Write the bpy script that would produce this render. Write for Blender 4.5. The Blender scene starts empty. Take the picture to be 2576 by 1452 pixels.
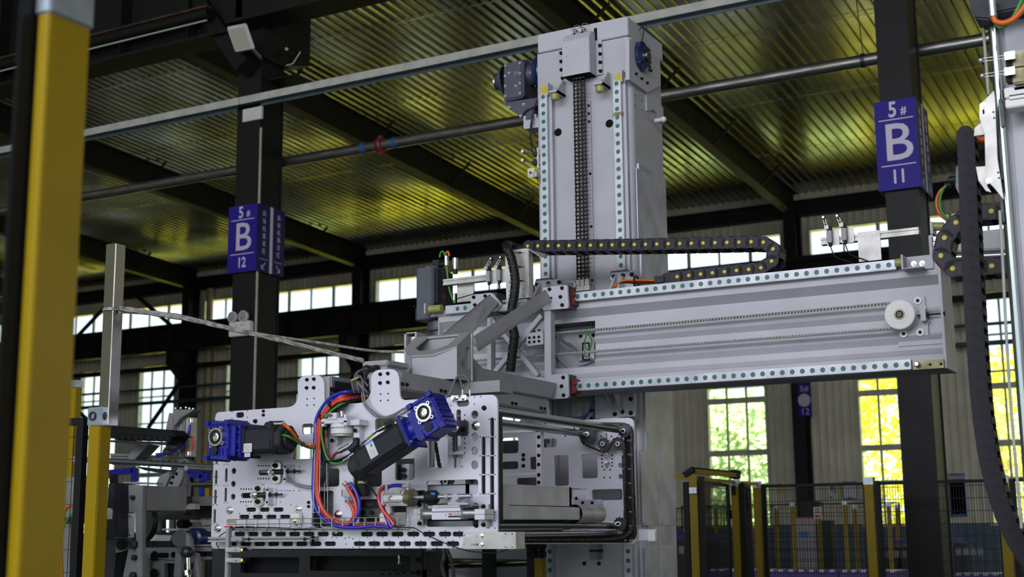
import bpy, bmesh, math, random
from math import *
from mathutils import Vector, Matrix, Quaternion, noise
random.seed(7)
S = bpy.context.scene
COL = S.collection
# ---------------------------------------------------------------- camera (solved from the vanishing points of the hall)
F = 3344.6; PIT = radians(10.3066); YAW = radians(28.6792); ROLL = radians(-.548); H = 1.6
_c, _s, _cp, _sp = cos(YAW), sin(YAW), cos(PIT), sin(PIT)
FW = Vector((-_s*_cp, _c*_cp, _sp)); R0 = Vector((_c, _s, 0)); U0 = R0.cross(FW)
RT = R0*cos(ROLL) + U0*sin(ROLL); UP = -R0*sin(ROLL) + U0*cos(ROLL)
cd = bpy.data.cameras.new('camera'); cam = bpy.data.objects.new('camera', cd); COL.objects.link(cam)
cam.matrix_world = Matrix.Translation((0, 0, H)) @ Matrix((RT, UP, -FW)).transposed().to_4x4()
cd.sensor_width = 36; cd.lens = F/2576*36; cd.clip_start = .05; cd.clip_end = 400
cd.dof.use_dof = True; cd.dof.focus_distance = 6.3; cd.dof.aperture_fstop = 3.9
S.camera = cam
# ---------------------------------------------------------------- world, sun, daylight, exposure
S.view_settings.view_transform = 'Standard'; S.view_settings.look = 'None'
S.view_settings.gamma = 1; S.view_settings.exposure = EXPO if 'EXPO' in globals() else 0.0
S.view_settings.use_curve_mapping = False
w = bpy.data.worlds.new('sky'); S.world = w; w.use_nodes = True
bg = w.node_tree.nodes['Background']; bg.inputs[0].default_value = (.80, .90, 1.0, 1); bg.inputs[1].default_value = 1.9
def light(kind, name, loc, target, energy, color, **k):
    d = bpy.data.lights.new(name, kind); o = bpy.data.objects.new(name, d); COL.objects.link(o)
    o.location = loc; o.rotation_euler = (Vector(target)-Vector(loc)).to_track_quat('-Z', 'Y').to_euler()
    d.energy = energy; d.color = color
    for a, b in k.items(): setattr(d, a, b)
    return o
light('SUN', 'sun', (25, 15, 75), (0, 45, 0), 44, (1, .93, .72), angle=.02)
# first lamp: daylight from the big openings of the hall side behind the photographer
light('AREA', 'daylight_fill', (-1, -7.5, 7.2), (-2.2, 6, 2.2), 1020, (.91, .90, 1.0), shape='RECTANGLE', size=14, size_y=3.4)
light('AREA', 'daylight_fill', (9.5, 1, 5.0), (-3, 7, 3), 75, (.92, .92, 1.0), shape='RECTANGLE', size=8, size_y=4)  # area light inside the hall, right of the machine
light('AREA', 'daylight_fill', (19.5, 21, 5), (-12, 33, 4), 900, (1, .98, .93), shape='RECTANGLE', size=9, size_y=5)  # added fill that brightens the window wall; the right wall has no opening
cy_ = S.cycles if hasattr(S, 'cycles') else None
try:
    S.cycles.max_bounces = 8; S.cycles.diffuse_bounces = 4; S.cycles.glossy_bounces = 4; S.cycles.transparent_max_bounces = 16
    S.cycles.sample_clamp_indirect = 6; S.cycles.use_denoising = True; S.cycles.caustics_reflective = False
except Exception: pass
# ---------------------------------------------------------------- pixel rays onto real planes
def ray(x, y): return RT*((x-1288)/F) + UP*(-(y-726)/F) + FW
def PY(x, y, Y): d = ray(x, y); t = Y/d.y; return Vector((d.x*t, Y, H+d.z*t))
def PX(x, y, X): d = ray(x, y); t = X/d.x; return Vector((X, d.y*t, H+d.z*t))
def PZ(x, y, Z): d = ray(x, y); t = (Z-H)/d.z; return Vector((d.x*t, d.y*t, Z))
# ---------------------------------------------------------------- materials
MAT = {}
def mat(n, col, rough=.5, metal=0., var=.08, scale=8., bump=0., bscale=60., stretch=(1, 1, 1), coat=0., alpha=1., emit=None, col2=None, spec=.5):
    m = bpy.data.materials.new(n); m.use_nodes = True; nt = m.node_tree; N = nt.nodes; L = nt.links
    if spec == .5 and max(col) < .08 and metal < .5: spec = .22
    b = N['Principled BSDF']; b.inputs['Roughness'].default_value = rough; b.inputs['Metallic'].default_value = metal
    b.inputs['Specular IOR Level'].default_value = spec
    tc = N.new('ShaderNodeTexCoord'); mp = N.new('ShaderNodeMapping'); mp.inputs['Scale'].default_value = stretch
    L.new(tc.outputs['Object'], mp.inputs[0])
    if var or col2:
        no = N.new('ShaderNodeTexNoise'); no.inputs['Scale'].default_value = scale; no.inputs['Detail'].default_value = 6
        L.new(mp.outputs[0], no.inputs[0])
        mx = N.new('ShaderNodeMix'); mx.data_type = 'RGBA'
        c2 = col2 or tuple(max(0, c*(1-2.2*var)) for c in col)
        mr = N.new('ShaderNodeMapRange'); mr.inputs[1].default_value = .35; mr.inputs[2].default_value = .68
        L.new(no.outputs[0], mr.inputs[0]); L.new(mr.outputs[0], mx.inputs[0])
        mx.inputs[6].default_value = (*col, 1); mx.inputs[7].default_value = (*c2, 1)
        L.new(mx.outputs[2], b.inputs['Base Color'])
        m2 = N.new('ShaderNodeMapRange'); m2.inputs[3].default_value = max(0, rough-.06); m2.inputs[4].default_value = min(1, rough+.1)
        L.new(no.outputs[0], m2.inputs[0]); L.new(m2.outputs[0], b.inputs['Roughness'])
    else: b.inputs['Base Color'].default_value = (*col, 1)
    if bump:
        n2 = N.new('ShaderNodeTexNoise'); n2.inputs['Scale'].default_value = bscale; n2.inputs['Detail'].default_value = 4
        L.new(mp.outputs[0], n2.inputs[0])
        bp = N.new('ShaderNodeBump'); bp.inputs['Strength'].default_value = bump; bp.inputs['Distance'].default_value = .004
        L.new(n2.outputs[0], bp.inputs['Height']); L.new(bp.outputs[0], b.inputs['Normal'])
    if coat: b.inputs['Coat Weight'].default_value = coat; b.inputs['Coat Roughness'].default_value = .15
    if alpha < 1: b.inputs['Alpha'].default_value = alpha
    if emit: b.inputs['Emission Color'].default_value = (*emit[:3], 1); b.inputs['Emission Strength'].default_value = emit[3]
    MAT[n] = m; return m
mat('grey_paint', (.47, .465, .505), .42, 0, .04, 5, .12, 300)
mat('grey_panel', (.42, .42, .455), .40, 0, .05, 5, .1, 300)
mat('arm_grey', (.32, .32, .325), .45, .15, .05, 6, .1, 250)
mat('plate_alu', (.64, .62, .69), .34, .35, .05, 4, .06, 200, (1, 1, 1))
mat('bright_steel', (.58, .58, .62), .30, .85, .10, 14, .05, 200, (1, 1, 6))
mat('rail_steel', (.47, .47, .52), .42, .55, .10, 9, .05, 150)
mat('stainless', (.72, .70, .66), .15, 1., .12, 6, .05, 60)
mat('sheet_steel', (.56, .54, .51), .42, .4, .14, 12, .05, 200)
mat('cast_grey', (.23, .23, .24), .45, .1, .10, 6)
mat('galvanized', (.50, .50, .58), .36, .4, .14, 7, .05, 100)
mat('shaft_steel', (.34, .38, .38), .18, 1., .05, 10)
mat('dark_steel', (.055, .055, .06), .35, .6, .1, 20)
mat('black_bolt', (.012, .012, .014), .35, .3, 0)
mat('hole_dark', (.004, .004, .004), .9, 0, 0)
mat('socket_dark', (.004, .004, .004), .9, 0, 0)
mat('green_cap', (.004, .12, .085), .35, 0, .1, 200)
mat('rail_green', (.01, .15, .08), .4, 0, .1, 40)
mat('seal_red', (.22, .02, .03), .45, 0, .1, 30)
mat('motor_grey', (.022, .024, .030), .38, .1, .1, 14, .2, 400)
mat('motor_slate', (.075, .085, .105), .36, .1, .08, 14, .15, 300)
mat('gear_violet', (.055, .055, .085), .4, .1, .05, 14, .15, 300)
mat('blue_paint', (.010, .014, .26), .32, .0, .08, 14, .1, 150, spec=.4)
mat('navy_paint', (.012, .025, .10), .3, .2, .08, 14, .1, 150, coat=.3)
mat('rubber', (.012, .012, .014), .45, 0, .1, 20)
mat('chain_plastic', (.020, .018, .028), .40, 0, .1, 30, .1, 300)
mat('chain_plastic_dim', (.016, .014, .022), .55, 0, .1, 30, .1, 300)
mat('yellow_plug', (.75, .60, .01), .4, 0, .15, 60)
mat('chain_steel', (.10, .09, .075), .33, .9, .3, 60)
mat('urethane', (.42, .42, .12), .25, 0, .15, 10)
mat('grease_yellow', (.60, .47, .01), .3, 0, .15, 30)
mat('brass_dirty', (.26, .24, .12), .35, .5, .3, 14)
mat('belt_grey', (.38, .40, .36), .5, 0, .08, 20)
mat('post_black', (.009, .009, .010), .42, .0, .12, 2.5, .12, 60)
mat('post_brown', (.016, .015, .0145), .5, .0, .15, 2.5, .12, 60)
mat('structure_dark', (.008, .0085, .008), .6, .0, .15, 1.5, spec=.3)
mat('rust', (.13, .065, .03), .7, .2, .3, 6)
mat('yellow_post', (.30, .20, .001), .38, 0, .04, 4, .1, 120, spec=.25)
mat('mesh_black', (.006, .006, .007), .5, .0, 0)
mat('zinc_clamp', (.50, .56, .64), .3, .8, .12, 20)
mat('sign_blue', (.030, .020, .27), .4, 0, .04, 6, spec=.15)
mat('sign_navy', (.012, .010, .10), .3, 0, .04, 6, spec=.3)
mat('sign_white', (.62, .55, .68), .4, 0, 0)
mat('wall_beige', (.78, .73, .58), .55, 0, .10, 1.2, .0)
mat('wall_blue', (.08, .13, .20), .5, 0, .12, 1.5)
mat('frame_cream', (.60, .60, .48), .4, 0, .1, 3)
mat('downpipe', (.46, .36, .20), .4, 0, .1, 3)
mat('girt_blue', (.06, .11, .12), .35, .3, .1, 3)
mat('pipe_steel', (.34, .33, .31), .28, .85, .25, 3, .1, 50, (1, 6, 6))
mat('trunking_white', (.60, .60, .54), .4, 0, .12, 5)
mat('trunking_side', (.14, .18, .21), .35, .4, .12, 4)
mat('white_plastic', (.72, .70, .68), .35, 0, .03, 6)
mat('box_grey', (.33, .33, .345), .5, 0, .03, 6, .1, 250)
mat('red_tube', (.62, .045, .02), .30, 0, .05, 20, coat=.3)
mat('blue_tube', (.02, .03, .42), .28, 0, .05, 20, coat=.3)
mat('green_cable', (.03, .26, .03), .4, 0, .05, 20)
mat('orange_cable', (.65, .12, .01), .4, 0, .05, 20)
mat('black_cable', (.010, .010, .011), .4, 0, 0)
mat('grey_cable', (.16, .16, .18), .4, 0, .05, 20)
mat('purple_paint', (.045, .015, .20), .35, 0, .1, 6)
mat('machine_grey', (.22, .22, .225), .45, .1, .08, 6)
mat('machine_dark', (.035, .037, .040), .5, .2, .1, 6)
mat('label_white', (.62, .63, .66), .4, 0, 0)
mat('label_blue', (.08, .25, .62), .4, 0, 0)
mat('print_grey', (.20, .20, .22), .5, 0, 0)
mat('print_red', (.55, .05, .05), .5, 0, 0)
mat('led_green', (.1, .9, .1), .4, 0, 0, emit=(.1, 1, .05, 3))
mat('led_orange', (.9, .4, .05), .4, 0, 0, emit=(1, .25, .02, 4))
mat('concrete', (.10, .12, .12), .4, 0, .2, 1.0)
mat('road', (.045, .055, .08), .7, 0, .15, 1.0)
mat('grass', (.52, .48, .006), .9, 0, .3, .8)
mat('bark', (.10, .07, .05), .9, 0, .3, 4)
mat('leaf', (.44, .42, .03), .6, 0, .0, 3)
mat('leaf_dark', (.36, .44, .26), .6, 0, .0, 3)
mat('board_blue', (.03, .12, .35), .4, 0, .1, 6)
mat('film', (.36, .34, .31), .3, 0, .35, 40, .6, 80)
mat('warn_yellow', (.65, .55, .02), .4, 0, 0)
mat('lamp_glass', (.42, .42, .44), .12, .3, .1, 20)
mat('led_panel', (.55, .53, .42), .35, 0, .03, 40)
# leaves let light through
for k in ('leaf', 'leaf_dark'):
    nt = MAT[k].node_tree; b = nt.nodes['Principled BSDF']; tr = nt.nodes.new('ShaderNodeBsdfTranslucent'); mx = nt.nodes.new('ShaderNodeMixShader')
    tr.inputs[0].default_value = (.80, .76, .08, 1) if k == 'leaf' else (.55, .68, .42, 1); mx.inputs[0].default_value = .5
    nt.links.new(b.outputs[0], mx.inputs[1]); nt.links.new(tr.outputs[0], mx.inputs[2]); nt.links.new(mx.outputs[0], nt.nodes['Material Output'].inputs[0])
# window glass: clear with a faint gloss
m = bpy.data.materials.new('glass'); m.use_nodes = True; nt = m.node_tree; nt.nodes.remove(nt.nodes['Principled BSDF'])
t_ = nt.nodes.new('ShaderNodeBsdfTransparent'); t_.inputs[0].default_value = (.9, .95, .95, 1); g_ = nt.nodes.new('ShaderNodeBsdfGlossy'); g_.inputs[1].default_value = .05
x_ = nt.nodes.new('ShaderNodeMixShader'); x_.inputs[0].default_value = .06
nt.links.new(t_.outputs[0], x_.inputs[1]); nt.links.new(g_.outputs[0], x_.inputs[2]); nt.links.new(x_.outputs[0], nt.nodes['Material Output'].inputs[0]); MAT['glass'] = m
# roof liner sheet: glossy pre-painted steel, olive with rust-brown spots
m = mat('roof_sheet', (.34, .34, .28), .17, .85, .10, .8, spec=.4, col2=(.22, .19, .09)); MAT['roof_sheet'] = m
# ---------------------------------------------------------------- object helpers
WL = {}
def T(name, label, cat, group=None, loc=(0, 0, 0), kind=None):
    o = bpy.data.objects.new(name, None); COL.objects.link(o); o.location = loc; o.empty_display_size = .05
    o['label'] = label; o['category'] = cat
    if group: o['group'] = group
    if kind: o['kind'] = kind
    WL[o.name] = Vector(loc); return o
def ST(name, loc=(0, 0, 0)):
    o = bpy.data.objects.new(name, None); COL.objects.link(o); o.location = loc; o['kind'] = 'structure'; WL[o.name] = Vector(loc); return o
def tag(o, label, cat, group=None, kind=None):
    if label: o['label'] = label
    if cat: o['category'] = cat
    if group: o['group'] = group
    if kind: o['kind'] = kind
    return o
class MB:
    def __init__(s): s.v = []; s.f = []; s.m = []; s.sm = []; s.mi = 0
    def add(s, vs, fs, smooth=False):
        b = len(s.v); s.v += [tuple(v) for v in vs]
        for f in fs: s.f.append([b+i for i in f]); s.m.append(s.mi); s.sm.append(smooth)
        return s
    def box(s, a, b):
        x0, x1 = sorted((a[0], b[0])); y0, y1 = sorted((a[1], b[1])); z0, z1 = sorted((a[2], b[2]))
        vs = [(x, y, z) for x in (x0, x1) for y in (y0, y1) for z in (z0, z1)]
        return s.add(vs, [(0, 1, 3, 2), (4, 6, 7, 5), (0, 4, 5, 1), (2, 3, 7, 6), (0, 2, 6, 4), (1, 5, 7, 3)])
    def obox(s, c, ax, ay, az, hx, hy, hz):   # oriented box
        c = Vector(c); ax, ay, az = (Vector(q).normalized() for q in (ax, ay, az))
        vs = [c+ax*i*hx+ay*j*hy+az*k*hz for i in (-1, 1) for j in (-1, 1) for k in (-1, 1)]
        return s.add(vs, [(0, 1, 3, 2), (4, 6, 7, 5), (0, 4, 5, 1), (2, 3, 7, 6), (0, 2, 6, 4), (1, 5, 7, 3)])
    def bar(s, p, q, w, h, up=(0, 0, 1)):     # rectangular bar p->q
        p, q = Vector(p), Vector(q); d = q-p; u = Vector(up); sd = d.cross(u)
        if sd.length < 1e-6: sd = d.cross(Vector((1, 0, 0)))
        sd.normalize(); u2 = sd.cross(d).normalized()
        return s.obox((p+q)/2, d, sd, u2, d.length/2, w/2, h/2)
    def cyl(s, p, q, r, n=16, r2=None, cap=True):
        p, q = Vector(p), Vector(q); d = (q-p).normalized(); a = d.orthogonal().normalized(); b = d.cross(a); r2 = r if r2 is None else r2
        vs = [p+(a*cos(t)+b*sin(t))*r for t in [2*pi*i/n for i in range(n)]]+[q+(a*cos(t)+b*sin(t))*r2 for t in [2*pi*i/n for i in range(n)]]
        s.add(vs, [(i, (i+1) % n, n+(i+1) % n, n+i) for i in range(n)], True)
        if cap: s.add(vs, [tuple(range(n))[::-1], tuple(range(n, 2*n))])
        return s
    def lathe(s, p, d, prof, n=20):           # prof: (axial, radius)
        p = Vector(p); d = Vector(d).normalized(); a = d.orthogonal().normalized(); b = d.cross(a)
        for (h0, r0_), (h1, r1_) in zip(prof, prof[1:]):
            vs = [p+d*h0+(a*cos(t)+b*sin(t))*r0_ for t in [2*pi*i/n for i in range(n)]]+[p+d*h1+(a*cos(t)+b*sin(t))*r1_ for t in [2*pi*i/n for i in range(n)]]
            s.add(vs, [(i, (i+1) % n, n+(i+1) % n, n+i) for i in range(n)], True)
        return s
    def ring(s, p, d, ro, ri, h, n=24):
        return s.lathe(p, d, [(0, ri), (0, ro), (h, ro), (h, ri), (0, ri)], n)
    def sph(s, c, r, n=10, sq=(1, 1, 1)):
        c = Vector(c); vs = []; fs = []
        for i in range(n+1):
            for j in range(2*n):
                th = pi*i/n; ph = pi*j/n; vs.append(c+Vector((sin(th)*cos(ph)*sq[0], sin(th)*sin(ph)*sq[1], cos(th)*sq[2]))*r)
        for i in range(n):
            for j in range(2*n): a = i*2*n+j; b = i*2*n+(j+1) % (2*n); fs.append((a, b, b+2*n, a+2*n))
        return s.add(vs, fs, True)
    def tube(s, pts, r, n=8, cap=True, rr=None):
        P = [Vector(p) for p in pts]; m = len(P); u = None; vs = []
        for i in range(m):
            d = (P[min(i+1, m-1)]-P[max(i-1, 0)]).normalized()
            if u is None: u = d.orthogonal().normalized()
            else: u = (u-d*u.dot(d)).normalized()
            v = d.cross(u); ra = rr(i/(m-1)) if rr else r
            vs += [P[i]+(u*cos(2*pi*k/n)+v*sin(2*pi*k/n))*ra for k in range(n)]
        s.add(vs, [(i*n+k, i*n+(k+1) % n, (i+1)*n+(k+1) % n, (i+1)*n+k) for i in range(m-1) for k in range(n)], True)
        if cap: s.add(vs, [tuple(range(n))[::-1], tuple(range((m-1)*n, m*n))])
        return s
    def prism(s, poly, ext):                  # closed convex-ish polygon + extrusion vector
        P = [Vector(p) for p in poly]; e = Vector(ext); n = len(P)
        s.add(P+[p+e for p in P], [tuple(range(n))[::-1], tuple(range(n, 2*n))]+[(i, (i+1) % n, n+(i+1) % n, n+i) for i in range(n)])
        return s
def fin(name, me, mats, parent, center=True):
    o = bpy.data.objects.new(name, me); COL.objects.link(o)
    c = Vector((0, 0, 0))
    if center and len(me.vertices):
        xs = [v.co for v in me.vertices]; c = Vector([(min(v[i] for v in xs)+max(v[i] for v in xs))/2 for i in range(3)])
        me.transform(Matrix.Translation(-c))
    pw = WL[parent.name] if parent else Vector((0, 0, 0))
    o.location = c-pw; WL[o.name] = c
    if parent: o.parent = parent
    return o
def obj(name, mb, ms, parent=None, bevel=0, fix=True):
    me = bpy.data.meshes.new(name); me.from_pydata(mb.v, [], mb.f)
    ms = ms if isinstance(ms, (list, tuple)) else [ms]
    for x in ms: me.materials.append(MAT[x])
    me.polygons.foreach_set('material_index', mb.m); me.polygons.foreach_set('use_smooth', mb.sm)
    if bevel or fix:
        bm = bmesh.new(); bm.from_mesh(me)
        bmesh.ops.remove_doubles(bm, verts=bm.verts, dist=1e-6) if bevel else None
        bmesh.ops.recalc_face_normals(bm, faces=bm.faces)
        if bevel:
            es = [e for e in bm.edges if len(e.link_faces) == 2 and e.calc_face_angle(0) > .6]
            bmesh.ops.bevel(bm, geom=es, offset=bevel, segments=2, affect='EDGES', clamp_overlap=True)
        bm.to_mesh(me); bm.free()
    return fin(name, me, ms, parent)
def inst(src, parent, loc, rot=None, name=None, scale=None, m=None):
    """copy of a part (shared mesh) placed at world loc"""
    o = src.copy(); o.name = name or src.name.split('.')[0]; COL.objects.link(o)
    pw = WL[parent.name] if parent else Vector((0, 0, 0)); o.parent = parent
    o.location = Vector(loc)-pw; WL[o.name] = Vector(loc)
    if rot is not None: o.rotation_mode = 'QUATERNION'; o.rotation_quaternion = rot
    if scale: o.scale = (scale,)*3 if not hasattr(scale, '__len__') else scale
    for k in ('label', 'category', 'group'):
        if k in o.keys(): del o[k]
    return o
def BX(name, a, b, m, parent=None, bevel=0): return obj(name, MB().box(a, b), m, parent, bevel)
def smooth(pts, k=6, closed=False):
    P = [Vector(p) for p in pts]; n = len(P); out = []
    for i in range(n-1):
        p0, p1, p2, p3 = P[max(i-1, 0)], P[i], P[i+1], P[min(i+2, n-1)]
        for j in range(k):
            t = j/k; out.append(.5*((2*p1)+(p2-p0)*t+(2*p0-5*p1+4*p2-p3)*t*t+(3*p1-p0-3*p2+p3)*t**3))
    out.append(P[-1]); return out
def rrect(cx, cz, w, h, r, a=0, n=5):
    o = []; r = min(r, w/2-1e-5, h/2-1e-5)
    for sx, sz, a0 in ((1, 1, 0), (-1, 1, 90), (-1, -1, 180), (1, -1, 270)):
        for i in range(n+1):
            t = radians(a0+90*i/n); x = sx*(w/2-r)+r*cos(t); z = sz*(h/2-r)+r*sin(t); o.append((cx+x*cos(a)-z*sin(a), cz+x*sin(a)+z*cos(a)))
    return o
def circ(cx, cz, r, n=12): return [(cx+r*cos(2*pi*i/n), cz+r*sin(2*pi*i/n)) for i in range(n)]
def roundpoly(pts, rs, n=5):
    o = []; m = len(pts)
    for i in range(m):
        r = rs[i] if hasattr(rs, '__len__') else rs
        p = Vector(pts[i]); a = (Vector(pts[i-1])-p); b = (Vector(pts[(i+1) % m])-p)
        if r <= 0: o.append(tuple(p)); continue
        r = min(r, a.length*.49, b.length*.49); A = p+a.normalized()*r; B = p+b.normalized()*r
        for k in range(n+1): t = k/n; q = A*(1-t)**2+p*2*t*(1-t)+B*t*t; o.append(tuple(q))
    return o
def flat(name, loops, thick, mats, parent, M, bevel=0):
    """sheet with holes: loops in 2-D, extruded by thick along local z, placed by matrix M"""
    cu = bpy.data.curves.new('tmp', 'CURVE'); cu.dimensions = '2D'; cu.fill_mode = 'BOTH'; cu.extrude = thick/2
    if bevel: cu.bevel_depth = bevel; cu.bevel_resolution = 1; cu.offset = -bevel; cu.extrude = thick/2-bevel
    for lp in loops:
        sp = cu.splines.new('POLY'); sp.points.add(len(lp)-1)
        for i, p in enumerate(lp): sp.points[i].co = (p[0], p[1], 0, 1)
        sp.use_cyclic_u = True
    to = bpy.data.objects.new('tmp', cu); COL.objects.link(to)
    dg = bpy.context.evaluated_depsgraph_get(); me = bpy.data.meshes.new_from_object(to.evaluated_get(dg)); me.name = name
    bpy.data.objects.remove(to); bpy.data.curves.remove(cu)
    me.transform(M)
    me.materials.clear()
    for x in (mats if isinstance(mats, (list, tuple)) else [mats]): me.materials.append(MAT[x])
    return fin(name, me, mats, parent)
def MY(Y): return Matrix(((1, 0, 0, 0), (0, 0, -1, Y), (0, 1, 0, 0), (0, 0, 0, 1)))       # local xy -> world xz at depth Y (front face at Y-thick/2)
def MX(X): return Matrix(((0, 0, 1, X), (1, 0, 0, 0), (0, 1, 0, 0), (0, 0, 0, 1)))        # local xy -> world yz at X
def plateY(name, loops, Y, thick, m, parent, bevel=0): return flat(name, loops, thick, m, parent, MY(Y+thick/2), bevel)
def plateX(name, loops, X, thick, m, parent, bevel=0): return flat(name, loops, thick, m, parent, MX(X-thick/2), bevel)
def px(pts, Y): return [(PY(x, y, Y).x, PY(x, y, Y).z) for x, y in pts]
def pxx(pts, X): return [(PX(x, y, X).y, PX(x, y, X).z) for x, y in pts]
_txt = {}
def text(body, size, m, parent, loc, xdir=(1, 0, 0), updir=(0, 0, 1), sx=1., name='printed_text', depth=.0006, bold=0., align='CENTER'):
    cu = bpy.data.curves.new('t', 'FONT'); cu.body = body; cu.size = size; cu.extrude = depth; cu.align_x = align; cu.align_y = 'CENTER'; cu.offset = bold; cu.resolution_u = 3
    to = bpy.data.objects.new('t', cu); COL.objects.link(to); dg = bpy.context.evaluated_depsgraph_get()
    me = bpy.data.meshes.new_from_object(to.evaluated_get(dg)); bpy.data.objects.remove(to); bpy.data.curves.remove(cu); me.name = name
    x = Vector(xdir).normalized(); u = Vector(updir).normalized(); n = x.cross(u)
    me.transform(Matrix.Translation(loc) @ Matrix((x*sx, u, n)).transposed().to_4x4()); me.materials.clear(); me.materials.append(MAT[m])
    return fin(name, me, m, parent)
def qto(d, ref=(0, 0, 1)): return Vector(ref).rotation_difference(Vector(d))
# bolt prototypes, axis +Z, base at 0
PROTO = {}
def proto(name, mb, ms, bevel=0):
    me = bpy.data.meshes.new(name); me.from_pydata(mb.v, [], mb.f)
    for x in ms: me.materials.append(MAT[x])
    me.polygons.foreach_set('material_index', mb.m); me.polygons.foreach_set('use_smooth', mb.sm)
    bm = bmesh.new(); bm.from_mesh(me); bmesh.ops.recalc_face_normals(bm, faces=bm.faces); bm.to_mesh(me); bm.free()
    PROTO[name] = me; return me
def putp(pname, parent, loc, d=(0, -1, 0), s=1., name=None, spin=0):
    o = bpy.data.objects.new(name or pname.split('-')[0], PROTO[pname]); COL.objects.link(o); o.parent = parent
    pw = WL[parent.name] if parent else Vector((0, 0, 0)); o.location = Vector(loc)-pw; o.rotation_mode = 'QUATERNION'
    q = qto(d)
    if spin: q = q @ Quaternion((0, 0, 1), spin)
    o.rotation_quaternion = q
    o.scale = (s,)*3; return o
def _capscrew(ms, wash=True):
    b = MB(); b.mi = 0
    if wash: b.ring((0, 0, 0), (0, 0, 1), .95, .5, .16, 16)
    z = .16 if wash else 0
    b.lathe((0, 0, 0), (0, 0, 1), [(z, .66), (z+.85, .66), (z+.95, .58), (z+.95, .33)], 16)
    b.mi = 1; b.lathe((0, 0, 0), (0, 0, 1), [(z+.95, .33), (z+.5, .33), (z+.5, .001)], 6)
    return b
proto('bolt-black', _capscrew(0), ['black_bolt', 'socket_dark'])
proto('bolt-zinc', _capscrew(0), ['bright_steel', 'socket_dark'])
def _nut():
    b = MB(); b.ring((0, 0, 0), (0, 0, 1), 1.15, .5, .12, 18)
    b.lathe((0, 0, 0), (0, 0, 1), [(.12, .95), (.75, .95), (.82, .85), (.82, .45)], 6)
    b.lathe((0, 0, 0), (0, 0, 1), [(.7, .48), (1.35, .48), (1.45, .40), (1.45, .001)], 12); return b
proto('nut-zinc', _nut(), ['stainless'])
proto('nut-black', _nut(), ['black_bolt'])
def _plug(m):
    b = MB(); b.lathe((0, 0, 0), (0, 0, 1), [(-.05, 1), (.02, 1), (.04, .9), (.04, .001)], 14); return b
proto('rail_cap', _plug(0), ['green_cap'])
def _hole():
    b = MB(); b.lathe((0, 0, 0), (0, 0, 1), [(.03, 1.0), (.05, .8), (.01, .78), (.01, .001)], 8); return b
proto('screw_hole', _hole(), ['socket_dark'])
# ================================================================ HALL
YW = 35.; YB = 11.8
def roofz(Y): return 10.62-.0507*(Y-YW)
# floor, ceiling
o = BX('floor', (-52, -12, -.1), (22, YW+.2, 0), 'concrete'); o['kind'] = 'structure'
b = MB(); x = -52.; pitch = .3349/2
y0, y1 = -8., YW+.1
prof = []
while x < 20:
    prof += [(x, 0), (x+.026, 0), (x+.050, .045), (x+.190, .045)]; x += .218
n = len(prof); ys = [y0, 2, 12, 18, 23, 28, 31.5, y1]
vs = []
for j, yy in enumerate(ys): vs += [(p[0], yy, roofz(yy)+p[1]) for p in prof]
b.add(vs, [(j*n+i, j*n+i+1, (j+1)*n+i+1, (j+1)*n+i) for j in range(len(ys)-1) for i in range(n-1)])
# sheet laps
o = obj('ceiling', b, 'roof_sheet', None, fix=False); o['kind'] = 'structure'
b = MB(); b.prism([(-52, y0, roofz(y0)+.14), (20, y0, roofz(y0)+.14), (20, y1, roofz(y1)+.14), (-52, y1, roofz(y1)+.14)], (0, 0, .05))
o = obj('trim_1', b, 'structure_dark'); o['kind'] = 'structure'
for k, yy in enumerate((20.5, 24.2, 27.8, 31.4)):
    b = MB(); b.box((-52, yy, roofz(yy)-.004), (20, yy+.018, roofz(yy)+.004))
    o = obj('trim_%d' % (k+2), b, 'roof_sheet'); o['kind'] = 'structure'
# wall_back of ribbed sheet with openings
CL0, CL1 = 8.69, 9.56            # clerestory band
TW0, TW1 = 1.66, 7.42            # tall windows
def wx(p, y): return PY(p, y, YW).x
tall = [(wx(205, 950), wx(300, 950)), (wx(352, 950), wx(442, 950)), (wx(571, 950), wx(668, 950)), (wx(750, 950), wx(856, 950)),
        (wx(985, 950), wx(1095, 950)), (wx(1215, 950), wx(1330, 950)), (wx(1540, 985), wx(1665, 985)), (wx(1778, 985), wx(1926, 985)), (wx(2157, 985), wx(2312, 985)), (wx(2474, 985), wx(2640, 985)), (-1.0, 0.9), (3.2, 5.1), (7., 8.9)]
cols = [-46.1, -38.9, -31.72, -24.52, -17.4, -10.25, -2.95, 4.3, 11.5]
cler = []
for a, c in zip(cols, cols[1:]): cler.append((a+.36, c-.42))
rects = []
def wallfill(xa, xb, za, zb): rects.append((xa, xb, za, zb))
XL, XR = -50., 18.
wallfill(XL, XR, 0, TW0); wallfill(XL, XR, TW1, CL0); wallfill(XL, XR, CL1, 11.)
e = XL
for a, c in tall: wallfill(e, a, TW0, TW1); e = c
wallfill(e, XR, TW0, TW1)
e = XL
for a, c in cler: wallfill(e, a, CL0, CL1); e = c
wallfill(e, XR, CL0, CL1)
def ribbed(b, xa, xb, za, zb, Y, pitch=.21):
    k0 = floor(xa/pitch); x = k0*pitch; pts = [(xa, 0)]
    while x < xb:
        for dx, dy in ((.0, 0), (.012, -.03), (.05, -.03), (.062, 0)):
            if xa < x+dx < xb: pts.append((x+dx, dy))
        x += pitch
    pts.append((xb, 0)); n = len(pts)
    b.add([(p[0], Y+p[1], za) for p in pts]+[(p[0], Y+p[1], zb) for p in pts], [(i, i+1, n+i+1, n+i) for i in range(n-1)])
b = MB()
for xa, xb, za, zb in rects: ribbed(b, xa, xb, max(za, 1.66), zb, YW)
o = obj('wall_back', b, 'wall_beige', None, fix=False); o['kind'] = 'structure'
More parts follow.
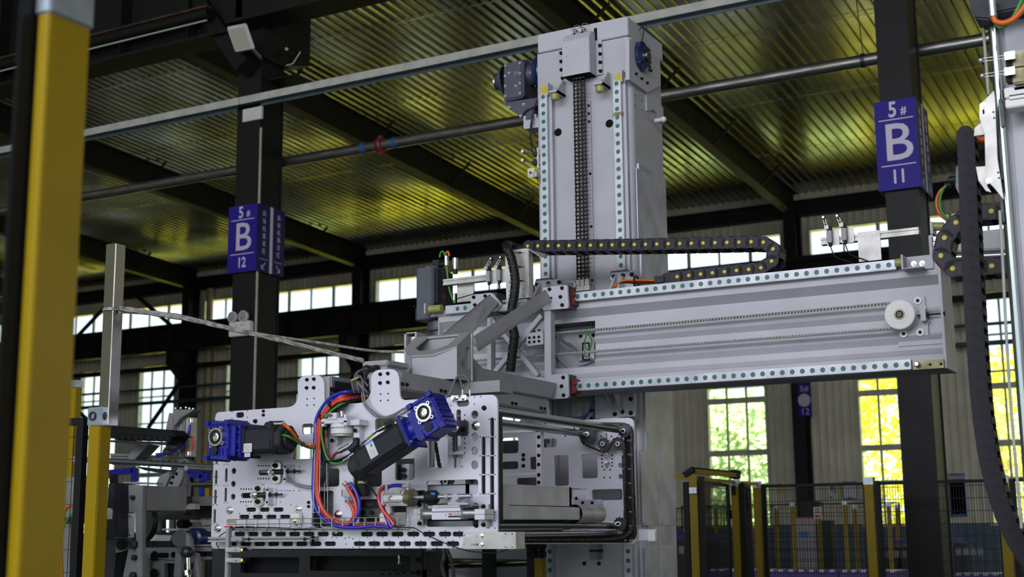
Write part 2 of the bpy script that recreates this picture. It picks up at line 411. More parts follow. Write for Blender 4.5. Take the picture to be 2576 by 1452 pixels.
b = MB(); ribbed(b, XL, XR, 0, 1.66, YW-.02); o = obj('baseboard_back', b, 'wall_blue', None, fix=False); o['kind'] = 'structure'
b = MB()
for xa, xb, za, zb in rects: b.box((xa, YW+.12, za), (xb, YW+.2, zb))
o = obj('trim_7', b, 'wall_beige', None); o['kind'] = 'structure'
# side and rear walls outside the frame, so the hall is closed; big glazed openings behind the photographer
o = BX('wall_left', (-52.2, -12, 0), (-52, YW, 12.5), 'wall_beige'); o['kind'] = 'structure'
o = BX('wall_right', (20, -12, 0), (20.2, YW, 12.5), 'wall_beige'); o['kind'] = 'structure'
b = MB(); b.box((-52, -9.2, 0), (20, -9, 1.2)); b.box((-52, -9.2, 8.8), (20, -9, 12.8)); b.box((-52, -9.2, 1.2), (-14, -9, 8.8)); b.box((12, -9.2, 1.2), (20, -9, 8.8))
o = obj('wall_front', b, 'wall_beige'); o['kind'] = 'structure'
# windows
wn = 0
def window(xa, xb, za, zb, vx, hz, fr=.055, thickv=None):
    global wn
    wn += 1; st = ST('window_%d' % wn, ((xa+xb)/2, YW, za))
    b = MB(); yf, yb = YW-.05, YW+.14
    b.box((xa-.05, yf, za-.06), (xb+.05, yb, za)); b.box((xa-.05, yf, zb), (xb+.05, yb, zb+.06))
    b.box((xa-.05, yf, za), (xa+.03, yb, zb)); b.box((xb-.03, yf, za), (xb+.05, yb, zb))
    for i, x in enumerate(vx): t = fr/2*(1.9 if thickv and i % 2 else 1); b.box((x-t, YW, za), (x+t, YW+.06, zb))
    for z, t in hz: b.box((xa, YW-.01, z-t/2), (xb, YW+.07, z+t/2))
    obj('window_frame', b, 'frame_cream', st)
    X = [xa]+list(vx)+[xb]; Z = [za]+[z for z, t in hz]+[zb]; src = {}
    for i in range(len(X)-1):
        for j in range(len(Z)-1):
            BX('pane', (X[i]+.02, YW+.025, Z[j]+.02), (X[i+1]-.02, YW+.033, Z[j+1]-.02), 'glass', st)
hz = [(2.75, .06), (3.62, .16), (5.05, .16), (5.42, .05), (6.35, .05)]
for a, c in tall: window(a, c, TW0, TW1, [a+(c-a)/3, a+(c-a)*2/3], hz)
for a, c in cler:
    k = 7; window(a, c, CL0, CL1, [a+(c-a)*i/k for i in range(1, k)], [], .05, True)
# wall columns (H section), rafters, eave beam, wall runway girder, corbels
def hcol(b, x, y, z0, z1, w, d, t=.02):
    b.box((x-w/2, y-d/2, z0), (x+w/2, y-d/2+t, z1)); b.box((x-w/2, y+d/2-t, z0), (x+w/2, y+d/2, z1)); b.box((x-t/2, y-d/2+t, z0), (x+t/2, y+d/2-t, z1))
names = ['fourth from the right edge, far left', 'carrying the far left brace', 'beside the beige downpipe', 'left of the tall gantry column', 'hidden behind the gantry column', 'carrying the small purple sign', 'behind the near right post', 'x', 'y']
for i, x in enumerate(cols):
    b = MB(); hcol(b, x, YW-.35, 0, roofz(YW)-.3, .34, .5)
    o = obj('trim_%d' % (8+i), b, 'structure_dark'); o['kind'] = 'structure'
    b = MB(); r = .62
    for (ya, yb2) in ((8.0, YW-.1),):
        za, zb = roofz(ya)-.02, roofz(yb2)-.02
        b.prism([(x-.012, ya, za), (x-.012, yb2, zb), (x-.012, yb2, zb-r), (x-.012, ya, za-r)], (.024, 0, 0))
        b.prism([(x-.13, ya, za-r), (x-.13, yb2, zb-r), (x-.13, yb2, zb-r-.02), (x-.13, ya, za-r-.02)], (.26, 0, 0))
        b.prism([(x-.13, ya, za), (x-.13, yb2, zb), (x-.13, yb2, zb+.015), (x-.13, ya, za+.015)], (.26, 0, 0))
    raf = obj('trim_%d' % (20+i), b, 'structure_dark'); raf['kind'] = 'structure'
    b = MB()
    for yy in (14.5, 18., 21.5, 25., 28.5, 32.):
        b.bar((x+.02, yy, roofz(yy)-r+.05), (x+.62, yy, roofz(yy)-.02), .05, .05); b.bar((x-.02, yy, roofz(yy)-r+.05), (x-.62, yy, roofz(yy)-.02), .05, .05)
    obj('fly_brace', b, 'structure_dark', raf)
b = MB(); b.box((XL, YW-.35, 9.95), (XR, YW-.05, 10.32)); b.box((XL, YW-.42, 10.32), (XR, YW-.02, 10.36)); o = obj('trim_30', b, 'structure_dark'); o['kind'] = 'structure'
# wall runway girder with stiffeners
g = T('runway_girder', 'long dark crane runway girder running along the window wall under the high windows', 'girder', None, (-20, YW-1.1, 7.7))
b = MB(); yg = YW-1.1; b.box((XL, yg-.17, 7.70), (XR, yg+.17, 7.74)); b.box((XL, yg-.17, 8.50), (XR, yg+.17, 8.54)); b.box((XL, yg-.01, 7.74), (XR, yg+.01, 8.5)); obj('girder_web', b, 'structure_dark', g)
b = MB(); b.box((XL, yg-.05, 8.54), (XR, yg+.05, 8.66)); obj('crane_rail', b, 'structure_dark', g)
x = -46.
sp = None
while x < 14:
    if sp is None: sp = BX('stiffener', (x, yg-.16, 7.74), (x+.02, yg-.01, 8.5), 'structure_dark', g)
    else: inst(sp, g, (x+.01, yg-.085, 8.12))
    x += 1.2
for x in cols:
    c = T('corbel_bracket', 'dark corbel bracket under the wall runway girder, on the '+dict(zip(cols, ('leftmost unseen column', 'column behind the stainless tube', 'column beside the beige downpipe', 'column near the servo motor', 'column behind the tall gantry column', 'column with the small purple sign', 'column behind the right post', 'column beyond the right edge', 'farthest right column')))[x], 'bracket', 'corbels under the wall runway girder', (x, YW-.6, 7.))
    b = MB(); b.prism([(x-.15, YW-.6, 6.7), (x-.15, YW-1.3, 7.25), (x-.15, YW-1.3, 7.70), (x-.15, YW-.6, 7.70)], (.3, 0, 0)); obj('corbel', b, 'structure_dark', c)
# second dark rail line below the girder
t = T('conduit_rail', 'thin dark rail running below the wall runway girder', 'rail', None, (-30, YW-.8, 7.2))
obj('rail', MB().box((XL, YW-.85, 7.12), (XR, YW-.72, 7.28)), 'structure_dark', t)
# girts / pipes on the wall
for z, r, lab in ((PY(480, 972, YW-.72).z, .045, 'thin upper dark teal pipe crossing the tall windows'), (PY(480, 1007, YW-.72).z, .065, 'thicker lower dark teal pipe crossing the tall windows')):
    t = T('wall_pipe', lab, 'pipe', None, (-20, YW-.75, z)); obj('pipe', MB().cyl((XL, YW-.72, z), (XR, YW-.72, z), r, 10), 'girt_blue', t)
# downpipe
a = PY(524, 900, YW-.2).x; t = T('downpipe', 'beige rainwater downpipe beside a dark wall column', 'pipe', None, (a, YW-.2, 0))
obj('pipe', MB().cyl((a, YW-.2, 0), (a, YW-.2, 10.1), .12, 14), 'downpipe', t)
b = MB()
for z in (2., 4., 6., 8.): b.ring((a, YW-.2, z), (0, 0, 1), .135, .12, .06, 14)
obj('pipe_collar', b, 'downpipe', t)
# braces in the far left bay
def brace(p, q, lab):
    t = T('diagonal_brace', lab, 'brace', None, p); obj('brace', MB().bar(p, q, .07, .13), 'structure_dark', t)
Yr = YW-.9
brace(PY(196, 845, Yr), PY(300, 735, Yr), 'dark diagonal brace rising left of the stainless tube')
brace(PY(337, 738, Yr), PY(436, 824, Yr), 'dark diagonal brace falling over the left high windows')
brace(PY(372, 1078, Yr), PY(478, 925, Yr), 'dark diagonal brace crossing the second tall window')
brace(PY(196, 1035, Yr), PY(260, 1090, Yr), 'short dark diagonal brace low beside the nearest fence')
# ---------------------------------------------------------------- row B posts with their signs
def signpost(xc, w0, d0, zt, which, num, lab):
    t = T('steel_post', lab, 'post', None, (xc, YB+.2, 0)); x0, x1 = xc-w0/2, xc+w0/2
    b = MB(); b.box((x0, YB, 0), (x1, YB+.016, zt)); obj('front_flange', b, 'post_brown' if which == 12 else 'post_black', t)
    b = MB(); b.box((x0, YB+d0-.016, 0), (x1, YB+d0, zt)); b.box((x1-.02, YB+.016, 0), (x1-.012, YB+d0-.016, zt)); b.box((x0+.02, YB+.016, 0), (x0+.028, YB+d0-.016, zt)); obj('post_web', b, 'post_black', t)
    if which == 12:
        b = MB(); b.box((x1, YB+.004, 0), (x1+.012, YB+.03, 6.3)); obj('edge_strip', b, 'frame_cream', t)
    return x0, x1
def arrow(parent, c, dx, sz, m, n):
    # arrow pointing down-left (dx=-1) or down-right (dx=+1) in the XZ or YZ plane; built as three bars in 2-D frame n=(xdir)
    xd = Vector(n); u = Vector((0, 0, 1)); c = Vector(c); nn = xd.cross(u)*.0008
    def seg(b, p, q, t):
        P = c+xd*p[0]*dx+u*p[1]; Q = c+xd*q[0]*dx+u*q[1]; b.bar(P, Q, t, .0012, nn)
    b = MB(); s = sz/2; t = sz*.17; seg(b, (-s, s*1.2), (s*.9, -s*1.1), t); seg(b, (s, -s*1.2), (s, s*.25), t); seg(b, (s+t*.4, -s*1.2), (-s*.5, -s*1.2), t)
    obj('printed_arrow', b, m, parent)
CH = '码垛机调试区'
def sign(x0, x1, z0, z1, d0, num, lab, glyphx):
    yf = YB-.05; yb = YB+d0+.03; t = T('column_sign', lab, 'sign', None, ((x0+x1)/2, YB, z0)); a, c = x0-.045, x1+.035; h = z1-z0; xc = (a+c)/2; w = c-a
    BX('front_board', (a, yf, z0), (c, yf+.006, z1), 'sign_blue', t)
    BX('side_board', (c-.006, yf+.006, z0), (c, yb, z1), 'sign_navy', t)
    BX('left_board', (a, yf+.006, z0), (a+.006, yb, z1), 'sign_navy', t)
    y = yf-.002; P = lambda u, v: (a+u*w, y, z0+v*h)
    text('5', .20*h/.83, 'sign_white', t, P(.44, .885), sx=.80, bold=.004); text('#', .105*h/.83, 'sign_white', t, P(.70, .865), sx=.8, bold=.002)
    text('B', .49*h/.83, 'sign_white', t, P(.53, .505), sx=1.0, bold=.003); text(num, .175*h/.83, 'sign_white', t, P(.50, .135), sx=.80, bold=.004)
    for v in (.78, .268): obj('printed_line', MB().box((a+w*.10, y-.001, z0+h*v-.005), (c-w*.08, y, z0+h*v+.005)), 'sign_white', t)
    X = c+.0015; D = yb-yf
    obj('printed_stripe', MB().box((X-.001, yf+D*.47, z0), (X, yf+D*.57, z1)), 'sign_white', t)
    for k, (u, dz) in enumerate(((.26, 0), (.78, 0))):
        for i, chx in enumerate(CH): text(chx, .074*h/.83, 'sign_white', t, (X, yf+D*u, z1-h*(.135+.112*i)), xdir=(0, 1, 0), sx=.85)
        obj('printed_line', MB().box((X-.001, yf+D*(u-.14), z0+h*.19-.003), (X, yf+D*(u+.14), z0+h*.19+.003)), 'sign_white', t)
        arrow(t, (X, yf+D*u, z0+h*.095), -1 if k == 0 else 1, .062, 'sign_white', (0, 1, 0))
b12x0, b12x1 = PY(577, 1000, YB).x, PY(636, 1000, YB).x
signpost((b12x0+b12x1)/2, b12x1-b12x0, .433, 8.6, 12, '12', 'tall dark brown-black steel post carrying the B 12 sign and twin emergency lamps')
sign(b12x0, b12x1, PY(585, 690, YB).z, PY(590, 523, YB).z, .433, '12', 'purple column sign reading 5# B 12 on the left post', None)
b11x0, b11x1 = PY(2228, 500, YB).x, PY(2312, 500, YB).x
signpost((b11x0+b11x1)/2, b11x1-b11x0, .433, 8.6, 11, '11', 'wide black steel post at right carrying the B 11 sign')
sign(b11x0, b11x1, PY(2218, 485, YB).z, PY(2207, 262, YB).z, .433, '11', 'purple column sign reading 5# B 11 on the right post', None)
# post head, brace and corbel of post B12
t = T('post_head', 'black stepped bracket at the top of the left post under the runway girder', 'bracket', None, (b12x0, YB, 7))
xc = (b12x0+b12x1)/2
b = MB(); b.box((b12x0-.06, YB-.02, 7.15), (b12x1+.05, YB+.45, 8.7)); obj('head_block', b, 'structure_dark', t)
b = MB(); b.prism([(xc-.16, YB+.43, 7.2), (xc-.16, YB+.95, 7.35), (xc-.16, YB+.95, 8.1), (xc-.16, YB+.43, 8.3)], (.32, 0, 0)); obj('rear_gusset', b, 'structure_dark', t)
b = MB(); b.bar((xc+.1, YB-.15, 7.0), (xc-1.6, YB-.15, 9.2), .2, .26, (0, 1, 0)); obj('knee_brace', b, 'structure_dark', t)
b = MB(); b.box((xc+.2, YB+.1, 6.9), (xc+.62, YB+.45, 6.915)); obj('cap_plate', b, 'structure_dark', t)
# near runway girder (row B)
g = T('runway_girder', 'near black crane runway girder with rusty rail edge, top left', 'girder', None, (-14, YB-.2, 7.7))
b = MB(); y = YB-.15
b.box((-20, y-.02, 7.5), (xc, y+.02, 8.9)); b.box((-20, y-.2, 7.42), (xc, y+.2, 7.46)); b.box((xc-.1, y-.02, 7.62), (4, y+.02, 8.9)); b.box((xc-.1, y-.2, 7.52), (4, y+.2, 7.56)); obj('girder_web', b, 'structure_dark', g)
for k in range(9): BX('stiffener', (-19.5+1.1*k, y-.2, 7.46), (-19.48+1.1*k, y-.02, 8.9), 'structure_dark', g)
b = MB(); b.cyl((-20, y-.25, 7.68), (xc-.3, y-.25, 7.68), .065, 14); obj('rail_pipe', b, 'structure_dark', g)
b = MB(); b.box((-20, y-.30, 7.745), (xc-.3, y-.2, 7.765)); obj('rusty_edge', b, 'rust', g)
b = MB(); b.box((-20, y-.3, 7.565), (xc-.3, y-.28, 7.58)); obj('pale_edge', b, 'frame_cream', g)
# pipe crossing the hall, coupling, bands, hanger
ya = YB+.62; zc = PY(1000, 358, ya).z
t = T('steel_pipe', 'long horizontal galvanised sprinkler pipe behind both posts', 'pipe', None, (-8, ya, zc))
obj('pipe', MB().cyl((-20, ya, zc), (5, ya, zc), .062, 20), 'pipe_steel', t)
xx = PY(958, 356, ya).x; b = MB(); b.ring((xx-.035, ya, zc), (1, 0, 0), .088, .06, .07, 20); b.box((xx-.02, ya-.03, zc+.08), (xx+.02, ya+.03, zc+.11)); b.box((xx-.02, ya-.03, zc-.11), (xx+.02, ya+.03, zc-.08)); o = obj('pipe_coupling', b, 'seal_red', t, .002); o['label'] = 'dark red clamp coupling'
for pxx_ in (916, 995): xx = PY(pxx_, 356, ya).x; o = obj('tape_band', MB().ring((xx-.03, ya, zc), (1, 0, 0), .064, .061, .06, 20), 'board_blue', t); o['label'] = 'blue tape band'
xx = PY(2170, 120, ya).x; b = MB(); b.ring((xx-.02, ya, zc), (1, 0, 0), .072, .06, .04, 16); b.cyl((xx, ya, zc+.07), (xx-.25, ya, zc+4.2), .006, 6); obj('pipe_hanger', b, 'dark_steel', t)
# white trunking across
y = YB-.10; za, zb = PY(1000, 181, y).z, PY(1000, 162, y).z
t = T('cable_trunking', 'long cream-white cable trunking crossing the hall in front of the left post', 'trunking', None, (-8, y, za))
obj('trunking_front', MB().box((-20, y, za), (4, y+.006, zb)), 'trunking_white', t)
obj('trunking_body', MB().box((-20, y+.006, za), (4, y+.10, za+.008)).box((-20, y+.10, za-.03), (4, y+.108, zb)), 'trunking_side', t)
xx = PY(601, 250, y).x; obj('joint_seam', MB().box((xx, y-.002, za), (xx+.006, y+.004, zb)), 'structure_dark', t)
b = MB(); p = PY(601, 272, y-.0); q = PY(648, 294, y); b.box((p.x, YB-.03, q.z), (q.x, YB-.001, p.z)); o = obj('label_plate', b, 'white_plastic', t)
tag(o, None, None)
# flood lamp and emergency twin lamp
t = T('flood_light', 'square cream LED flood light tilted at the head of the left post', 'lamp', None, PY(606, 95, YB-.5))
c = PY(606, 95, YB-.55); ax = (PY(636, 88, YB-.55)-PY(576, 101, YB-.55)).normalized(); n = Vector((-.12, -.75, -.5)).normalized(); ax = (ax-n*ax.dot(n)).normalized(); uz = n.cross(ax)
if uz.z < 0: uz = -uz
b = MB(); b.obox(c, ax, uz, n, .155, .15, .018); obj('lamp_body', b, 'white_plastic', t, .012)
b = MB(); b.obox(c+n*.019, ax, uz, n, .125, .12, .002); obj('led_panel', b, 'led_panel', t)
b = MB(); b.bar(c-n*.02, Vector((b12x1, YB-.01, c.z-.05)), .03, .03); obj('mount_arm', b, 'galvanized', t)
t = T('emergency_light', 'white twin-headed emergency light on the left post', 'lamp', None, PY(602, 825, YB))
p, q = PY(578, 812, YB-.06), PY(630, 843, YB-.06)
BX('lamp_body', (p.x, YB-.08, q.z), (q.x, YB-.002, p.z), 'white_plastic', t, .01)
for X_ in (585, 612):
    c = PY(X_, 798 if X_ < 600 else 796, YB-.09); b = MB(); b.lathe(c, (0, -1, 0), [(-.05, .02), (-.03, .06), (0, .066), (.012, .066), (.012, .056)], 18); b.cyl(c+Vector((0, .03, 0)), (c.x+.02, YB-.04, p.z), .012, 8); hd = obj('lamp_head', b, 'white_plastic', t)
    b = MB(); b.lathe(c, (0, -1, 0), [(.004, .056), (.010, .03), (.012, .001)], 18); obj('lens', b, 'lamp_glass', hd)
text('EXIT', .001, 'print_grey', t, (p.x, YB-.081, q.z)) if False else None
for dx, m in ((.35, 'print_grey'), (.55, 'label_blue'), (.68, 'print_red')): xx = p.x+(q.x-p.x)*dx; obj('printed_mark', MB().box((xx, YB-.0815, p.z-.05), (xx+.018, YB-.08, p.z-.035)), m, t)
# small lamp bracket to the right of post head
t = T('lamp_bracket', 'small dark lamp on a bent pale bracket right of the left post head', 'lamp', None, PY(735, 140, YB+.3))
c = PY(733, 140, YB+.3); b = MB(); b.cyl(c+Vector((-.02, 0, .06)), c+Vector((.07, 0, -.03)), .05, 14, .06); obj('lamp_head', b, 'structure_dark', t)
b = MB(); b.tube([PY(720, 165, YB+.25), PY(737, 160, YB+.25), PY(756, 130, YB+.25)], .008, 6); b.bar(PY(719, 122, YB+.3), PY(735, 132, YB+.3), .02, .03); obj('bracket', b, 'frame_cream', t)
# small sign on the wall column C12
xa = PY(2008, 1000, YW-.65).x; xb = PY(2030, 1000, YW-.65).x
t = T('column_sign', 'small purple sign with a white round patch on the far wall column', 'sign', None, (xa, YW-.66, 5.)); z0, z1 = PY(2020, 1048, YW-.66).z, PY(2020, 962, YW-.66).z
BX('sign_board', (xa, YW-.68, z0), (xb+.12, YW-.66, z1), 'sign_blue', t)
b = MB(); b.cyl(((xa+xb)/2+.05, YW-.685, z0+(z1-z0)*.47), ((xa+xb)/2+.05, YW-.681, z0+(z1-z0)*.47), .17, 20); obj('printed_patch', b, 'sign_white', t)
text('5#', .22, 'sign_white', t, ((xa+xb)/2+.06, YW-.686, z0+(z1-z0)*.80)); text('12', .24, 'sign_white', t, ((xa+xb)/2+.06, YW-.686, z0+(z1-z0)*.13))
# ---------------------------------------------------------------- outside
o = BX('floor_outside', (-120, YW+.3, -.3), (90, 47, -.19), 'road'); o['kind'] = 'structure'
o = BX('ground_outside', (-120, 47, -.3), (90, 170, -.2), 'grass'); tag(o, 'sunlit grass ground outside beyond the windows', 'grass', None, 'stuff')
def tree(x, y, h, m, lab, n=1500, seed=0):
    rnd = random.Random(seed); t = T('leafy_tree', lab, 'tree', 'sunlit trees outside the windows', (x, y, -.2))
    b = MB(); b.tube([(x, y, -.2), (x+.1, y, h*.3), (x-.1, y+.1, h*.7)], .2, 8, rr=lambda s: .24-.15*s); obj('trunk', b, 'bark', t)
    b = MB()
    for _ in range(n):
        # leaf sprays gathered in clumps
        if _ % 14 == 0: th, ph = rnd.uniform(0, 2*pi), rnd.uniform(-1, 1); rr = rnd.uniform(.55, 1)**.5; C = Vector((x+cos(th)*sqrt(1-ph*ph)*h*.42*rr, y+sin(th)*sqrt(1-ph*ph)*h*.35*rr, h*.52+ph*h*.46*rr))
        c = C+Vector((rnd.gauss(0, .35), rnd.gauss(0, .35), rnd.gauss(0, .28))); s = rnd.uniform(.08, .20)
        a = Vector((rnd.gauss(0, 1), rnd.gauss(0, 1), rnd.gauss(0, .6))).normalized(); q = a.orthogonal().normalized()*s*.6; a *= s
        b.add([c-a, c+q, c+a, c-q], [(0, 1, 2, 3)])
    obj('foliage', b, m, t, fix=False)
rt = random.Random(3)
tx = [(-52, 3.2), (-44, 3.0), (-37.5, 3.4), (-30, 3.4), (-24, 4.6), (-19, 6.6), (-15, 6.4), (-11, 7.4), (-6.5, 7.0), (-2.5, 7.6), (2.5, 7.8), (8, 8), (14, 7)]
for i, (x, h) in enumerate(tx):
    tree(x, YW+15+rt.uniform(-1, 3), h*1.12, 'leaf_dark' if i in (4, 5, 6, 10) else 'leaf', ('bluish-green' if i in (4, 5, 6, 10) else 'yellow-green')+' leafy tree outside '+('the far left wall end', 'the leftmost tall window', 'the second tall window from left', 'the window left of the downpipe post', 'the window above the gripper tabs', 'the windows hidden by the gripper', 'the windows behind the far gripper plate', 'the wall behind the gantry column', 'the tall window left of the small purple sign', 'the tall window left of the wide steel post', 'the tall window at the right edge', 'the wall right of the frame', 'the far right wall end')[i], 5600, i)
# ================================================================ GANTRY MACHINE
Y1 = 4.5; Y2 = 5.82; YC = 5.90; YR = 5.965; YF = 6.0; YTR = 6.33; YT = 6.38
def hexa(b, near, far):      # two quads of points
    return b.add(list(near)+list(far), [(0, 1, 2, 3), (7, 6, 5, 4), (0, 4, 5, 1), (1, 5, 6, 2), (2, 6, 7, 3), (3, 7, 4, 0)])
def rail_caps(t, p0, step, n, r, skip=None, d=(0, -1, 0)):
    for i in range(n):
        if skip and skip(i): continue
        putp('rail_cap', t, Vector(p0)+Vector(step)*i, d, r)
def zz(x0, y0, s): return lambda x, y: (x0+x*s, y0+y*s)
# ---------------------------------------------------------------- tower
t = T('gantry_column', 'tall grey machine column with green-capped rails on its front, tallest thing in the hall', 'column', None, (-3.1, 6.6, 0))
TL = PY(1354, 300, YT).x; TR = PY(1591, 300, YT).x; TB = PX(1671, 500, TR).y; ztop = PY(1577, 92, YT).z
zb0 = 0.
b = MB(); r = .035
prof = [(TL, YT)] + [(TR-r+r*sin(a), YT+r-r*cos(a)) for a in [pi/2*i/5 for i in range(6)]] + [(TR, TB), (TL, TB)]
b.prism([(x, y, zb0) for x, y in prof], (0, 0, ztop)); body = obj('column_body', b, 'grey_panel', t)
# cap
cx0, cx1 = PY(1353, 110, YT-.01).x, PY(1578, 60, YT-.01).x; cz1 = PY(1577, 41, YT-.01).z; cz0 = ztop+.003
cyb = PX(1665, 130, cx1+.0).y
BX('column_cap', (cx0, YT-.012, cz0), (cx1+.004, cyb, cz1), 'grey_paint', t, .004)
# lower galvanised back duct at the right side (seen below the beam)
gx = TR+.012
p, q = PX(1600, 640, gx), PX(1678, 640, gx); BX('side_duct', (TR-.02, p.y+.07, .0), (gx, TB-.004, PX(1640, 430, gx).z), 'galvanized', t)
# access plates with screws on the duct
for (xa, xb, ya, yb) in ((1615, 1649, 1128, 1322), (1659, 1694, 1132, 1322)):
    a = PX(xa, yb, gx); c = PX(xb, ya, gx); c2 = PX(xa, ya, gx)
    BX('access_plate', (gx, a.y, a.z), (gx+.004, c.y, c2.z), 'galvanized', t)
    for u in (0, 1):
        for v in (0, .5, 1): putp('bolt-zinc', t, (gx+.004, a.y+.012+(c.y-a.y-.024)*u, a.z+.01+(c2.z-a.z-.02)*v), (1, 0, 0), .006)
for (xa, xb, ya, yb) in ((1626, 1656, 1374, 1560), (1669, 1696, 1372, 1560)):
    a = PX(xa, yb, gx); c = PX(xb, ya, gx); BX('access_plate', (gx, a.y, a.z), (gx+.004, c.y, c.z), 'galvanized', t)
    for u in (0, 1): putp('bolt-zinc', t, (gx+.004, a.y+.012+(c.y-a.y-.024)*u, c.z-.012), (1, 0, 0), .006)
# tall access cover mid height
a = PX(1604, 607, gx); c = PX(1670, 440, gx)
BX('access_cover', (gx, a.y, a.z), (gx+.005, TB-.012, PX(1604, 425, gx).z), 'galvanized', t)
for x, y in ((1606, 427), (1625, 438), (1656, 458), (1609, 606)): putp('bolt-zinc', t, PX(x, y, gx+.006), (1, 0, 0), .006)
# rails
rw = PY(1377, 400, YTR).x-PY(1357.5, 400, YTR).x
def vrail(xpx, yref, ytop, label):
    xc = PY(xpx, yref, YTR).x; zt = PY(xpx, ytop, YTR).z
    BX('rail_pad', (xc-rw*.65, YTR+.02, 0), (xc+rw*.9, YT+.001, zt+.02), 'grey_paint', t)
    BX('guide_rail', (xc-rw/2, YTR, .02), (xc+rw/2, YTR+.022, zt), 'rail_steel', t, .002)
    return xc, zt
xl, zl = vrail(1367, 300, 237, 0); xr, zr = vrail(1553, 300, 203, 0)
pit = .0479; capr = .0125
for xc, zt in ((xl, PY(1366, 244, YTR).z), (xr, PY(1552, 210, YTR).z)):
    n = int((zt-1.0)/pit); rail_caps(t, (xc, YTR, zt), (0, 0, -pit), n, capr)
BX('rail_joint', (xr-rw/2-.001, YTR-.001, PY(1553, 291, YTR).z), (xr+rw/2+.004, YTR+.02, PY(1553, 282, YTR).z), 'brass_dirty', t)
for xpx, y0, y1_ in ((1371, 218, 237), (1557, 186, 204)):
    p = PY(xpx-9, y0, YTR+.01); q = PY(xpx+9, y1_, YTR+.01)
    o = BX('grease_stop', (p.x, YTR+.005, q.z), (q.x, YT, p.z), 'grease_yellow', t); o['label'] = 'yellow greasy rail end stop'
    BX('stop_angle', (q.x, YTR-.01, q.z-.01), (q.x+.006, YT, p.z+.01), 'grey_paint', t)
# strip right of the chain, round holes, bolts
p, q = PY(1475, 258, YT), PY(1487, 735, YT); BX('cover_strip', (p.x, YT-.01, q.z), (PY(1487, 258, YT).x, YT, p.z), 'grey_panel', t)
for x, y in ((1481, 266), (1481.5, 286), (1482, 306), (1485, 437), (1487.5, 570), (1490, 705)): putp('bolt-black', t, PY(x, y, YT-.01), s=.008)
for x, y in ((1404, 333), (1533, 311)):
    c = PY(x, y, YT); b = MB(); b.cyl((c.x, YT-.0015, c.z), (c.x, YT+.001, c.z), .0225, 24); b.mi = 0; obj('round_hole', b, 'hole_dark', t)
# chain guard at the head
G = YT-.095
p = PY(1415, 106, G); q = PY(1485, 182, G); zb = PY(1450, 187, G).z; zt = PY(1450, 99, G).z; x0, x1 = PY(1414, 150, G).x, PY(1483, 150, G).x
b = MB(); pr = [(G, zb), (G, zt), (G+.035, zt+.05), (YT, zt+.05), (YT, zb)]
b.add([(x0, y, z) for y, z in pr]+[(x1, y, z) for y, z in pr], [(0, 5, 6, 1), (1, 6, 7, 2), (2, 7, 8, 3), (0, 1, 2, 3, 4), (9, 8, 7, 6, 5)])
obj('chain_guard', b, 'grey_paint', t, .003)
BX('guard_opening', (x0+.01, G+.004, zb-.001), (x1-.008, YT, zb+.003), 'hole_dark', t)
for x, y in ((1424.5, 119), (1471, 109), (1425, 142), (1471.5, 133), (1425.5, 165), (1472, 156)): putp('bolt-zinc', t, PY(x, y, G), s=.0045)
cpx, czl = PY(1500, 75, YT-.012), 0
BX('dark_slot', (PY(1497.5, 90, YT).x, YT-.016, PY(1500, 104, YT).z), (PY(1504.5, 90, YT).x, YT-.011, PY(1500, 73, YT).z), 'hole_dark', t)
p = PY(1501, 104, YT); q = PY(1518, 188, YT); BX('bolt_flange', (p.x, YT-.012, q.z), (q.x-.002, YT, p.z), 'grey_paint', t)
for x, y in ((1509.5, 115), (1510, 136), (1510.5, 157), (1511, 179)): putp('bolt-black', t, PY(x, y, YT-.012), s=.0115)
for x, y in ((1412, 134), (1412, 155), (1412.5, 176), (1415.5, 197)): putp('bolt-black', t, PY(x, y, YT), s=.0115)
# urethane stops with angle brackets
for x0p, x1p, yt_, yb_ in ((1383, 1413, 207, 242), (1495, 1527, 185, 222)):
    p, q = PY(x0p, yb_-7, YT-.1), PY(x1p-11, yt_, YT-.1); zz0 = p.z
    b = MB(); b.box((p.x, YT-.11, zz0), (q.x, YT, zz0+.012)); b.prism([(q.x-.006, YT-.11, zz0), (q.x-.006, YT, zz0), (q.x-.006, YT, zz0+.09), (q.x-.006, YT-.03, zz0+.09)], (.006, 0, 0)); b.prism([(p.x, YT-.06, zz0+.01), (p.x, YT, zz0+.01), (p.x, YT, zz0+.07)], (.005, 0, 0))
    obj('stop_bracket', b, 'grey_paint', t)
    o = obj('stop_buffer', MB().lathe(((p.x+q.x)/2-.004, YT-.075, zz0), (0, 0, -1), [(0, .024), (.03, .024), (.036, .02), (.036, .001)], 18), 'urethane', t); o['label'] = 'yellow-green urethane buffer'
# right side plate with blue bearing
sx = TR+.02
p = PX(1582, 180, sx)
pts = [PX(1583, 96, sx), PX(1583, 200, sx), PX(1628, 232, sx), PX(1662, 215, sx), PX(1662, 170, sx)]
b = MB(); b.prism(pts, (-.022, 0, 0)); obj('bearing_plate', b, 'grey_paint', t)
c = PX(1612, 144, sx); b = MB()
n = 24; b.lathe(c, (1, 0, 0), [(0, .085), (.02, .085), (.028, .07), (.035, .06), (.035, .034)], 28)
for k in range(4): a = pi/4+k*pi/2; b.cyl(c+Vector((.0, cos(a)*.068, sin(a)*.068)), c+Vector((.026, cos(a)*.068, sin(a)*.068)), .022, 12)
o = obj('flange_bearing', b, 'navy_paint', t); o['label'] = 'navy blue flange bearing'
b = MB(); b.lathe(c, (1, 0, 0), [(.02, .032), (.045, .032), (.05, .028), (.05, .001)], 20); obj('shaft_end', b, 'shaft_steel', t)
for k in range(4): a = pi/4+k*pi/2; putp('bolt-black', t, c+Vector((.026, cos(a)*.068, sin(a)*.068)), (1, 0, 0), .010)
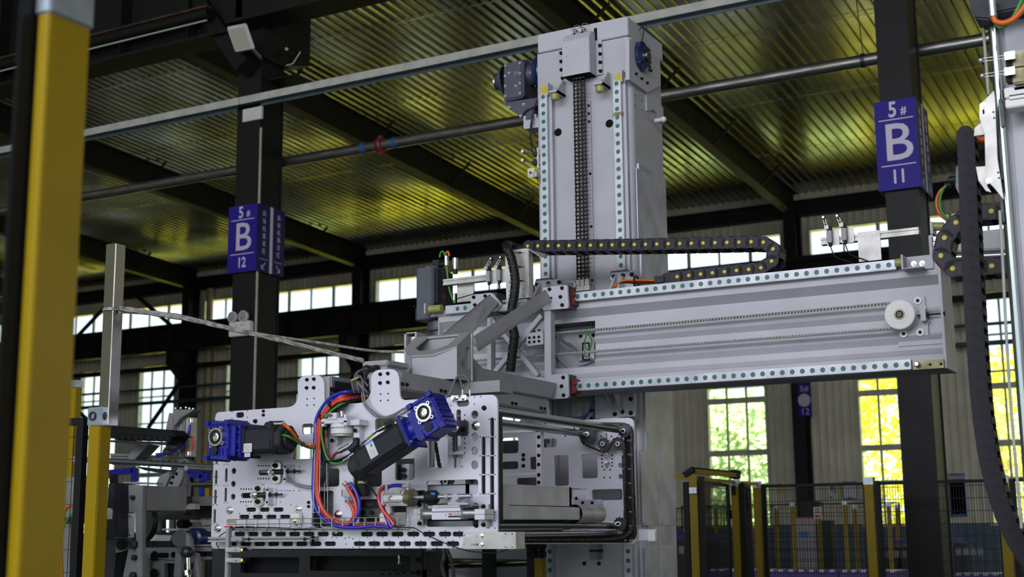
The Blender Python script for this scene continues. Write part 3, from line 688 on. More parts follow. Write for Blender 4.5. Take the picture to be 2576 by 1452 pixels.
for x, y in ((1599, 186), (1613, 198), (1627, 209), (1634, 157), (1636, 178)): putp('bolt-black', t, PX(x, y, sx), (1, 0, 0), .010)
t2 = T('sensor_lead', 'thin dark cable curling over the right side of the column head', 'cable', None, PX(1613, 80, TR))
obj('cable', MB().tube(smooth([PX(1608, 75, TR+.006), PX(1617, 68, TR+.02), PX(1619, 80, TR+.02), PX(1614, 106, TR+.012)]), .0028, 6), 'black_cable', t2)
# hook bracket on right face
hx = TR+.0
b = MB(); pts = [PX(x, y, hx) for x, y in ((1622, 238), (1640, 240), (1664, 273), (1664, 312), (1655, 306), (1646, 284), (1638, 277), (1623, 279))]
b.prism(pts, (.012, 0, 0)); h = obj('hook_bracket', b, 'grey_paint', t)
c = PX(1648, 304, hx+.02); b = MB(); b.cyl(c, c+Vector((.05, 0, 0)), .012, 12); b.sph(c+Vector((.05, 0, 0)), .017, 8); obj('hook_peg', b, 'white_plastic', h)
b = MB()
for x, y in ((1596.5, 240), (1597, 265), (1615, 253), (1616, 277)): b.cyl(PX(x, y, TR-.001), PX(x, y, TR+.0008), .004, 8)
o = obj('tapped_holes', b, 'socket_dark', t); o['kind'] = 'stuff'
# lower column strip w/ bolts visible below the gripper
for x, y in ((1470, 1418), (1507, 1418)): putp('bolt-black', t, PY(x, y, YT), s=.011)
p = PY(1560, 1220, YT)
# ---------------------------------------------------------------- roller chains
def chain(name, path, pitch, w, strands, parent, r=None, normal=(0, 1, 0), gap=None, m='chain_steel'):
    P = smooth(path, 8) if len(path) > 2 else [Vector(p) for p in path]
    # resample
    out = [P[0]]; acc = 0
    for a, c in zip(P, P[1:]):
        L = (c-a).length; s = pitch-acc
        while s <= L: out.append(a+(c-a)*(s/L)); s += pitch
        acc = (acc+L) % pitch
    nrm = Vector(normal).normalized(); r = r or pitch*.38; b = MB(); gap = gap or w
    for i in range(len(out)-1):
        a, c = out[i], out[i+1]; d = (c-a).normalized(); u = nrm.cross(d).normalized()
        for s in range(strands):
            off = nrm*((s-(strands-1)/2)*gap)
            for side in (-1, 1):
                k = w/2*(1.0 if i % 2 else .78); o_ = off+nrm*side*k; th = nrm*side*.06*pitch
                prof = [a-d*r*.9, a-d*r*.5+u*r*.8, a+u*r*.9, (a+c)/2+u*r*.55, c+u*r*.9, c+d*r*.5+u*r*.8, c+d*r*.9, c+d*r*.5-u*r*.8, c-u*r*.9, (a+c)/2-u*r*.55, a-u*r*.9, a-d*r*.5-u*r*.8]
                b.add([p+o_ for p in prof]+[p+o_+th for p in prof], [tuple(range(12)), tuple(range(12, 24))]+[(j, (j+1) % 12, 12+(j+1) % 12, 12+j) for j in range(12)])
        b.cyl(a-nrm*(gap*(strands-1)/2+w*.62), a+nrm*(gap*(strands-1)/2+w*.62), pitch*.16, 6)
        for s in range(strands): off = nrm*((s-(strands-1)/2)*gap); b.cyl(a+off-nrm*w*.36, a+off+nrm*w*.36, pitch*.28, 8, cap=False)
    o = obj(name, b, m, parent, fix=False); o['kind'] = 'stuff' if parent else 'thing'; return o
t = T('lift_chain', 'triple-strand oily roller chain hanging down the column front', 'chain', None, PY(1460, 450, YTR-.03))
yc_ = YT-.055; p, q = PY(1458, 186, yc_), PY(1467, 706, yc_); xm = PY(1461, 400, yc_).x
b_ = chain('chain_links', [(xm, yc_, p.z), (xm, yc_, q.z)], .0222, .0225, 3, t, r=.0105, normal=(1, 0, 0))
# anchor: three rods in a block
x0, x1 = xm-.038, xm+.038; zA = PY(1467, 706, yc_).z
b = MB()
for k in range(3): b.box((x0+k*.027, yc_-.012, zA-.03), (x0+k*.027+.022, yc_+.012, zA+.004))
b.box((x0-.004, yc_-.014, zA-.055), (x1+.004, yc_+.05, zA-.032)); obj('chain_anchor', b, 'sheet_steel', t)
for k in range(4): putp('screw_hole', t, (x0+.008+k*.02, yc_-.014, zA-.043), s=.003)
# curved chain guide piece left of anchor
t = T('guide_finger', 'small curved steel chain guide finger beside the chain anchor', 'guide', None, PY(1437, 722, yc_))
b = MB(); b.tube([PY(1428, 710, YT-.08), PY(1442, 708, YT-.08), PY(1447, 718, YT-.08), PY(1441, 726, YT-.08)], .006, 8); obj('finger', b, 'sheet_steel', t)
# two small sensors above the guard
for i, (x, y, lab) in enumerate(((1444, 81, 'left'), (1464, 76, 'right'))):
    t = T('proximity_sensor', 'small %s proximity sensor on the chain guard at the column head' % lab, 'sensor', 'proximity sensors on the column head', PY(x, y, G+.02))
    c = PY(x, y, G+.04); b = MB(); b.box((c.x-.014, c.y-.01, c.z-.012), (c.x+.014, c.y-.006, c.z+.014)); b.box((c.x-.014, c.y-.01, c.z+.01), (c.x+.014, c.y+.03, c.z+.014)); obj('sensor_bracket', b, 'sheet_steel', t)
    obj('sensor_body', MB().cyl((c.x+.006, c.y-.004, c.z-.026), (c.x+.006, c.y-.004, c.z+.004), .0075, 12), 'rubber', t)
    obj('sensor_nut', MB().cyl((c.x-.008, c.y-.004, c.z-.028), (c.x-.008, c.y-.004, c.z+.002), .005, 10), 'brass_dirty', t)
    obj('sensor_wire', MB().tube(smooth([c+Vector((0, 0, .008)), c+Vector((.004, 0, .035)), c+Vector((.02, .03, .045)), c+Vector((.035, .06, .02))]), .0018, 5), 'film', t)
# ---------------------------------------------------------------- drive gear motor left of the column head
t = T('drive_gearmotor', 'dark violet-grey gear motor on the left of the column head', 'gearmotor', None, PY(1300, 220, YT+.12))
g0 = YT+.02; zt_ = zz(1230, 0, .2755)
P = [PY(*zt_(x, y), g0) for x, y in ((150, 580), (300, 545), (318, 560), (320, 880), (300, 892), (145, 930), (135, 915), (133, 600))]
b = MB(); b.prism(P, (0, .17, 0)); obj('gear_housing', b, 'gear_violet', t, .006)
Pc = [PY(*zt_(x, y), g0-.006) for x, y in ((150, 590), (290, 560), (298, 875), (150, 905))]
cv = obj('gear_cover', MB().prism(Pc, (0, .006, 0)), 'gear_violet', t, .002)
for x, y in ((149, 601), (282, 576), (184, 667), (283, 671), (148, 695), (282, 761), (148, 787), (244, 785), (283, 853), (148, 877)): putp('bolt-zinc', t, PY(*zt_(x, y), g0-.006), s=.0075)
c = PY(*zt_(135, 740), g0+.09); b = MB(); b.lathe(c+Vector((.02, 0, 0)), (-1, 0, 0), [(0, .085), (.02, .082), (.035, .06), (.05, .055), (.055, .04), (.055, .001)], 24); obj('side_hub', b, 'gear_violet', t)
b = MB(); b.ring(c+Vector((-.036, 0, 0)), (-1, 0, 0), .048, .03, .012, 20); obj('hub_ring', b, 'stainless', t)
c2 = PY(*zt_(330, 700), g0+.09); b = MB(); b.lathe(c2, (1, 0, 0), [(-.02, .10), (.02, .095), (.04, .07), (.09, .066), (.09, .05)], 24); obj('output_neck', b, 'gear_violet', t)
b = MB(); b.lathe((TL-.05, c2.y, c2.z), (1, 0, 0), [(0, .05), (0, .095), (.022, .1), (.03, .09), (.05, .085)], 24); o = obj('output_flange', b, 'navy_paint', t); o['label'] = 'navy blue flange against the column'
for k in range(6): a = k*pi/3+.2; putp('bolt-zinc', t, (TL-.05, c2.y+cos(a)*.085, c2.z+sin(a)*.085), (-1, 0, 0), .008)
P = [PY(*zt_(x, y), g0+.01) for x, y in ((145, 935), (330, 905), (445, 890), (440, 960), (330, 1010), (300, 1060), (280, 1060), (165, 985))]
b = MB(); b.prism(P, (0, .15, 0)); obj('motor_foot', b, 'gear_violet', t, .004)
P = [PY(*zt_(x, y), g0+.03) for x, y in ((330, 990), (415, 975), (412, 1085), (400, 1105), (335, 1110), (322, 1040))]
b = MB(); b.prism(P, (0, .09, 0)); obj('torque_arm', b, 'gear_violet', t, .004)
for x, y in ((184, 982), (316, 955), (290, 1060)): putp('bolt-zinc', t, PY(*zt_(x, y), g0+.008), s=.009)
t = T('motor_bracket', 'light grey U-shaped steel bracket under the drive gear motor', 'bracket', None, PY(1340, 310, YT))
P = [PY(*zt_(x, y), YT+.01) for x, y in ((315, 1060), (333, 1057), (336, 1100), (412, 1085), (414, 1042), (430, 1040), (432, 1075), (468, 1070), (468, 1160), (330, 1178), (316, 1170))]
b = MB(); b.prism(P, (0, .10, 0)); obj('bracket', b, 'grey_paint', t)
t = T('motor_cable', 'pair of thin black cables hanging below the drive gear motor', 'cable', None, PY(1336, 340, YT))
b = MB(); b.tube(smooth([PY(*zt_(x, y), YT-.01) for x, y in ((440, 910), (400, 1030), (378, 1180), (382, 1290), (400, 1380), (415, 1420))]), .0035, 6)
b.tube(smooth([PY(*zt_(x, y), YT-.01) for x, y in ((410, 1060), (385, 1190), (392, 1300), (420, 1360), (445, 1400))]), .0035, 6); obj('cable', b, 'black_cable', t)
# roller lever limit switches on the left side
zb_ = zz(1250, 350, .2962)
for i, (y0, lab) in enumerate(((120, 'upper'), (195, 'lower'))):
    t = T('limit_switch', '%s roller-lever limit switch on the left edge of the column' % lab, 'switch', 'limit switches on the column edge', PY(*zb_(320, y0), YTR))
    a = PY(*zb_(305, y0-12), YTR); c = PY(*zb_(342, y0+22), YTR); BX('switch_body', (a.x, YTR-.012, c.z), (c.x, YTR+.02, a.z), 'machine_dark', t, .003)
    obj('lever', MB().bar(PY(*zb_(302, y0+5), YTR-.012), PY(*zb_(240, y0-8), YTR-.012), .006, .014, (0, 1, 0)), 'dark_steel', t)
    b = MB(); e = PY(*zb_(229, y0-10), YTR); b.cyl((e.x, e.y-.02, e.z), (e.x, e.y+.0, e.z), .009, 14); obj('lever_roller', b, 'bright_steel', t)
t = T('switch_plate', 'narrow vertical steel plate carrying the column limit switches', 'plate', None, PY(1355, 400, YTR))
p, q = PY(*zb_(345, 78), YTR+.01), PY(*zb_(364, 250), YTR+.01); BX('plate', (p.x, YTR, q.z), (q.x, YTR+.006, p.z), 'sheet_steel', t)
for y in (90, 130, 165, 205, 240): putp('bolt-zinc', t, PY(*zb_(355, y), YTR), s=.006)
t = T('indicator_bracket', 'small white angle bracket with a red-brown button left of the column', 'bracket', None, PY(1335, 435, YTR-.04))
p, q = PY(*zb_(263, 252), YTR-.03), PY(*zb_(322, 322), YTR-.03); BX('bracket_face', (p.x, YTR-.034, q.z), (q.x, YTR-.03, p.z), 'sheet_steel', t, .001); BX('bracket_arm', (q.x-.004, YTR-.034, q.z), (PY(1357, 435, YTR).x, YTR+.0, q.z+.03), 'sheet_steel', t)
c = PY(*zb_(288, 286), YTR-.036); o = obj('button', MB().cyl(c, c+Vector((0, -.012, 0)), .006, 10), 'seal_red', t)
obj('lead', MB().tube(smooth([PY(*zb_(x, y), YTR-.01) for x, y in ((325, 260), (350, 280), (345, 330), (352, 400))]), .002, 5), 'black_cable', t)
# rail carriages between beam and column (green/red end caps)
for xpx, lab in ((1418, 'left'), (1063.5+500, 'right')):
    t = T('rail_carriage', 'green-capped linear bearing block on the %s column rail above the beam' % lab, 'bearing', 'bearing blocks joining the beam to the column', PY(xpx, 700, YTR))
    X = xl if lab == 'left' else xr; zc_ = PY(xpx, 688 if lab == 'right' else 703, YTR-.02).z
    BX('end_cap', (X-.048, YTR-.03, zc_-.014), (X+.048, YTR+.018, zc_+.012), 'rail_green', t, .002); BX('seal_strip', (X-.046, YTR-.03, zc_+.012), (X+.046, YTR+.018, zc_+.016), 'seal_red', t)
    b = MB()
    for k in range(3): b.box((X-.048+k*.036, YTR-.034, zc_-.032), (X-.030+k*.036, YTR+.018, zc_-.014))
    obj('cap_clips', b, 'white_plastic', t); BX('block_body', (X-.045, YTR-.026, zc_-.15), (X+.045, YTR+.018, zc_-.014), 'dark_steel', t)
# slider lugs (bracket with triangular ribs) over beam
for k, (x0p, x1p, yt_) in enumerate(((1345, 1412, 708), (1538, 1592, 687))):
    t = T('slide_bracket', 'grey ribbed slide bracket with black bolts behind the beam top, %s' % ('left one' if k == 0 else 'right one'), 'bracket', 'slide brackets behind the beam', PY(x0p, yt_, YTR-.1))
    ya = YTR-.05; p = PY(x0p, yt_, ya); q = PY(x1p, yt_, ya); zb = PY(1500, 760, ya).z
    b = MB(); b.box((p.x, ya, zb), (q.x, ya+.018, p.z)); obj('back_plate', b, 'grey_paint', t)
    b = MB()
    for j in (.15, .5): xx = p.x+(q.x-p.x)*j; b.prism([(xx, ya, p.z-.01), (xx, ya-.12, zb), (xx, ya, zb)], (.012, 0, 0))
    obj('rib', b, 'grey_paint', t)
    for j in (.02, .45, .85): putp('bolt-black', t, (p.x+(q.x-p.x)*j+.012, ya, p.z-.02), s=.0125)
# ---------------------------------------------------------------- BEAM
t = T('gantry_beam', 'long light-grey horizontal gantry beam with folded grooves and two green-capped rails', 'beam', None, (-2.5, 6.1, 2.3))
bx0 = PY(1105, 800, YF).x; bx1 = PY(2367, 800, YF).x
zy = lambda y: PY(1669, y, YF).z
prof = [(zy(726), 0), (zy(745), 0), (zy(756), -.0), (zy(757), .0), (zy(776), .045), (zy(824), .045), (zy(836), .028), (zy(849), .047), (zy(884), .045), (zy(893), .028), (zy(907), .047), (zy(922), .045), (zy(935), .012), (zy(938), 0), (zy(972), 0)]
ox0, ox1 = PY(1372, 860, YF+.04).x, PY(1497, 860, YF+.04).x; oz1, oz0 = PY(1480, 808, YF+.04).z, PY(1480, 921, YF+.04).z
BD = .225; ztopb, zbot = prof[0][0], prof[-1][0]
def bseg(b, xa, xb, pr): 
    n = len(pr); b.add([(xa, YF+d, z) for z, d in pr]+[(xb, YF+d, z) for z, d in pr], [(i, n+i, n+i+1, i+1) for i in range(n-1)])
def clip(pr, za, zb_):
    out = []
    for (z0, d0), (z1, d1) in zip(pr, pr[1:]):
        if z1 >= za or z0 <= zb_: continue
        for z, d in ((z0, d0), (z1, d1)):
            zc2 = min(za, max(zb_, z)); f = 0 if z0 == z1 else (z0-zc2)/(z0-z1); out.append((zc2, d0+(d1-d0)*f))
    o2 = []
    for p in out:
        if not o2 or p != o2[-1]: o2.append(p)
    return o2
b = MB(); bseg(b, bx0, ox0, prof); bseg(b, ox1, bx1, prof); bseg(b, ox0, ox1, clip(prof, 9, oz1)); bseg(b, ox0, ox1, clip(prof, oz0, -9))
xa, xb = bx0, bx1
b.add([(xa, YF, ztopb), (xb, YF, ztopb), (xb, YF+BD, ztopb), (xa, YF+BD, ztopb)], [(0, 1, 2, 3)]); b.add([(xa, YF, zbot), (xb, YF, zbot), (xb, YF+BD, zbot), (xa, YF+BD, zbot)], [(3, 2, 1, 0)]); b.add([(xa, YF+BD, zbot), (xb, YF+BD, zbot), (xb, YF+BD, ztopb), (xa, YF+BD, ztopb)], [(0, 1, 2, 3)])
obj('beam_body', b, 'grey_paint', t, fix=False)
BX('end_plate', (bx1, YF+.0, zbot), (bx1+.012, YF+BD+.01, ztopb-.012), 'grey_paint', t, .002); BX('end_plate', (bx0-.008, YF, zbot), (bx0, YF+BD, ztopb), 'grey_paint', t, .002)
# opening interior
b = MB(); b.box((ox0, YF+.19, oz0-.01), (ox1+.02, YF+.2, oz1)); b.box((ox0-.01, YF+.05, oz0-.012), (ox1+.02, YF+.2, oz0-.004)); b.box((ox1, YF+.05, oz0), (ox1+.003, YF+.2, oz1)); obj('opening_back', b, 'grey_panel', t)
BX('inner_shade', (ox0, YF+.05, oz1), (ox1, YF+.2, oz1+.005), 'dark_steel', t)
c = PY(1449, 868, YF+.18); b = MB(); b.ring(c, (0, 1, 0), .125, .105, .02, 32); obj('inner_ring', b, 'grey_panel', t)
b = MB(); p, q = PY(1456, 845, YF+.17), PY(1496, 905, YF+.17); b.box((p.x, YF+.165, q.z), (q.x, YF+.175, p.z)); obj('inner_plate', b, 'sheet_steel', t)
b = MB(); q4 = [PY(x, y, YF+.16) for x, y in ((1466, 863), (1482, 863), (1482, 905), (1466, 905))]
for a, c in zip(q4, q4[1:]+q4[:1]): b.bar(a, c, .004, .005)
obj('slot_outline', b, 'socket_dark', t)
for x, y in ((1461, 846), (1492, 843)): putp('bolt-black', t, PY(x, y, YF+.165), s=.010)
t2 = T('wire_loop', 'bright green cable loop inside the beam opening', 'cable', None, PY(1480, 850, YF+.1))
obj('cable', MB().tube(smooth([PY(x, y, YF+.12) for x, y in ((1489, 815), (1482, 834), (1473, 850), (1471, 868), (1477, 879), (1486, 873), (1489, 860), (1485, 848), (1478, 838), (1484, 824))]), .0035, 6), 'green_cable', t2)
t2 = T('inner_cable', 'two dark cables crossing inside the beam opening', 'cable', None, PY(1440, 860, YF+.1))
b = MB(); b.tube(smooth([PY(x, y, YF+.11) for x, y in ((1399, 842), (1425, 865), (1450, 880), (1497, 909))]), .006, 6); b.tube(smooth([PY(x, y, YF+.11) for x, y in ((1497, 907), (1480, 916), (1455, 924))]), .006, 6); b.tube(smooth([PY(x, y, YF+.12) for x, y in ((1430, 862), (1450, 878), (1470, 893))]), .003, 6); obj('cable', b, 'grey_cable', t2)
# rails on the beam
zr1 = (PY(1442, 745.5, YR).z+PY(2240, 668.5, YR).z)/2; zr2 = (PY(1450, 972, YR).z+PY(2236, 920, YR).z)/2; hw = .0225
rx0 = PY(1120, 776, YR).x; rx1 = PY(2254, 667, YR).x; rx2 = PY(2292, 920, YR).x
BX('guide_rail', (rx0, YR, zr1-hw), (rx1, YF, zr1+hw), 'rail_steel', t, .002); BX('guide_rail', (rx0, YR, zr2-hw), (rx2, YF, zr2+hw), 'rail_steel', t, .002)
for (zr_, xe, x_a) in ((zr1, 2236, 668.5), (zr2, 2281.5, 919.5)):
    xs = PY(xe, x_a, YR).x; n = 0
    L = xs-rx0; pt = PY(2236, 668, YR).x-PY(2210, 670.5, YR).x
    rail_caps(t, (xs, YR, zr_), (-.0479*.985, 0, 0), int(L/.0472), .0118)
# light pad ledges behind the rails
# pulley plate at right end
z9 = zz(2200, 600, .2617)
p, q = PY(*z9(200, 500), YF+.045), PY(*z9(665, 1010), YF+.045)
BX('tension_cover', (p.x, YF+.040, q.z), (bx1-.002, YF+.046, p.z), 'grey_paint', t)
P = px([z9(*u) for u in ((265, 575), (480, 558), (488, 640), (500, 660), (510, 800), (535, 800), (515, 825), (520, 930), (290, 940))], YF+.03)
pp = plateY('tension_plate', [P], YF+.028, .012, 'grey_paint', t)
for u in ((417, 599), (281, 917), (440, 903)):
    c = PY(*z9(*u), YF+.028); b = MB(); b.ring(c, (0, -1, 0), .0175, .008, .006, 18); obj('slot_washer', b, 'white_plastic', t); putp('bolt-black', t, c+Vector((0, -.004, 0)), s=.0085)
c = PY(*z9(478, 738), YF+.01); b = MB(); b.box((c.x-.012, YF-.012, c.z-.028), (c.x+.010, YF+.028, c.z+.028)); obj('tension_block', b, 'grey_paint', t)
b = MB(); e = PY(*z9(668, 724), YF+.01); b.cyl((c.x-.03, YF+.008, c.z), (e.x, YF+.008, c.z), .004, 8); b.cyl((c.x+.01, YF+.008, c.z), (c.x+.02, YF+.008, c.z), .010, 6); b.cyl((e.x-.004, YF+.008, c.z), (e.x+.006, YF+.008, c.z), .009, 6); obj('tension_screw', b, 'black_bolt', t)
tp = T('belt_pulley', 'white flanged belt pulley with brass-ringed hub at the right beam end', 'pulley', None, PY(*z9(245, 730), YF-.03))
c = PY(*z9(240, 730), YF-.035); b = MB(); b.lathe(c, (0, 1, 0), [(0, .028), (0, .0635), (.003, .068), (.008, .068), (.012, .06), (.05, .06), (.054, .068), (.06, .068), (.062, .02)], 40); obj('pulley_wheel', b, 'white_plastic', tp)
obj('hub_face', MB().ring(c+Vector((0, -.0015, 0)), (0, 1, 0), .036, .024, .003, 30), 'white_plastic', tp)
obj('bearing_ring', MB().ring(c+Vector((0, -.003, 0)), (0, 1, 0), .0245, .017, .012, 28), 'brass_dirty', tp)
obj('pulley_axle', MB().cyl(c+Vector((0, -.004, 0)), c+Vector((0, .08, 0)), .0125, 20), 'dark_steel', tp)
for k in range(6): a = k*pi/3+.3; putp('bolt-zinc', tp, c+Vector((cos(a)*.050, 0, sin(a)*.050)), s=.0028)
# timing belt: two runs with teeth
tb = T('timing_belt', 'light grey toothed belt running in two strands along the beam face', 'belt', None, (-2.4, YF, 2.5))
yb = YF-.018
za = PY(1669, 815.5, yb).z; zb2 = PY(1669, 871, yb).z
xl0 = bx0+.05; xr0 = c.x
zt1 = c.z+.061; zt2 = c.z-.061
b = MB()
for (z0, z1, sgn) in ((PY(1500, 828, yb).z, zt1, -1), (PY(1500, 884, yb).z, zt2, 1)):
    p = Vector((xl0, yb+.012, z0+(z0-z1)*0)); q = Vector((xr0, yb+.012, z1))
    b.bar(p, q, .024, .0035); d = (q-p).normalized(); L = (q-p).length; n = int(L/.0155)
    for i in range(n):
        u = p+d*(i*.0155+.006); b.obox(u+Vector((0, 0, sgn*.0042)), (1, 0, 0), (0, 1, 0), (0, 0, 1), .0044, .012, .0042)
o = obj('belt_run', b, 'belt_grey', tb)
# rail end stops
t = T('rail_stop', 'folded steel stop bracket with urethane buffer at the right end of the upper beam rail', 'stop', None, PY(2300, 660, YR))
a = PY(*z9(270, 170), YR-.01); c = PY(*z9(295, 300), YR-.01); d = PY(*z9(545, 170), YR-.01)
b = MB(); b.box((a.x, YR-.05, c.z), (a.x+.008, YF, a.z)); b.box((a.x, YF-.012, c.z), (d.x, YF, a.z)); b.box((a.x, YR-.05, c.z-.004), (d.x-.03, YF, c.z)); obj('stop_bracket', b, 'grey_panel', t)
for x, y in ((378, 243), (458, 240)): putp('nut-zinc', t, PY(*z9(x, y), YF-.012), s=.011)
c = PY(*z9(243, 232), YR-.01); b = MB(); b.lathe(c, (1, 0, 0), [(-.02, .001), (-.02, .019), (.012, .02)], 16); o = obj('stop_buffer', b, 'urethane', t); o['label'] = 'yellow-green urethane buffer'
t = T('rail_end_bar', 'dirty brass-coloured bar with bolt and holes at the end of the lower beam rail', 'bar', None, PY(2330, 915, YR))
p, q = PY(*z9(360, 1170), YF-.02), PY(*z9(668, 1262), YF-.02); BX('bar', (p.x, YF-.02, q.z+.008), (q.x, YF, p.z-.004), 'brass_dirty', t)
c = PY(*z9(415, 1212), YF-.02); obj('stud', MB().lathe(c, (0, -1, 0), [(0, .013), (.02, .013), (.028, .009), (.028, .001)], 16), 'bright_steel', t)
for u in ((535, 1213), (640, 1208)): putp('screw_hole', t, PY(*z9(*u), YF-.02), s=.006)
t = T('rail_stop', 'steel stop plate with amber buffer at the left end of the upper beam rail', 'stop', None, PY(1080, 780, YR))
z6 = zz(1020, 620, .16529)
a = PY(*z6(343, 885), YR); c = PY(*z6(372, 1035), YR); b = MB(); b.box((a.x, YR-.04, c.z), (a.x+.008, YF, a.z)); b.box((a.x, YF-.01, c.z-.01), (a.x+.1, YF, c.z+.02)); obj('stop_plate', b, 'grey_paint', t)
a = PY(*z6(372, 962), YR-.012); c = PY(*z6(550, 950), YR-.012); o = obj('stop_buffer', MB().cyl(a, (c.x, a.y, a.z), .021, 18), 'urethane', t); o['label'] = 'amber urethane buffer'
# left end of the beam: box opening with big servo motor
t = T('servo_motor', 'large upright slate-grey servo motor standing at the left end of the beam', 'motor', None, PY(1080, 850, YF+.08))
ym = YF+.02; f = lambda x, y: PY(*z6(x, y), ym)
A = f(150, 350); B = f(415, 350); zt = f(280, 325).z; zm = f(280, 905).z; zq = f(280, 970).z
dx = B.x-A.x
def octa(x0, x1, y0, y1, ch, z0, z1): return [(x0+ch, y0), (x1-ch, y0), (x1, y0+ch), (x1, y1-ch), (x1-ch, y1), (x0+ch, y1), (x0, y1-ch), (x0, y0+ch)]
b = MB(); b.prism([(x, y, zm-.02) for x, y in octa(A.x, B.x, ym, ym+.2, .012, 0, 0)], (0, 0, zt-zm+.02)); obj('motor_body', b, 'motor_slate', t, .003)
b = MB(); b.prism([(x, y, zt) for x, y in octa(A.x+.02, B.x-.0, ym+.02, ym+.18, .03, 0, 0)], (0, 0, .012)); obj('top_cap', b, 'motor_slate', t)
BX('side_rib', (B.x, ym+.03, zm), (B.x+.012, ym+.07, zt-.01), 'motor_grey', t); BX('side_rib', (B.x, ym+.13, zm), (B.x+.012, ym+.19, zt-.01), 'motor_grey', t)
a = f(120, 975); c = f(440, 1130); b = MB(); b.prism([(x, y, c.z+.012) for x, y in octa(a.x, B.x+.012, ym-.01, ym+.21, .03, 0, 0)], (0, 0, zq-c.z+.02)); obj('mount_flange', b, 'motor_slate', t, .004)
cc = Vector((f(345, 1120).x+.012, ym+.10, f(345, 1120).z)); s1 = .067
b = MB(); b.lathe(cc, (0, 0, -1), [(0, s1*1.0), (.035, s1), (.05, s1*.97), (.055, s1*.72), (.085, s1*.70), (.09, s1*.95), (.125, s1*.98), (.13, s1*.8), (.16, s1*.8)], 32); obj('gear_stage', b, 'motor_slate', t)
c = f(378, 300); b = MB(); b.box((c.x-.012, ym+.04, zt+.01), (c.x+.03, ym+.09, zt+.045)); b.cyl((c.x+.03, ym+.06, zt+.022), (c.x+.06, ym+.06, zt+.022), .012, 12); obj('connector_box', b, 'motor_grey', t)
o = obj('cable_plug', MB().cyl((c.x+.068, ym+.055, zt+.01), (c.x+.068, ym+.055, zt+.062), .0125, 14), 'stainless', t)
c = f(670, 320); o = obj('power_plug', MB().cyl((c.x, ym+.06, f(670, 390).z), (c.x, ym+.06, c.z), .013, 14), 'motor_grey', t); obj('cable_plug', MB().cyl((c.x, ym+.06, c.z), (c.x, ym+.06, f(670, 150).z), .0145, 14), 'stainless', t)
c = f(652, 750); obj('cable_plug', MB().cyl((c.x, ym+.06, f(650, 830).z), (c.x, ym+.06, f(650, 690).z), .008, 12), 'stainless', t)
c = f(592, 705); o = obj('warning_mark', MB().ring((B.x+.0125, ym+.10, c.z), (1, 0, 0), .011, .008, .001, 20), 'print_red', t)
putp('bolt-black', t, f(150, 915)+Vector((0, .0, 0)), (-1, 0, 0), .012); putp('bolt-black', t, f(465, 880), s=.012)
t = T('motor_cable', 'green and orange cables looping down from the upright servo motor', 'cable', None, PY(1130, 700, YF+.05))
yy = ym+.055
obj('cable', MB().tube(smooth([PY(*z6(x, y), yy) for x, y in ((522, 170), (530, 110), (565, 75), (595, 120), (625, 250), (645, 480), (670, 660), (720, 800), (750, 870))]), .0055, 8), 'green_cable', t)
o = obj('orange_cable', MB().tube(smooth([PY(*z6(x, y), yy+.012) for x, y in ((668, 150), (655, 90), (630, 85), (612, 150), (625, 330), (660, 560), (700, 750), (745, 860))]), .006, 8), 'orange_cable', t)
obj('cable_tie', MB().ring(PY(*z6(613, 215), yy+.005), (0, .1, 1), .013, .010, .006, 12), 'black_cable', t)
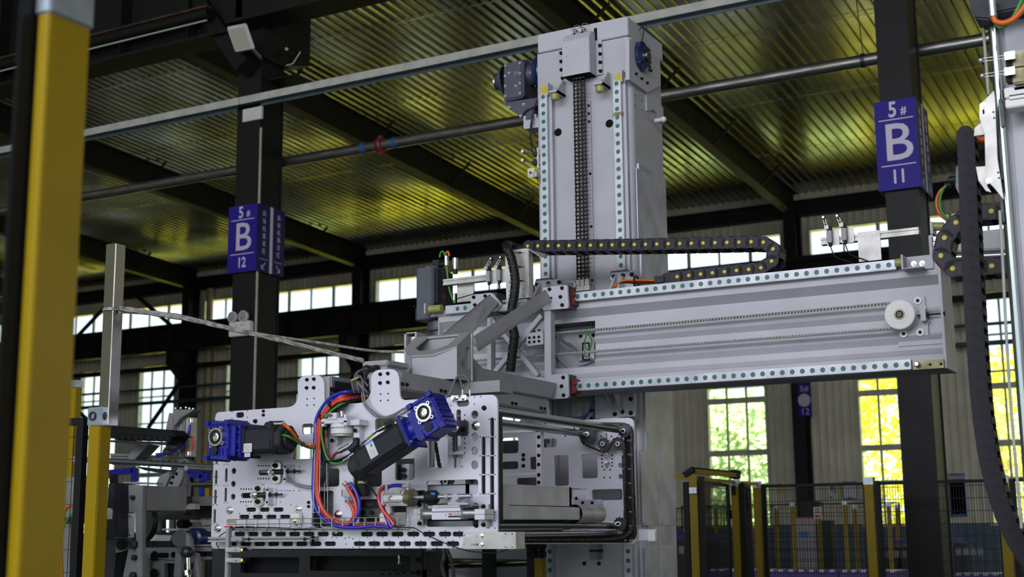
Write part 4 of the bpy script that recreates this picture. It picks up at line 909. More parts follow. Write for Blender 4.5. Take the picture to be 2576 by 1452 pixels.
# aluminium profile with two limit switches, left and right
def limit_pair(zf, xa, ya, xb, yb, hh, Y, sw, plate, lab):
    t = T('aluminium_profile', 'slotted aluminium profile on a bent steel plate, %s' % lab, 'profile', None, PY(*zf(xa, ya), Y))
    p, q = PY(*zf(xa, ya), Y), PY(*zf(xb, yb), Y); zc2 = (p.z+q.z)/2
    b = MB()
    for dz in (-hh*.66, hh*.66): b.box((p.x, Y, zc2+dz-hh*.33), (q.x, Y+.02, zc2+dz+hh*.33))
    b.box((p.x, Y+.005, zc2-hh), (q.x, Y+.04, zc2+hh)); obj('profile_bar', b, 'sheet_steel', t)
    a, c = PY(*zf(plate[0], plate[1]), Y+.02), PY(*zf(plate[2], plate[3]), Y+.02); o = BX('support_plate', (a.x, Y+(.042 if plate[4] else -.004), c.z), (c.x, Y+(.046 if plate[4] else 0), a.z), 'sheet_steel', t, .001)
    if not plate[4]:
        for u in (.25, .75): putp('bolt-zinc', t, (a.x+(c.x-a.x)*u, Y-.004, a.z-.012), s=.005)
    for i, (cx, cyy, rx, ry, lab2) in enumerate(sw):
        s = T('limit_switch', lab2, 'switch', 'lever limit switches on the profiles', PY(*zf(cx, cyy), Y-.02)); Yp = Y-.004
        c = PY(*zf(cx, cyy), Yp); plateY('switch_plate', [rrect(c.x+.012, c.z, .058, .075, .006)], Yp-.004, .003, 'sheet_steel', s)
        BX('switch_body', (c.x-.012, Yp-.03, c.z-.028), (c.x+.012, Yp-.004, c.z+.03), 'box_grey', s, .002)
        BX('switch_head', (c.x-.010, Yp-.032, c.z+.03), (c.x+.012, Yp-.006, c.z+.052), 'rubber', s, .003)
        e = PY(*zf(rx, ry), Yp-.036); st = Vector((c.x-.008, Yp-.036, c.z+.045)); d = (e-st).normalized(); sd = Vector((d.z, 0, -d.x))*.006
        b = MB(); b.bar(st+sd, e+sd*.9, .003, .003, (0, 1, 0)); b.bar(st-sd, e-sd*.9, .003, .003, (0, 1, 0)); b.bar(st+d*.02+sd*1.2, st+d*.02-sd*1.2, .003, .008, (0, 1, 0)); b.box((st.x-.01, st.y-.002, st.z-.01), (st.x+.01, st.y+.002, st.z+.008)); obj('lever', b, 'sheet_steel', s)
        b = MB(); b.cyl(e+Vector((0, -.008, 0)), e+Vector((0, .008, 0)), .0105, 16); obj('lever_roller', b, 'black_bolt', s); b = MB(); b.cyl(e+Vector((0, -.010, 0)), e+Vector((0, -.008, 0)), .005, 10); obj('roller_pin', b, 'stainless', s)
        obj('cable_gland', MB().cyl((c.x+.002, Yp-.018, c.z-.028), (c.x+.002, Yp-.018, c.z-.045), .008, 10), 'rubber', s)
        w0 = Vector((c.x+.002, Yp-.018, c.z-.045))
        if 'left' in lab: pts = [w0, w0+Vector((-.01, .01, -.03)), PY(*zf(1150+60*i, 690), Y-.01), PY(*zf(1000 if i == 0 else 1360, 735), Y), PY(*zf(780 if i == 0 else 1350, 800 if i == 0 else 740), Y)]
        else: pts = [w0, w0+Vector((.02, 0, -.05)), w0+Vector((.07, .01, -.075)), w0+Vector((.10, .02, -.09))]
        obj('lead', MB().tube(smooth(pts), .0028, 6), 'black_cable', s)
limit_pair(z6, 570, 540, 1240, 480, .0165, YF+.05, [(1293, 470, 1305, 190, 'lever limit switch nearer the servo motor, left of the upright cable plate'), (1448, 450, 1452, 170, 'lever limit switch right beside the upright cable plate')], (752, 545, 1005, 820, True), 'left of the column')
z4 = zz(1950, 500, .35812)
limit_pair(z4, 320, 297, 1008, 226, .0165, YF+.05, [(390, 275, 340, 132, 'left of two lever limit switches above the right half of the beam'), (493, 258, 437, 122, 'right of two lever limit switches above the right half of the beam')], (586, 245, 756, 434, False), 'above the right half of the beam')
# ---------------------------------------------------------------- energy chain (cable carrier)
def energy_chain(name, lab, path, pitch, h, w, Yc, group=None, plug=True, m='chain_plastic', flip=False, loc=None):
    t = T(name, lab, 'cable chain', group, loc or path[0])
    P = smooth(path, 10); out = [P[0]]; acc = 0
    for a, c in zip(P, P[1:]):
        L = (c-a).length; s = pitch-acc
        while s <= L: out.append(a+(c-a)*(s/L)); s += pitch
        acc = (acc+L) % pitch
    b = MB(); n = 10; R = h/2
    pr = [(cos(a)*R-pitch*.0, sin(a)*R) for a in [pi/2+pi*i/n for i in range(n+1)]]+[(pitch*.78, -R), (pitch*.78, R)]
    b.prism([(x, -w/2, z) for x, z in pr], (0, .010, 0)); b.prism([(x, w/2-.010, z) for x, z in pr], (0, .010, 0))
    b.box((pitch*.1, -w/2, R-.006), (pitch*.6, w/2, R)); b.box((pitch*.1, -w/2, -R), (pitch*.6, w/2, -R+.006))
    pr = [(pitch+cos(a)*R*.86, sin(a)*R*.86) for a in [-pi/2+pi*i/n for i in range(n+1)]]+[(pitch*.6, R*.86), (pitch*.6, -R*.86)]
    b.prism([(x, -w/2+.004, z) for x, z in pr], (0, .012, 0)); b.prism([(x, w/2-.016, z) for x, z in pr], (0, .012, 0))
    me = bpy.data.meshes.new('chain_link'); me.from_pydata(b.v, [], b.f); me.materials.append(MAT[m]); me.polygons.foreach_set('use_smooth', b.sm)
    bm = bmesh.new(); bm.from_mesh(me); bmesh.ops.recalc_face_normals(bm, faces=bm.faces); bm.to_mesh(me); bm.free()
    b = MB(); b.lathe((0, -w/2, 0), (0, -1, 0), [(-.002, R*.30), (.003 if plug else .0006, R*.30), (.004 if plug else .0012, R*.26), (.004 if plug else .0012, .0001)], 14)
    mp = bpy.data.meshes.new('rivet_cap'); mp.from_pydata(b.v, [], b.f); mp.materials.append(MAT['yellow_plug' if plug else m])
    for i in range(len(out)-1):
        a, c = out[i], out[i+1]; d = (c-a).normalized()
        o = bpy.data.objects.new('chain_link', me); COL.objects.link(o); o.parent = t; o.location = a-WL[t.name]
        z = Vector((-d.z, 0, d.x)); o.rotation_mode = 'QUATERNION'; o.rotation_quaternion = Matrix((d, (0, 1, 0), z)).transposed().to_quaternion()
        q = bpy.data.objects.new('rivet_cap', mp); COL.objects.link(q); q.parent = o
    return t, out
Yc = YF+.03
pth = [PY(1340, 624, Yc), PY(1430, 623, Yc), PY(1600, 620.5, Yc), PY(1750, 617.5, Yc), PY(1880, 614.5, Yc), PY(1928, 614.5, Yc), PY(1954, 632, Yc), PY(1950, 663, Yc), PY(1920, 680, Yc), PY(1880, 684, Yc), PY(1800, 692, Yc), PY(1668, 706, Yc)]
ec, _o = energy_chain('energy_chain', 'long black cable carrier with yellow rivets doubled back over the beam', pth, .0605, .061, .11, Yc, loc=PY(1700, 620, Yc))
o = BX('end_bracket', tuple(PY(1646, 712, Yc-.06)), tuple(PY(1669, 693, Yc-.06)+Vector((0, .11, 0))), 'chain_plastic', ec)
p, q = PY(1310, 640, Yc-.05), PY(1343, 617, Yc-.05); o = BX('end_bracket', (p.x, Yc-.05, p.z), (q.x, Yc+.05, q.z), 'chain_plastic', ec, .004)
t = T('cable_bundle', 'orange and green cables feeding into the lower end of the energy chain', 'cable', None, PY(1600, 710, Yc))
for i, (dy, m) in enumerate(((0, 'orange_cable'), (3, 'orange_cable'), (6, 'orange_cable'), (9, 'orange_cable'), (12, 'green_cable'))):
    obj('cable' if m[0] == 'o' else 'green_cable', MB().tube(smooth([PY(x, y, Yc-.02+i*.012) for x, y in ((1544-i, 722-dy*.2), (1556, 712+dy*.1), (1570, 706+dy*.4), (1600, 705+dy*.65), (1648, 706+dy*.5))]), .0052, 7), m, t)
obj('cable_tie', MB().ring(PY(1599, 709, Yc), (1, 0, 0), .032, .027, .008, 14), 'black_cable', t)
# upright stainless cable plate and ribbed hose
t = T('cable_plate', 'upright folded stainless plate with cable ties behind the black corrugated hose', 'plate', None, PY(1300, 690, YC))
yp = YC+.02; f = lambda x, y: PY(*z6(x, y), yp)
P = px([z6(*u) for u in ((1515, 70), (1640, 50), (1860, 28), (1868, 780), (1535, 815))], yp)
plateY('plate', [P], yp, .003, 'sheet_steel', t); a = f(1865, 30); c = f(1868, 780); BX('plate_flange', (a.x, yp, c.z), (a.x+.003, yp+.05, a.z), 'sheet_steel', t)
p = f(1865, 30); q = PY(*z6(2150, 140), yp+.06); b = MB(); b.prism([p, Vector((p.x, yp+.06, p.z)), Vector((q.x, yp+.06, p.z-.03)), Vector((q.x, yp, p.z-.055))], (0, 0, -.004)); obj('top_bracket', b, 'sheet_steel', t)
for u in ((1552, 120), (1575, 337), (1575, 550), (1575, 672), (1578, 775), (1808, 650), (1812, 750), (1805, 95), (1812, 313), (1818, 530)): putp('bolt-zinc', t, f(*u)+Vector((0, -.002, 0)), s=.005)
b = MB()
for y, x1_ in ((95, 1790), (313, 1790), (525, 1800)): b.tube([f(1570, y+20), f(1600, y+10), f(1700, y+5), f(x1_, y)], .0018, 5); b.cyl(f(x1_-60, y)+Vector((0, -.006, 0)), f(x1_-25, y)+Vector((0, -.006, 0)), .004, 6)
o = obj('cable_ties', b, 'black_cable', t); o['kind'] = 'stuff'
BX('foot_block', tuple(f(1700, 860)), tuple(f(1840, 800)+Vector((0, .03, 0))), 'grey_paint', t)
def ribbed_hose(t, pts, r, pitch, m='rubber', speck=True):
    P = smooth(pts, 14); L = [0]
    for a, c in zip(P, P[1:]): L.append(L[-1]+(c-a).length)
    n = int(L[-1]/(pitch/4)); Q = []; j = 0
    for i in range(n+1):
        s = L[-1]*i/n
        while j < len(L)-2 and L[j+1] < s: j += 1
        Q.append(P[j]+(P[j+1]-P[j])*((s-L[j])/(L[j+1]-L[j])))
    b = MB(); b.tube(Q, r, 12, rr=lambda s: r*(1.03 if int(round(s*n)) % 4 < 3 else .95)); o = obj('hose', b, m, t)
    if speck:
        rn = random.Random(2); b1 = MB(); b2 = MB()
        for k in range(int(L[-1]/.045)):
            i = min(n, int((k+.5)/(L[-1]/.045)*n)); c = Q[i]
            for bb, dx in ((b1, -.25), (b2, .62)): bb.obox(c+Vector((r*dx, -r*sqrt(1-dx*dx)*1.02, rn.uniform(-.004, .004))), (1, 0, .1), (0, 1, 0), (0, 0, 1), .0035 if bb is b1 else .002, .002, .0012)
        obj('orange_inner', b1, 'orange_cable', t); obj('green_inner', b2, 'green_cable', t)
t = T('ribbed_hose', 'thick black corrugated cable hose hanging down past the fork arms', 'hose', None, PY(1295, 800, YC-.05))
yh = YC-.05
ribbed_hose(t, [PY(x, y, Y) for x, y, Y in ((1318, 628, YC+.1), (1290, 622, YC+.06), (1276, 616, YC), (1277, 628, yh), (1287, 652, yh), (1296, 700, yh), (1294, 740, yh), (1287, 785, yh), (1290, 825, yh), (1294, 845, yh), (1290, 880, yh), (1284, 935, yh))], .0235, .022)
# ---------------------------------------------------------------- carriage
t = T('beam_carriage', 'grey welded carriage frame with X-brace and bolted corner plates riding on the beam', 'frame', None, PY(1300, 860, YC))
def bary(name, pa, pb, wpx, Y=YC, th=.05, m='grey_paint'):
    a, c = PY(*pa, Y), PY(*pb, Y); w_ = wpx*.00178; d = (c-a).normalized(); return obj(name, MB().bar(a+Vector((0, th/2, 0)), c+Vector((0, th/2, 0)), w_, th, (0, 1, 0)) if False else MB().obox((a+c)/2+Vector((0, th/2, 0)), d, (0, 1, 0), d.cross(Vector((0, 1, 0))), (c-a).length/2, th/2, w_/2), m, t, .002)
bary('upright_tube', (1377, 765), (1378, 985), 21); bary('upright_tube', (1230, 800), (1230, 935), 14, YC+.004)
bary('top_tube', (1232, 777), (1372, 766), 19, YC+.002); bary('brace_tube', (1361, 793), (1243, 936), 14, YC+.006, .03); bary('brace_tube', (1232, 800), (1352, 945), 13, YC+.012, .03)
bary('bottom_tube', (1228, 950), (1385, 960), 20, YC+.01)
for nm, P, bolts in (('corner_plate', ((1366, 724), (1423, 717), (1427, 719), (1430.5, 770), (1427, 776), (1366, 781)), ((1382.5, 728), (1414, 725), (1410, 747), (1414.5, 767.6))),
                     ('corner_plate', ((1185, 742), (1234, 736.5), (1240, 739), (1262, 766), (1249, 783), (1184, 790)), ((1192, 748), (1221, 745), (1195, 767.6))),
                     ('corner_plate', ((1377, 944), (1425, 940), (1429, 943), (1431, 997), (1427, 1002), (1379, 1005)), ((1417, 950), (1413, 972), (1418, 994.6), (1386, 996))),
                     ('corner_plate', ((1185, 955), (1262, 950), (1262, 1010), (1185, 1015)), ())):
    plateY(nm, [roundpoly(px(P, YC-.012), .003)], YC-.012, .014, 'grey_paint', t)
    for x, y in bolts: putp('bolt-black', t, PY(x, y, YC-.012), s=.0105)
putp('bolt-black', t, PY(1387, 749.5, YC-.012), s=.006)
for (xa, xb, xc2, ya, yb2) in ((1428.5, 1433.5, 1442.5, 730, 768), (1432, 1436.5, 1446.5, 953, 990)):
    a, c, d = PY(xa, ya, YR-.03), PY(xb, yb2, YR-.03), PY(xc2, yb2, YR-.03)
    o = BX('bearing_end_cap', (a.x-.004, YR-.03, c.z), (c.x, YF, a.z), 'rail_green', t); o['label'] = 'green bearing end cap'
    b = MB(); b.box((c.x, YR-.03, c.z), (d.x-.006, YF, a.z)); b.box((d.x-.006, YR-.024, c.z+.004), (d.x, YF, c.z+.03)); b.box((d.x-.006, YR-.024, a.z-.03), (d.x, YF, a.z-.004)); o = obj('bearing_seal', b, 'seal_red', t); o['label'] = 'dark red bearing end seal'
for P in (((1392, 722), (1430, 774)), ((1190, 742), (1250, 786)), ((1392, 944), (1430, 998))): a, c = PY(*P[0], YC+.004), PY(*P[1], YC+.004); BX('bearing_block', (a.x, YC+.002, c.z), (c.x, YF-.004, a.z), 'dark_steel', t)
# belt clamp
P = px(((1326, 838), (1365, 834), (1366, 866), (1328, 871), (1322, 864)), YC-.01); plateY('belt_clamp', [P], YC-.008, .02, 'grey_paint', t)
for x, y in ((1332, 850), (1343.6, 849), (1355.8, 847.8), (1332, 861), (1344, 860), (1356, 858.6)): putp('bolt-black', t, PY(x, y, YC-.009), s=.0075)
for x, y in ((1344, 836), (1356, 833)): putp('bolt-black', t, PY(x, y, YC+.0), (0, 0, 1), .0085)
# ---------------------------------------------------------------- fork weldment
t = T('fork_arm', 'grey welded fork of box tubes with a pocket-shaped head, carrying the gripper', 'arm', None, (-3.15, 5.2, 2.24))
def sect(pts, Y): return [PY(x, y, Y) for x, y in pts]
n_ = sect(((1190, 845), (1204, 874), (1204, 887), (1190, 858)), 5.12); f_ = sect(((1372, 727), (1387, 753), (1388, 760), (1373, 734)), YC-.012); b = MB(); hexa(b, n_, f_); obj('upper_arm_tube', b, 'arm_grey', t, .003)
n_ = sect(((1103, 848), (1156, 844), (1187, 843), (1134, 852)), 5.12); f_ = sect(((1231.6, 740.7), (1255.6, 760.5), (1249, 772), (1225, 752)), YC-.012); b = MB(); hexa(b, n_, f_); obj('upper_arm_tube', b, 'arm_grey', t, .003)
zl7 = zz(960, 700, .2342)
X = -2.97; a, c, d, e = PX(*zl7(1040, 950), X), PX(*zl7(1040, 1150), X), PX(*zl7(1830, 1165), X), PX(*zl7(1770, 1275), X)
zT, zB = 2.318, 2.236
b = MB(); b.add([(X, 5.10, zB), (X, 5.10, zT), (X, YC-.012, zT), (X, YC-.07, zB), (X-.09, 5.10, zB), (X-.09, 5.10, zT), (X-.09, YC-.012, zT), (X-.09, YC-.07, zB)], [(0, 1, 2, 3), (7, 6, 5, 4), (0, 4, 5, 1), (1, 5, 6, 2), (2, 6, 7, 3), (3, 7, 4, 0)]); obj('lower_arm_tube', b, 'arm_grey', t, .004)
b = MB(); b.prism([(X-.03, 5.1, zT), (X-.03, 5.1, zT+.05), (X-.03, 5.22, zT)], (-.012, 0, 0)); obj('gusset', b, 'arm_grey', t)
XL_ = -3.36; b = MB(); b.box((XL_-.05, 5.10, zB), (XL_+.04, YC, zT)); obj('lower_arm_tube', b, 'arm_grey', t, .004)
# ring plane: solve from right-hand edge
Cp, Dp = PX(*zl7(808, 745), -2.955), PX(*zl7(955, 598), -2.955)
k_ = (Dp.z-Cp.z)/(Dp.y-Cp.y)
def onring(x, y):
    d = ray(*zl7(x, y)); tt = (Cp.z-H-k_*Cp.y)/(d.z-k_*d.y); return Vector((d.x*tt, d.y*tt, H+d.z*tt))
A_, B_, F_ = onring(315, 850), onring(548, 838), onring(245, 775); E_ = Vector((F_.x-.005, Dp.y, Dp.z))

out = [A_, B_, Cp, Dp, E_, F_]
inn = [onring(*u) for u in ((400, 800), (550, 795), (715, 735), (835, 620), (497, 652), (360, 765))]
b = MB(); n = 6; up = Vector((0, 0, .008))
b.add([p for p in out]+[p for p in inn]+[p+up for p in out]+[p+up for p in inn], [f for i in range(n) for f in ((i, (i+1) % n, n+(i+1) % n, n+i), (12+i, 18+i, 18+(i+1) % n, 12+(i+1) % n), (i, 12+i, 12+(i+1) % n, (i+1) % n), (6+i, 6+(i+1) % n, 18+(i+1) % n, 18+i))])
obj('pocket_rim', b, 'arm_grey', t)
def shrink(p, f=.93): c = sum((q for q in out), Vector())/6; return Vector((c.x+(p.x-c.x)*f, c.y+(p.y-c.y)*f, p.z+k_*((c.y+(p.y-c.y)*f)-p.y)))
so = [shrink(p) for p in out]; so[3] = Vector((Dp.x, Dp.y, Dp.z)); so[2] = Vector((Cp.x, Cp.y, Cp.z))
b = MB(); zf = 2.245
for i in (4, 5, 0, 1):
    p, q = so[i], so[(i+1) % 6]; nn = (q-p).cross(Vector((0, 0, 1))).normalized()*.006
    b.add([Vector((p.x, p.y, zf)), Vector((q.x, q.y, zf)), q, p, Vector((p.x, p.y, zf))-nn, Vector((q.x, q.y, zf))-nn, q-nn, p-nn], [(0, 1, 2, 3), (7, 6, 5, 4), (0, 4, 5, 1), (1, 5, 6, 2), (2, 6, 7, 3), (3, 7, 4, 0)])
obj('pocket_wall', b, 'grey_panel', t)
# right wall with window
X = Cp.x; hole = [(PX(*zl7(x, y), X).y, PX(*zl7(x, y), X).z) for x, y in ((920, 735), (945, 750), (950, 960), (935, 985), (880, 970), (850, 935), (845, 860))]
plateX('pocket_wall', [[(Cp.y, zf), (Dp.y, zf), (Dp.y, Dp.z), (Cp.y, Cp.z)], roundpoly(hole, .01)], X, .008, 'arm_grey', t)
b = MB(); b.box((E_.x-.02, Dp.y, zf), (Dp.x+.006, Dp.y+.014, Dp.z)); obj('back_plate', b, 'arm_grey', t)
obj('weld_bead', MB().tube([(Dp.x+.007, Dp.y, zf+(Dp.z-zf)*i/30) for i in range(31)], .003, 6, rr=lambda s: .0022+.0012*(int(s*30) % 2)), 'sheet_steel', t)
BX('pad_plate', (-3.10, 5.12, 2.2435), (-2.975, 5.30, 2.254), 'grey_paint', t)
# small tower part left of fork: steel channel end with roller
t = T('channel_post', 'short pale aluminium channel standing left of the fork pocket', 'post', None, PY(1030, 860, YF+.1))
p, q = PY(1017, 838, YF+.05), PY(1043, 940, YF+.05); b = MB(); b.box((p.x, YF+.05, q.z), (p.x+.012, YF+.15, p.z)); b.box((q.x, YF+.05, q.z), (q.x+.012, YF+.15, p.z)); b.box((p.x, YF+.14, q.z), (q.x, YF+.15, p.z)); b.box((p.x, YF+.05, p.z-.006), (q.x, YF+.15, p.z)); obj('channel', b, 'grey_paint', t)
b = MB(); b.box((p.x+.02, YF+.08, p.z-.05), (q.x-.01, YF+.13, p.z-.02)); b.cyl((p.x+.03, YF+.07, p.z-.07), (p.x+.03, YF+.12, p.z-.07), .015, 12); obj('channel_fitting', b, 'stainless', t)
# ================================================================ GRIPPER HEAD
q1 = lambda x, y: (500+x*.38023, 900+y*.38023)
def C1(x, y, Y=Y1): return PY(*q1(x, y), Y)
PXM = .00191          # metres per photo pixel on the near plate
gt = T('gripper_head', 'big gripper head of two pale perforated side plates joined by rollers and chains', 'gripper', None, (-3.2, 5.1, 1.55))
outer = [(80, 1200), (105, 440), (110, 362), (240, 352), (655, 323), (655, 122), (828, 113), (832, 308), (960, 305), (1138, 297), (1140, 82), (1322, 72), (1330, 283), (1420, 277), (1880, 247), (1975, 243), (1978, 1262), (130, 1266), (82, 1262)]
rs = [0, 0, .10, 0, .055, .045, .045, .01, .02, .07, .045, .045, .05, .0, 0, .085, .02, 0, .06]
OUT = roundpoly([(C1(x, y).x, C1(x, y).z) for x, y in outer], rs, 7)
def slot(x, y, w, h, Y=Y1): c = C1(x, y, Y); return rrect(c.x, c.z, w*.38023*PXM, h*.38023*PXM, min(w, h)*.38023*PXM/2, n=5)
def win(x0, y0, x1, y1, r=.012): a, c = C1(x0, y0), C1(x1, y1); return rrect((a.x+c.x)/2, (a.z+c.z)/2, abs(c.x-a.x), abs(a.z-c.z), r, n=4)
def winp(x0, y0, x1, y1, r=.012): a, c = PY(x0, y0, Y1), PY(x1, y1, Y1); return rrect((a.x+c.x)/2, (a.z+c.z)/2, abs(c.x-a.x), abs(a.z-c.z), r, n=4)
HO = []
row1 = [270, 358, 448, 540, 633, 727, 822, 917, 1112, 1212, 1314, 1418, 1522, 1628, 1720]
row2 = [310, 402, 494, 586, 680, 773, 868, 1062, 1160, 1260, 1362, 1467, 1573, 1680]
for x in row1: HO.append(slot(x, 1168, 80, 25))
for x in row2: HO.append(slot(x, 1232, 80, 25))
HO.append(slot(232, 1232, 44, 25))
for x in (345, 434, 526): HO.append(slot(x, 1006, 74, 24))
for x in (300, 389, 479, 570): HO.append(slot(x, 1054, 76, 24))
for x, ya, yb in ((117, 655, 702), (114, 750, 835), (109, 880, 965), (104, 1008, 1092), (183, 655, 692), (181, 737, 820), (177, 866, 950)): HO.append(slot(x, (ya+yb)/2, 18, yb-ya))
for x, y in ((232, 750), (228, 836), (226, 921), (238, 668)): c = C1(x, y); HO.append(circ(c.x, c.z, 21*.38023*PXM*.82, 18))
for ya, yb in ((408, 512), (535, 638), (660, 765), (785, 892), (910, 1017)): HO.append(slot(1940, (ya+yb)/2, 24, yb-ya))
for ya, yb in ((535, 638), (660, 765), (785, 892)): HO.append(slot(1883, (ya+yb)/2, 24, yb-ya))
for y in (377, 523, 617, 710): c = C1(1825, y); HO.append(circ(c.x, c.z, 22*.38023*PXM, 18))
HO.append(slot(272, 380, 62, 32)); HO.append(slot(1747, 300, 78, 38))
HO.append(slot(487, 758, 208, 30)); HO.append(slot(370, 911, 208, 30)); HO.append(slot(1719, 465, 28, 200))
for a in ((683, 440, 757, 504), (617, 578, 752, 668), (1165, 405, 1335, 476), (1518, 527, 1647, 727), (1298, 640, 1425, 808)): HO.append(win(*a))
HO.append(winp(640, 1076, 728, 1096)); HO.append(winp(788, 1181, 853, 1224)); HO.append(winp(888, 1183, 960, 1224)); HO.append(winp(903, 1257, 1022, 1324)); HO.append(winp(1072, 1210, 1203, 1243)); HO.append(winp(1072, 1268, 1203, 1324)); HO.append(winp(786, 1236, 838, 1325))
sp_ = plateY('near_side_plate', [OUT]+HO, Y1, .012, 'plate_alu', gt, .0008); sp_['label'] = 'pale perforated side plate facing the viewer'
# far side plate: own windows seen between the rollers
def c2(x, y): p = PY(x, y, Y2); return (p.x, p.z)
def w2(x0, y0, x1, y1, r=.012): a, c = c2(x0, y0), c2(x1, y1); return rrect((a[0]+c[0])/2, (a[1]+c[1])/2, abs(c[0]-a[0]), abs(a[1]-c[1]), r, n=4)
F2 = [w2(1393, 1146, 1431, 1222), w2(1462, 1143, 1504, 1203), w2(1360, 1105, 1401, 1125), w2(1262, 1102, 1304, 1140), w2(1262, 1162, 1304, 1180), w2(1332, 1150, 1367, 1180), w2(1299, 1203, 1363, 1222), w2(1488, 1232, 1566, 1258)]
F2 += [slot(x, 1232, 80, 25) for x in row2[::2]]
for y in (1171, 1199): F2.append(circ(*c2(1561, y), .012, 14))
F2.append(circ(*c2(1562, 1094), .001, 8)); F2.pop()
F2.append(rrect(*c2(1526, 1147), .016, .04, .008)); F2.append(rrect(*c2(1526, 1173), .016, .026, .008)); F2.append(rrect(*c2(1525, 1098), .014, .03, .006))
o = plateY('far_side_plate', [OUT]+F2, Y2, .012, 'plate_alu', gt); o['label'] = 'pale side plate on the far side behind the rollers'
# thick inner edge of the near plate
edge = [(x, z) for x, z in OUT]
xr_ = max(p[0] for p in OUT); z0_ = min(p[1] for p in OUT)
b = MB(); e_ = C1(1868, 1100).x; b.box((e_, Y1+.0125, z0_+.05), (xr_-.004, Y1+.016, 2.03)); b.box((xr_-.022, Y1+.013, z0_+.1), (xr_+.0, Y1+.040, 2.055)); obj('chain_guide', b, 'mesh_black', gt)
zb1, zt1_ = C1(500, 1258).z, C1(500, 1148).z; BX('chain_guide', (C1(92, 1200).x, Y1+.0125, zb1), (xr_-.01, Y1+.03, zt1_), 'mesh_black', gt); BX('chain_guide', (C1(98, 900).x, Y1+.0125, zt1_), (C1(256, 900).x, Y1+.03, C1(150, 648).z), 'mesh_black', gt); BX('chain_guide', (C1(256, 900).x, Y1+.0125, C1(400, 1078).z), (C1(620, 1000).x, Y1+.03, C1(400, 988).z), 'mesh_black', gt)
BX('chain_guide', (C1(230, 380).x, Y1+.0125, C1(230, 402).z), (C1(320, 380).x, Y1+.03, C1(230, 358).z), 'mesh_black', gt); BX('chain_guide', (C1(1690, 300).x, Y1+.0125, C1(1700, 326).z), (C1(1800, 300).x, Y1+.03, C1(1700, 274).z), 'motor_slate', gt)
# small tapped holes, one joined part
b = MB()
def th(x, y, r=3.6): c = C1(x, y); b.cyl((c.x, Y1-.0006, c.z), (c.x, Y1+.001, c.z), r*.38023*PXM, 8)
for i in range(len(row1)):
    x = row1[i]; th(x+4, 1146); 
    if i > 7: th(x+6, 1190)
for x in row2[7:]: th(x+2, 1211); th(x+2, 1257)
for x, y in ((705, 1196), (790, 1186), (883, 1190), (912, 1192), (968, 1196), (995, 1190), (975, 1234), (1020, 1198), (1020, 1255)): th(x, y)
for y in (408, 525, 648, 773, 902, 1023, 1078, 1128): th(1961, y)
for y in (408,): th(1921, y)
for y in (525, 650, 775, 902): th(1862, y); th(1904, y); th(1919, y)
for x, y in ((1700, 250), (1748, 263), (1785, 258), (1825, 262), (1865, 258), (1668, 318), (1824, 308), (1915, 1128), (1922, 1025), (1683, 378), (1683, 410), (1760, 380), (1760, 412), (1682, 540), (1682, 568), (1682, 600), (1682, 630), (1760, 536), (1760, 566), (1760, 597), (1760, 630), (1697, 660), (1743, 660), (1697, 722), (1743, 722)): th(x, y, 4.5 if y < 640 and x < 1770 and y > 370 else 3.6)
for i in range(12):
    if i < 5: th(395+i*17.5, 716, 5); th(394+i*17.5, 801, 5); th(280+i*17, 870, 5); th(278+i*17, 954, 5)
for x, y in ((555, 712), (573, 712), (553, 725), (555, 760), (553, 793), (553, 807), (457, 860), (440, 870), (440, 885), (437, 930), (437, 945), (455, 945), (667, 722), (667, 762), (570, 879), (492, 880), (510, 880), (528, 880), (547, 880), (590, 880), (607, 880), (628, 880), (666, 880), (509, 921), (540, 955), (610, 975), (315, 980), (387, 975), (458, 975), (685, 1030), (270, 1032), (335, 1032), (400, 1032), (466, 1032)): th(x, y)
for ya in (705, 788, 845, 922, 973, 1100): th(102+ (3 if ya < 900 else -6), ya); th(126+ (0 if ya < 900 else -6), ya)
for ya in (705, 848, 960): th(168, ya); th(191, ya)
for x, y in ((220, 358), (322, 352), (220, 404), (322, 395)): th(x, y)
for x, y in ((717, 273), (763, 270), (717, 315), (763, 313), (1203, 241), (1253, 238), (1203, 285), (1253, 282)): th(x, y, 5)
o = obj('tapped_holes', b, 'socket_dark', gt); o['kind'] = 'stuff'
# bolts and nuts on the near plate
for x, y in ((717, 146), (763, 142), (715, 200), (762, 199), (1202, 110), (1252, 105), (1201, 168), (1252, 163)): putp('bolt-black', gt, C1(x, y), s=.0085)
for x, y in ((376, 421), (1889, 333), (1836, 1110)): putp('bolt-black', gt, C1(x, y), s=.0105)
for x, y in ((429, 354), (429, 380), (728, 958), (728, 985)): putp('bolt-black', gt, C1(x, y), s=.0075)
for x, y in ((207, 1010), (660, 1002), (925, 1038), (128, 1130), (1834, 450), (158, 432)): putp('nut-zinc', gt, C1(x, y), s=.0155)
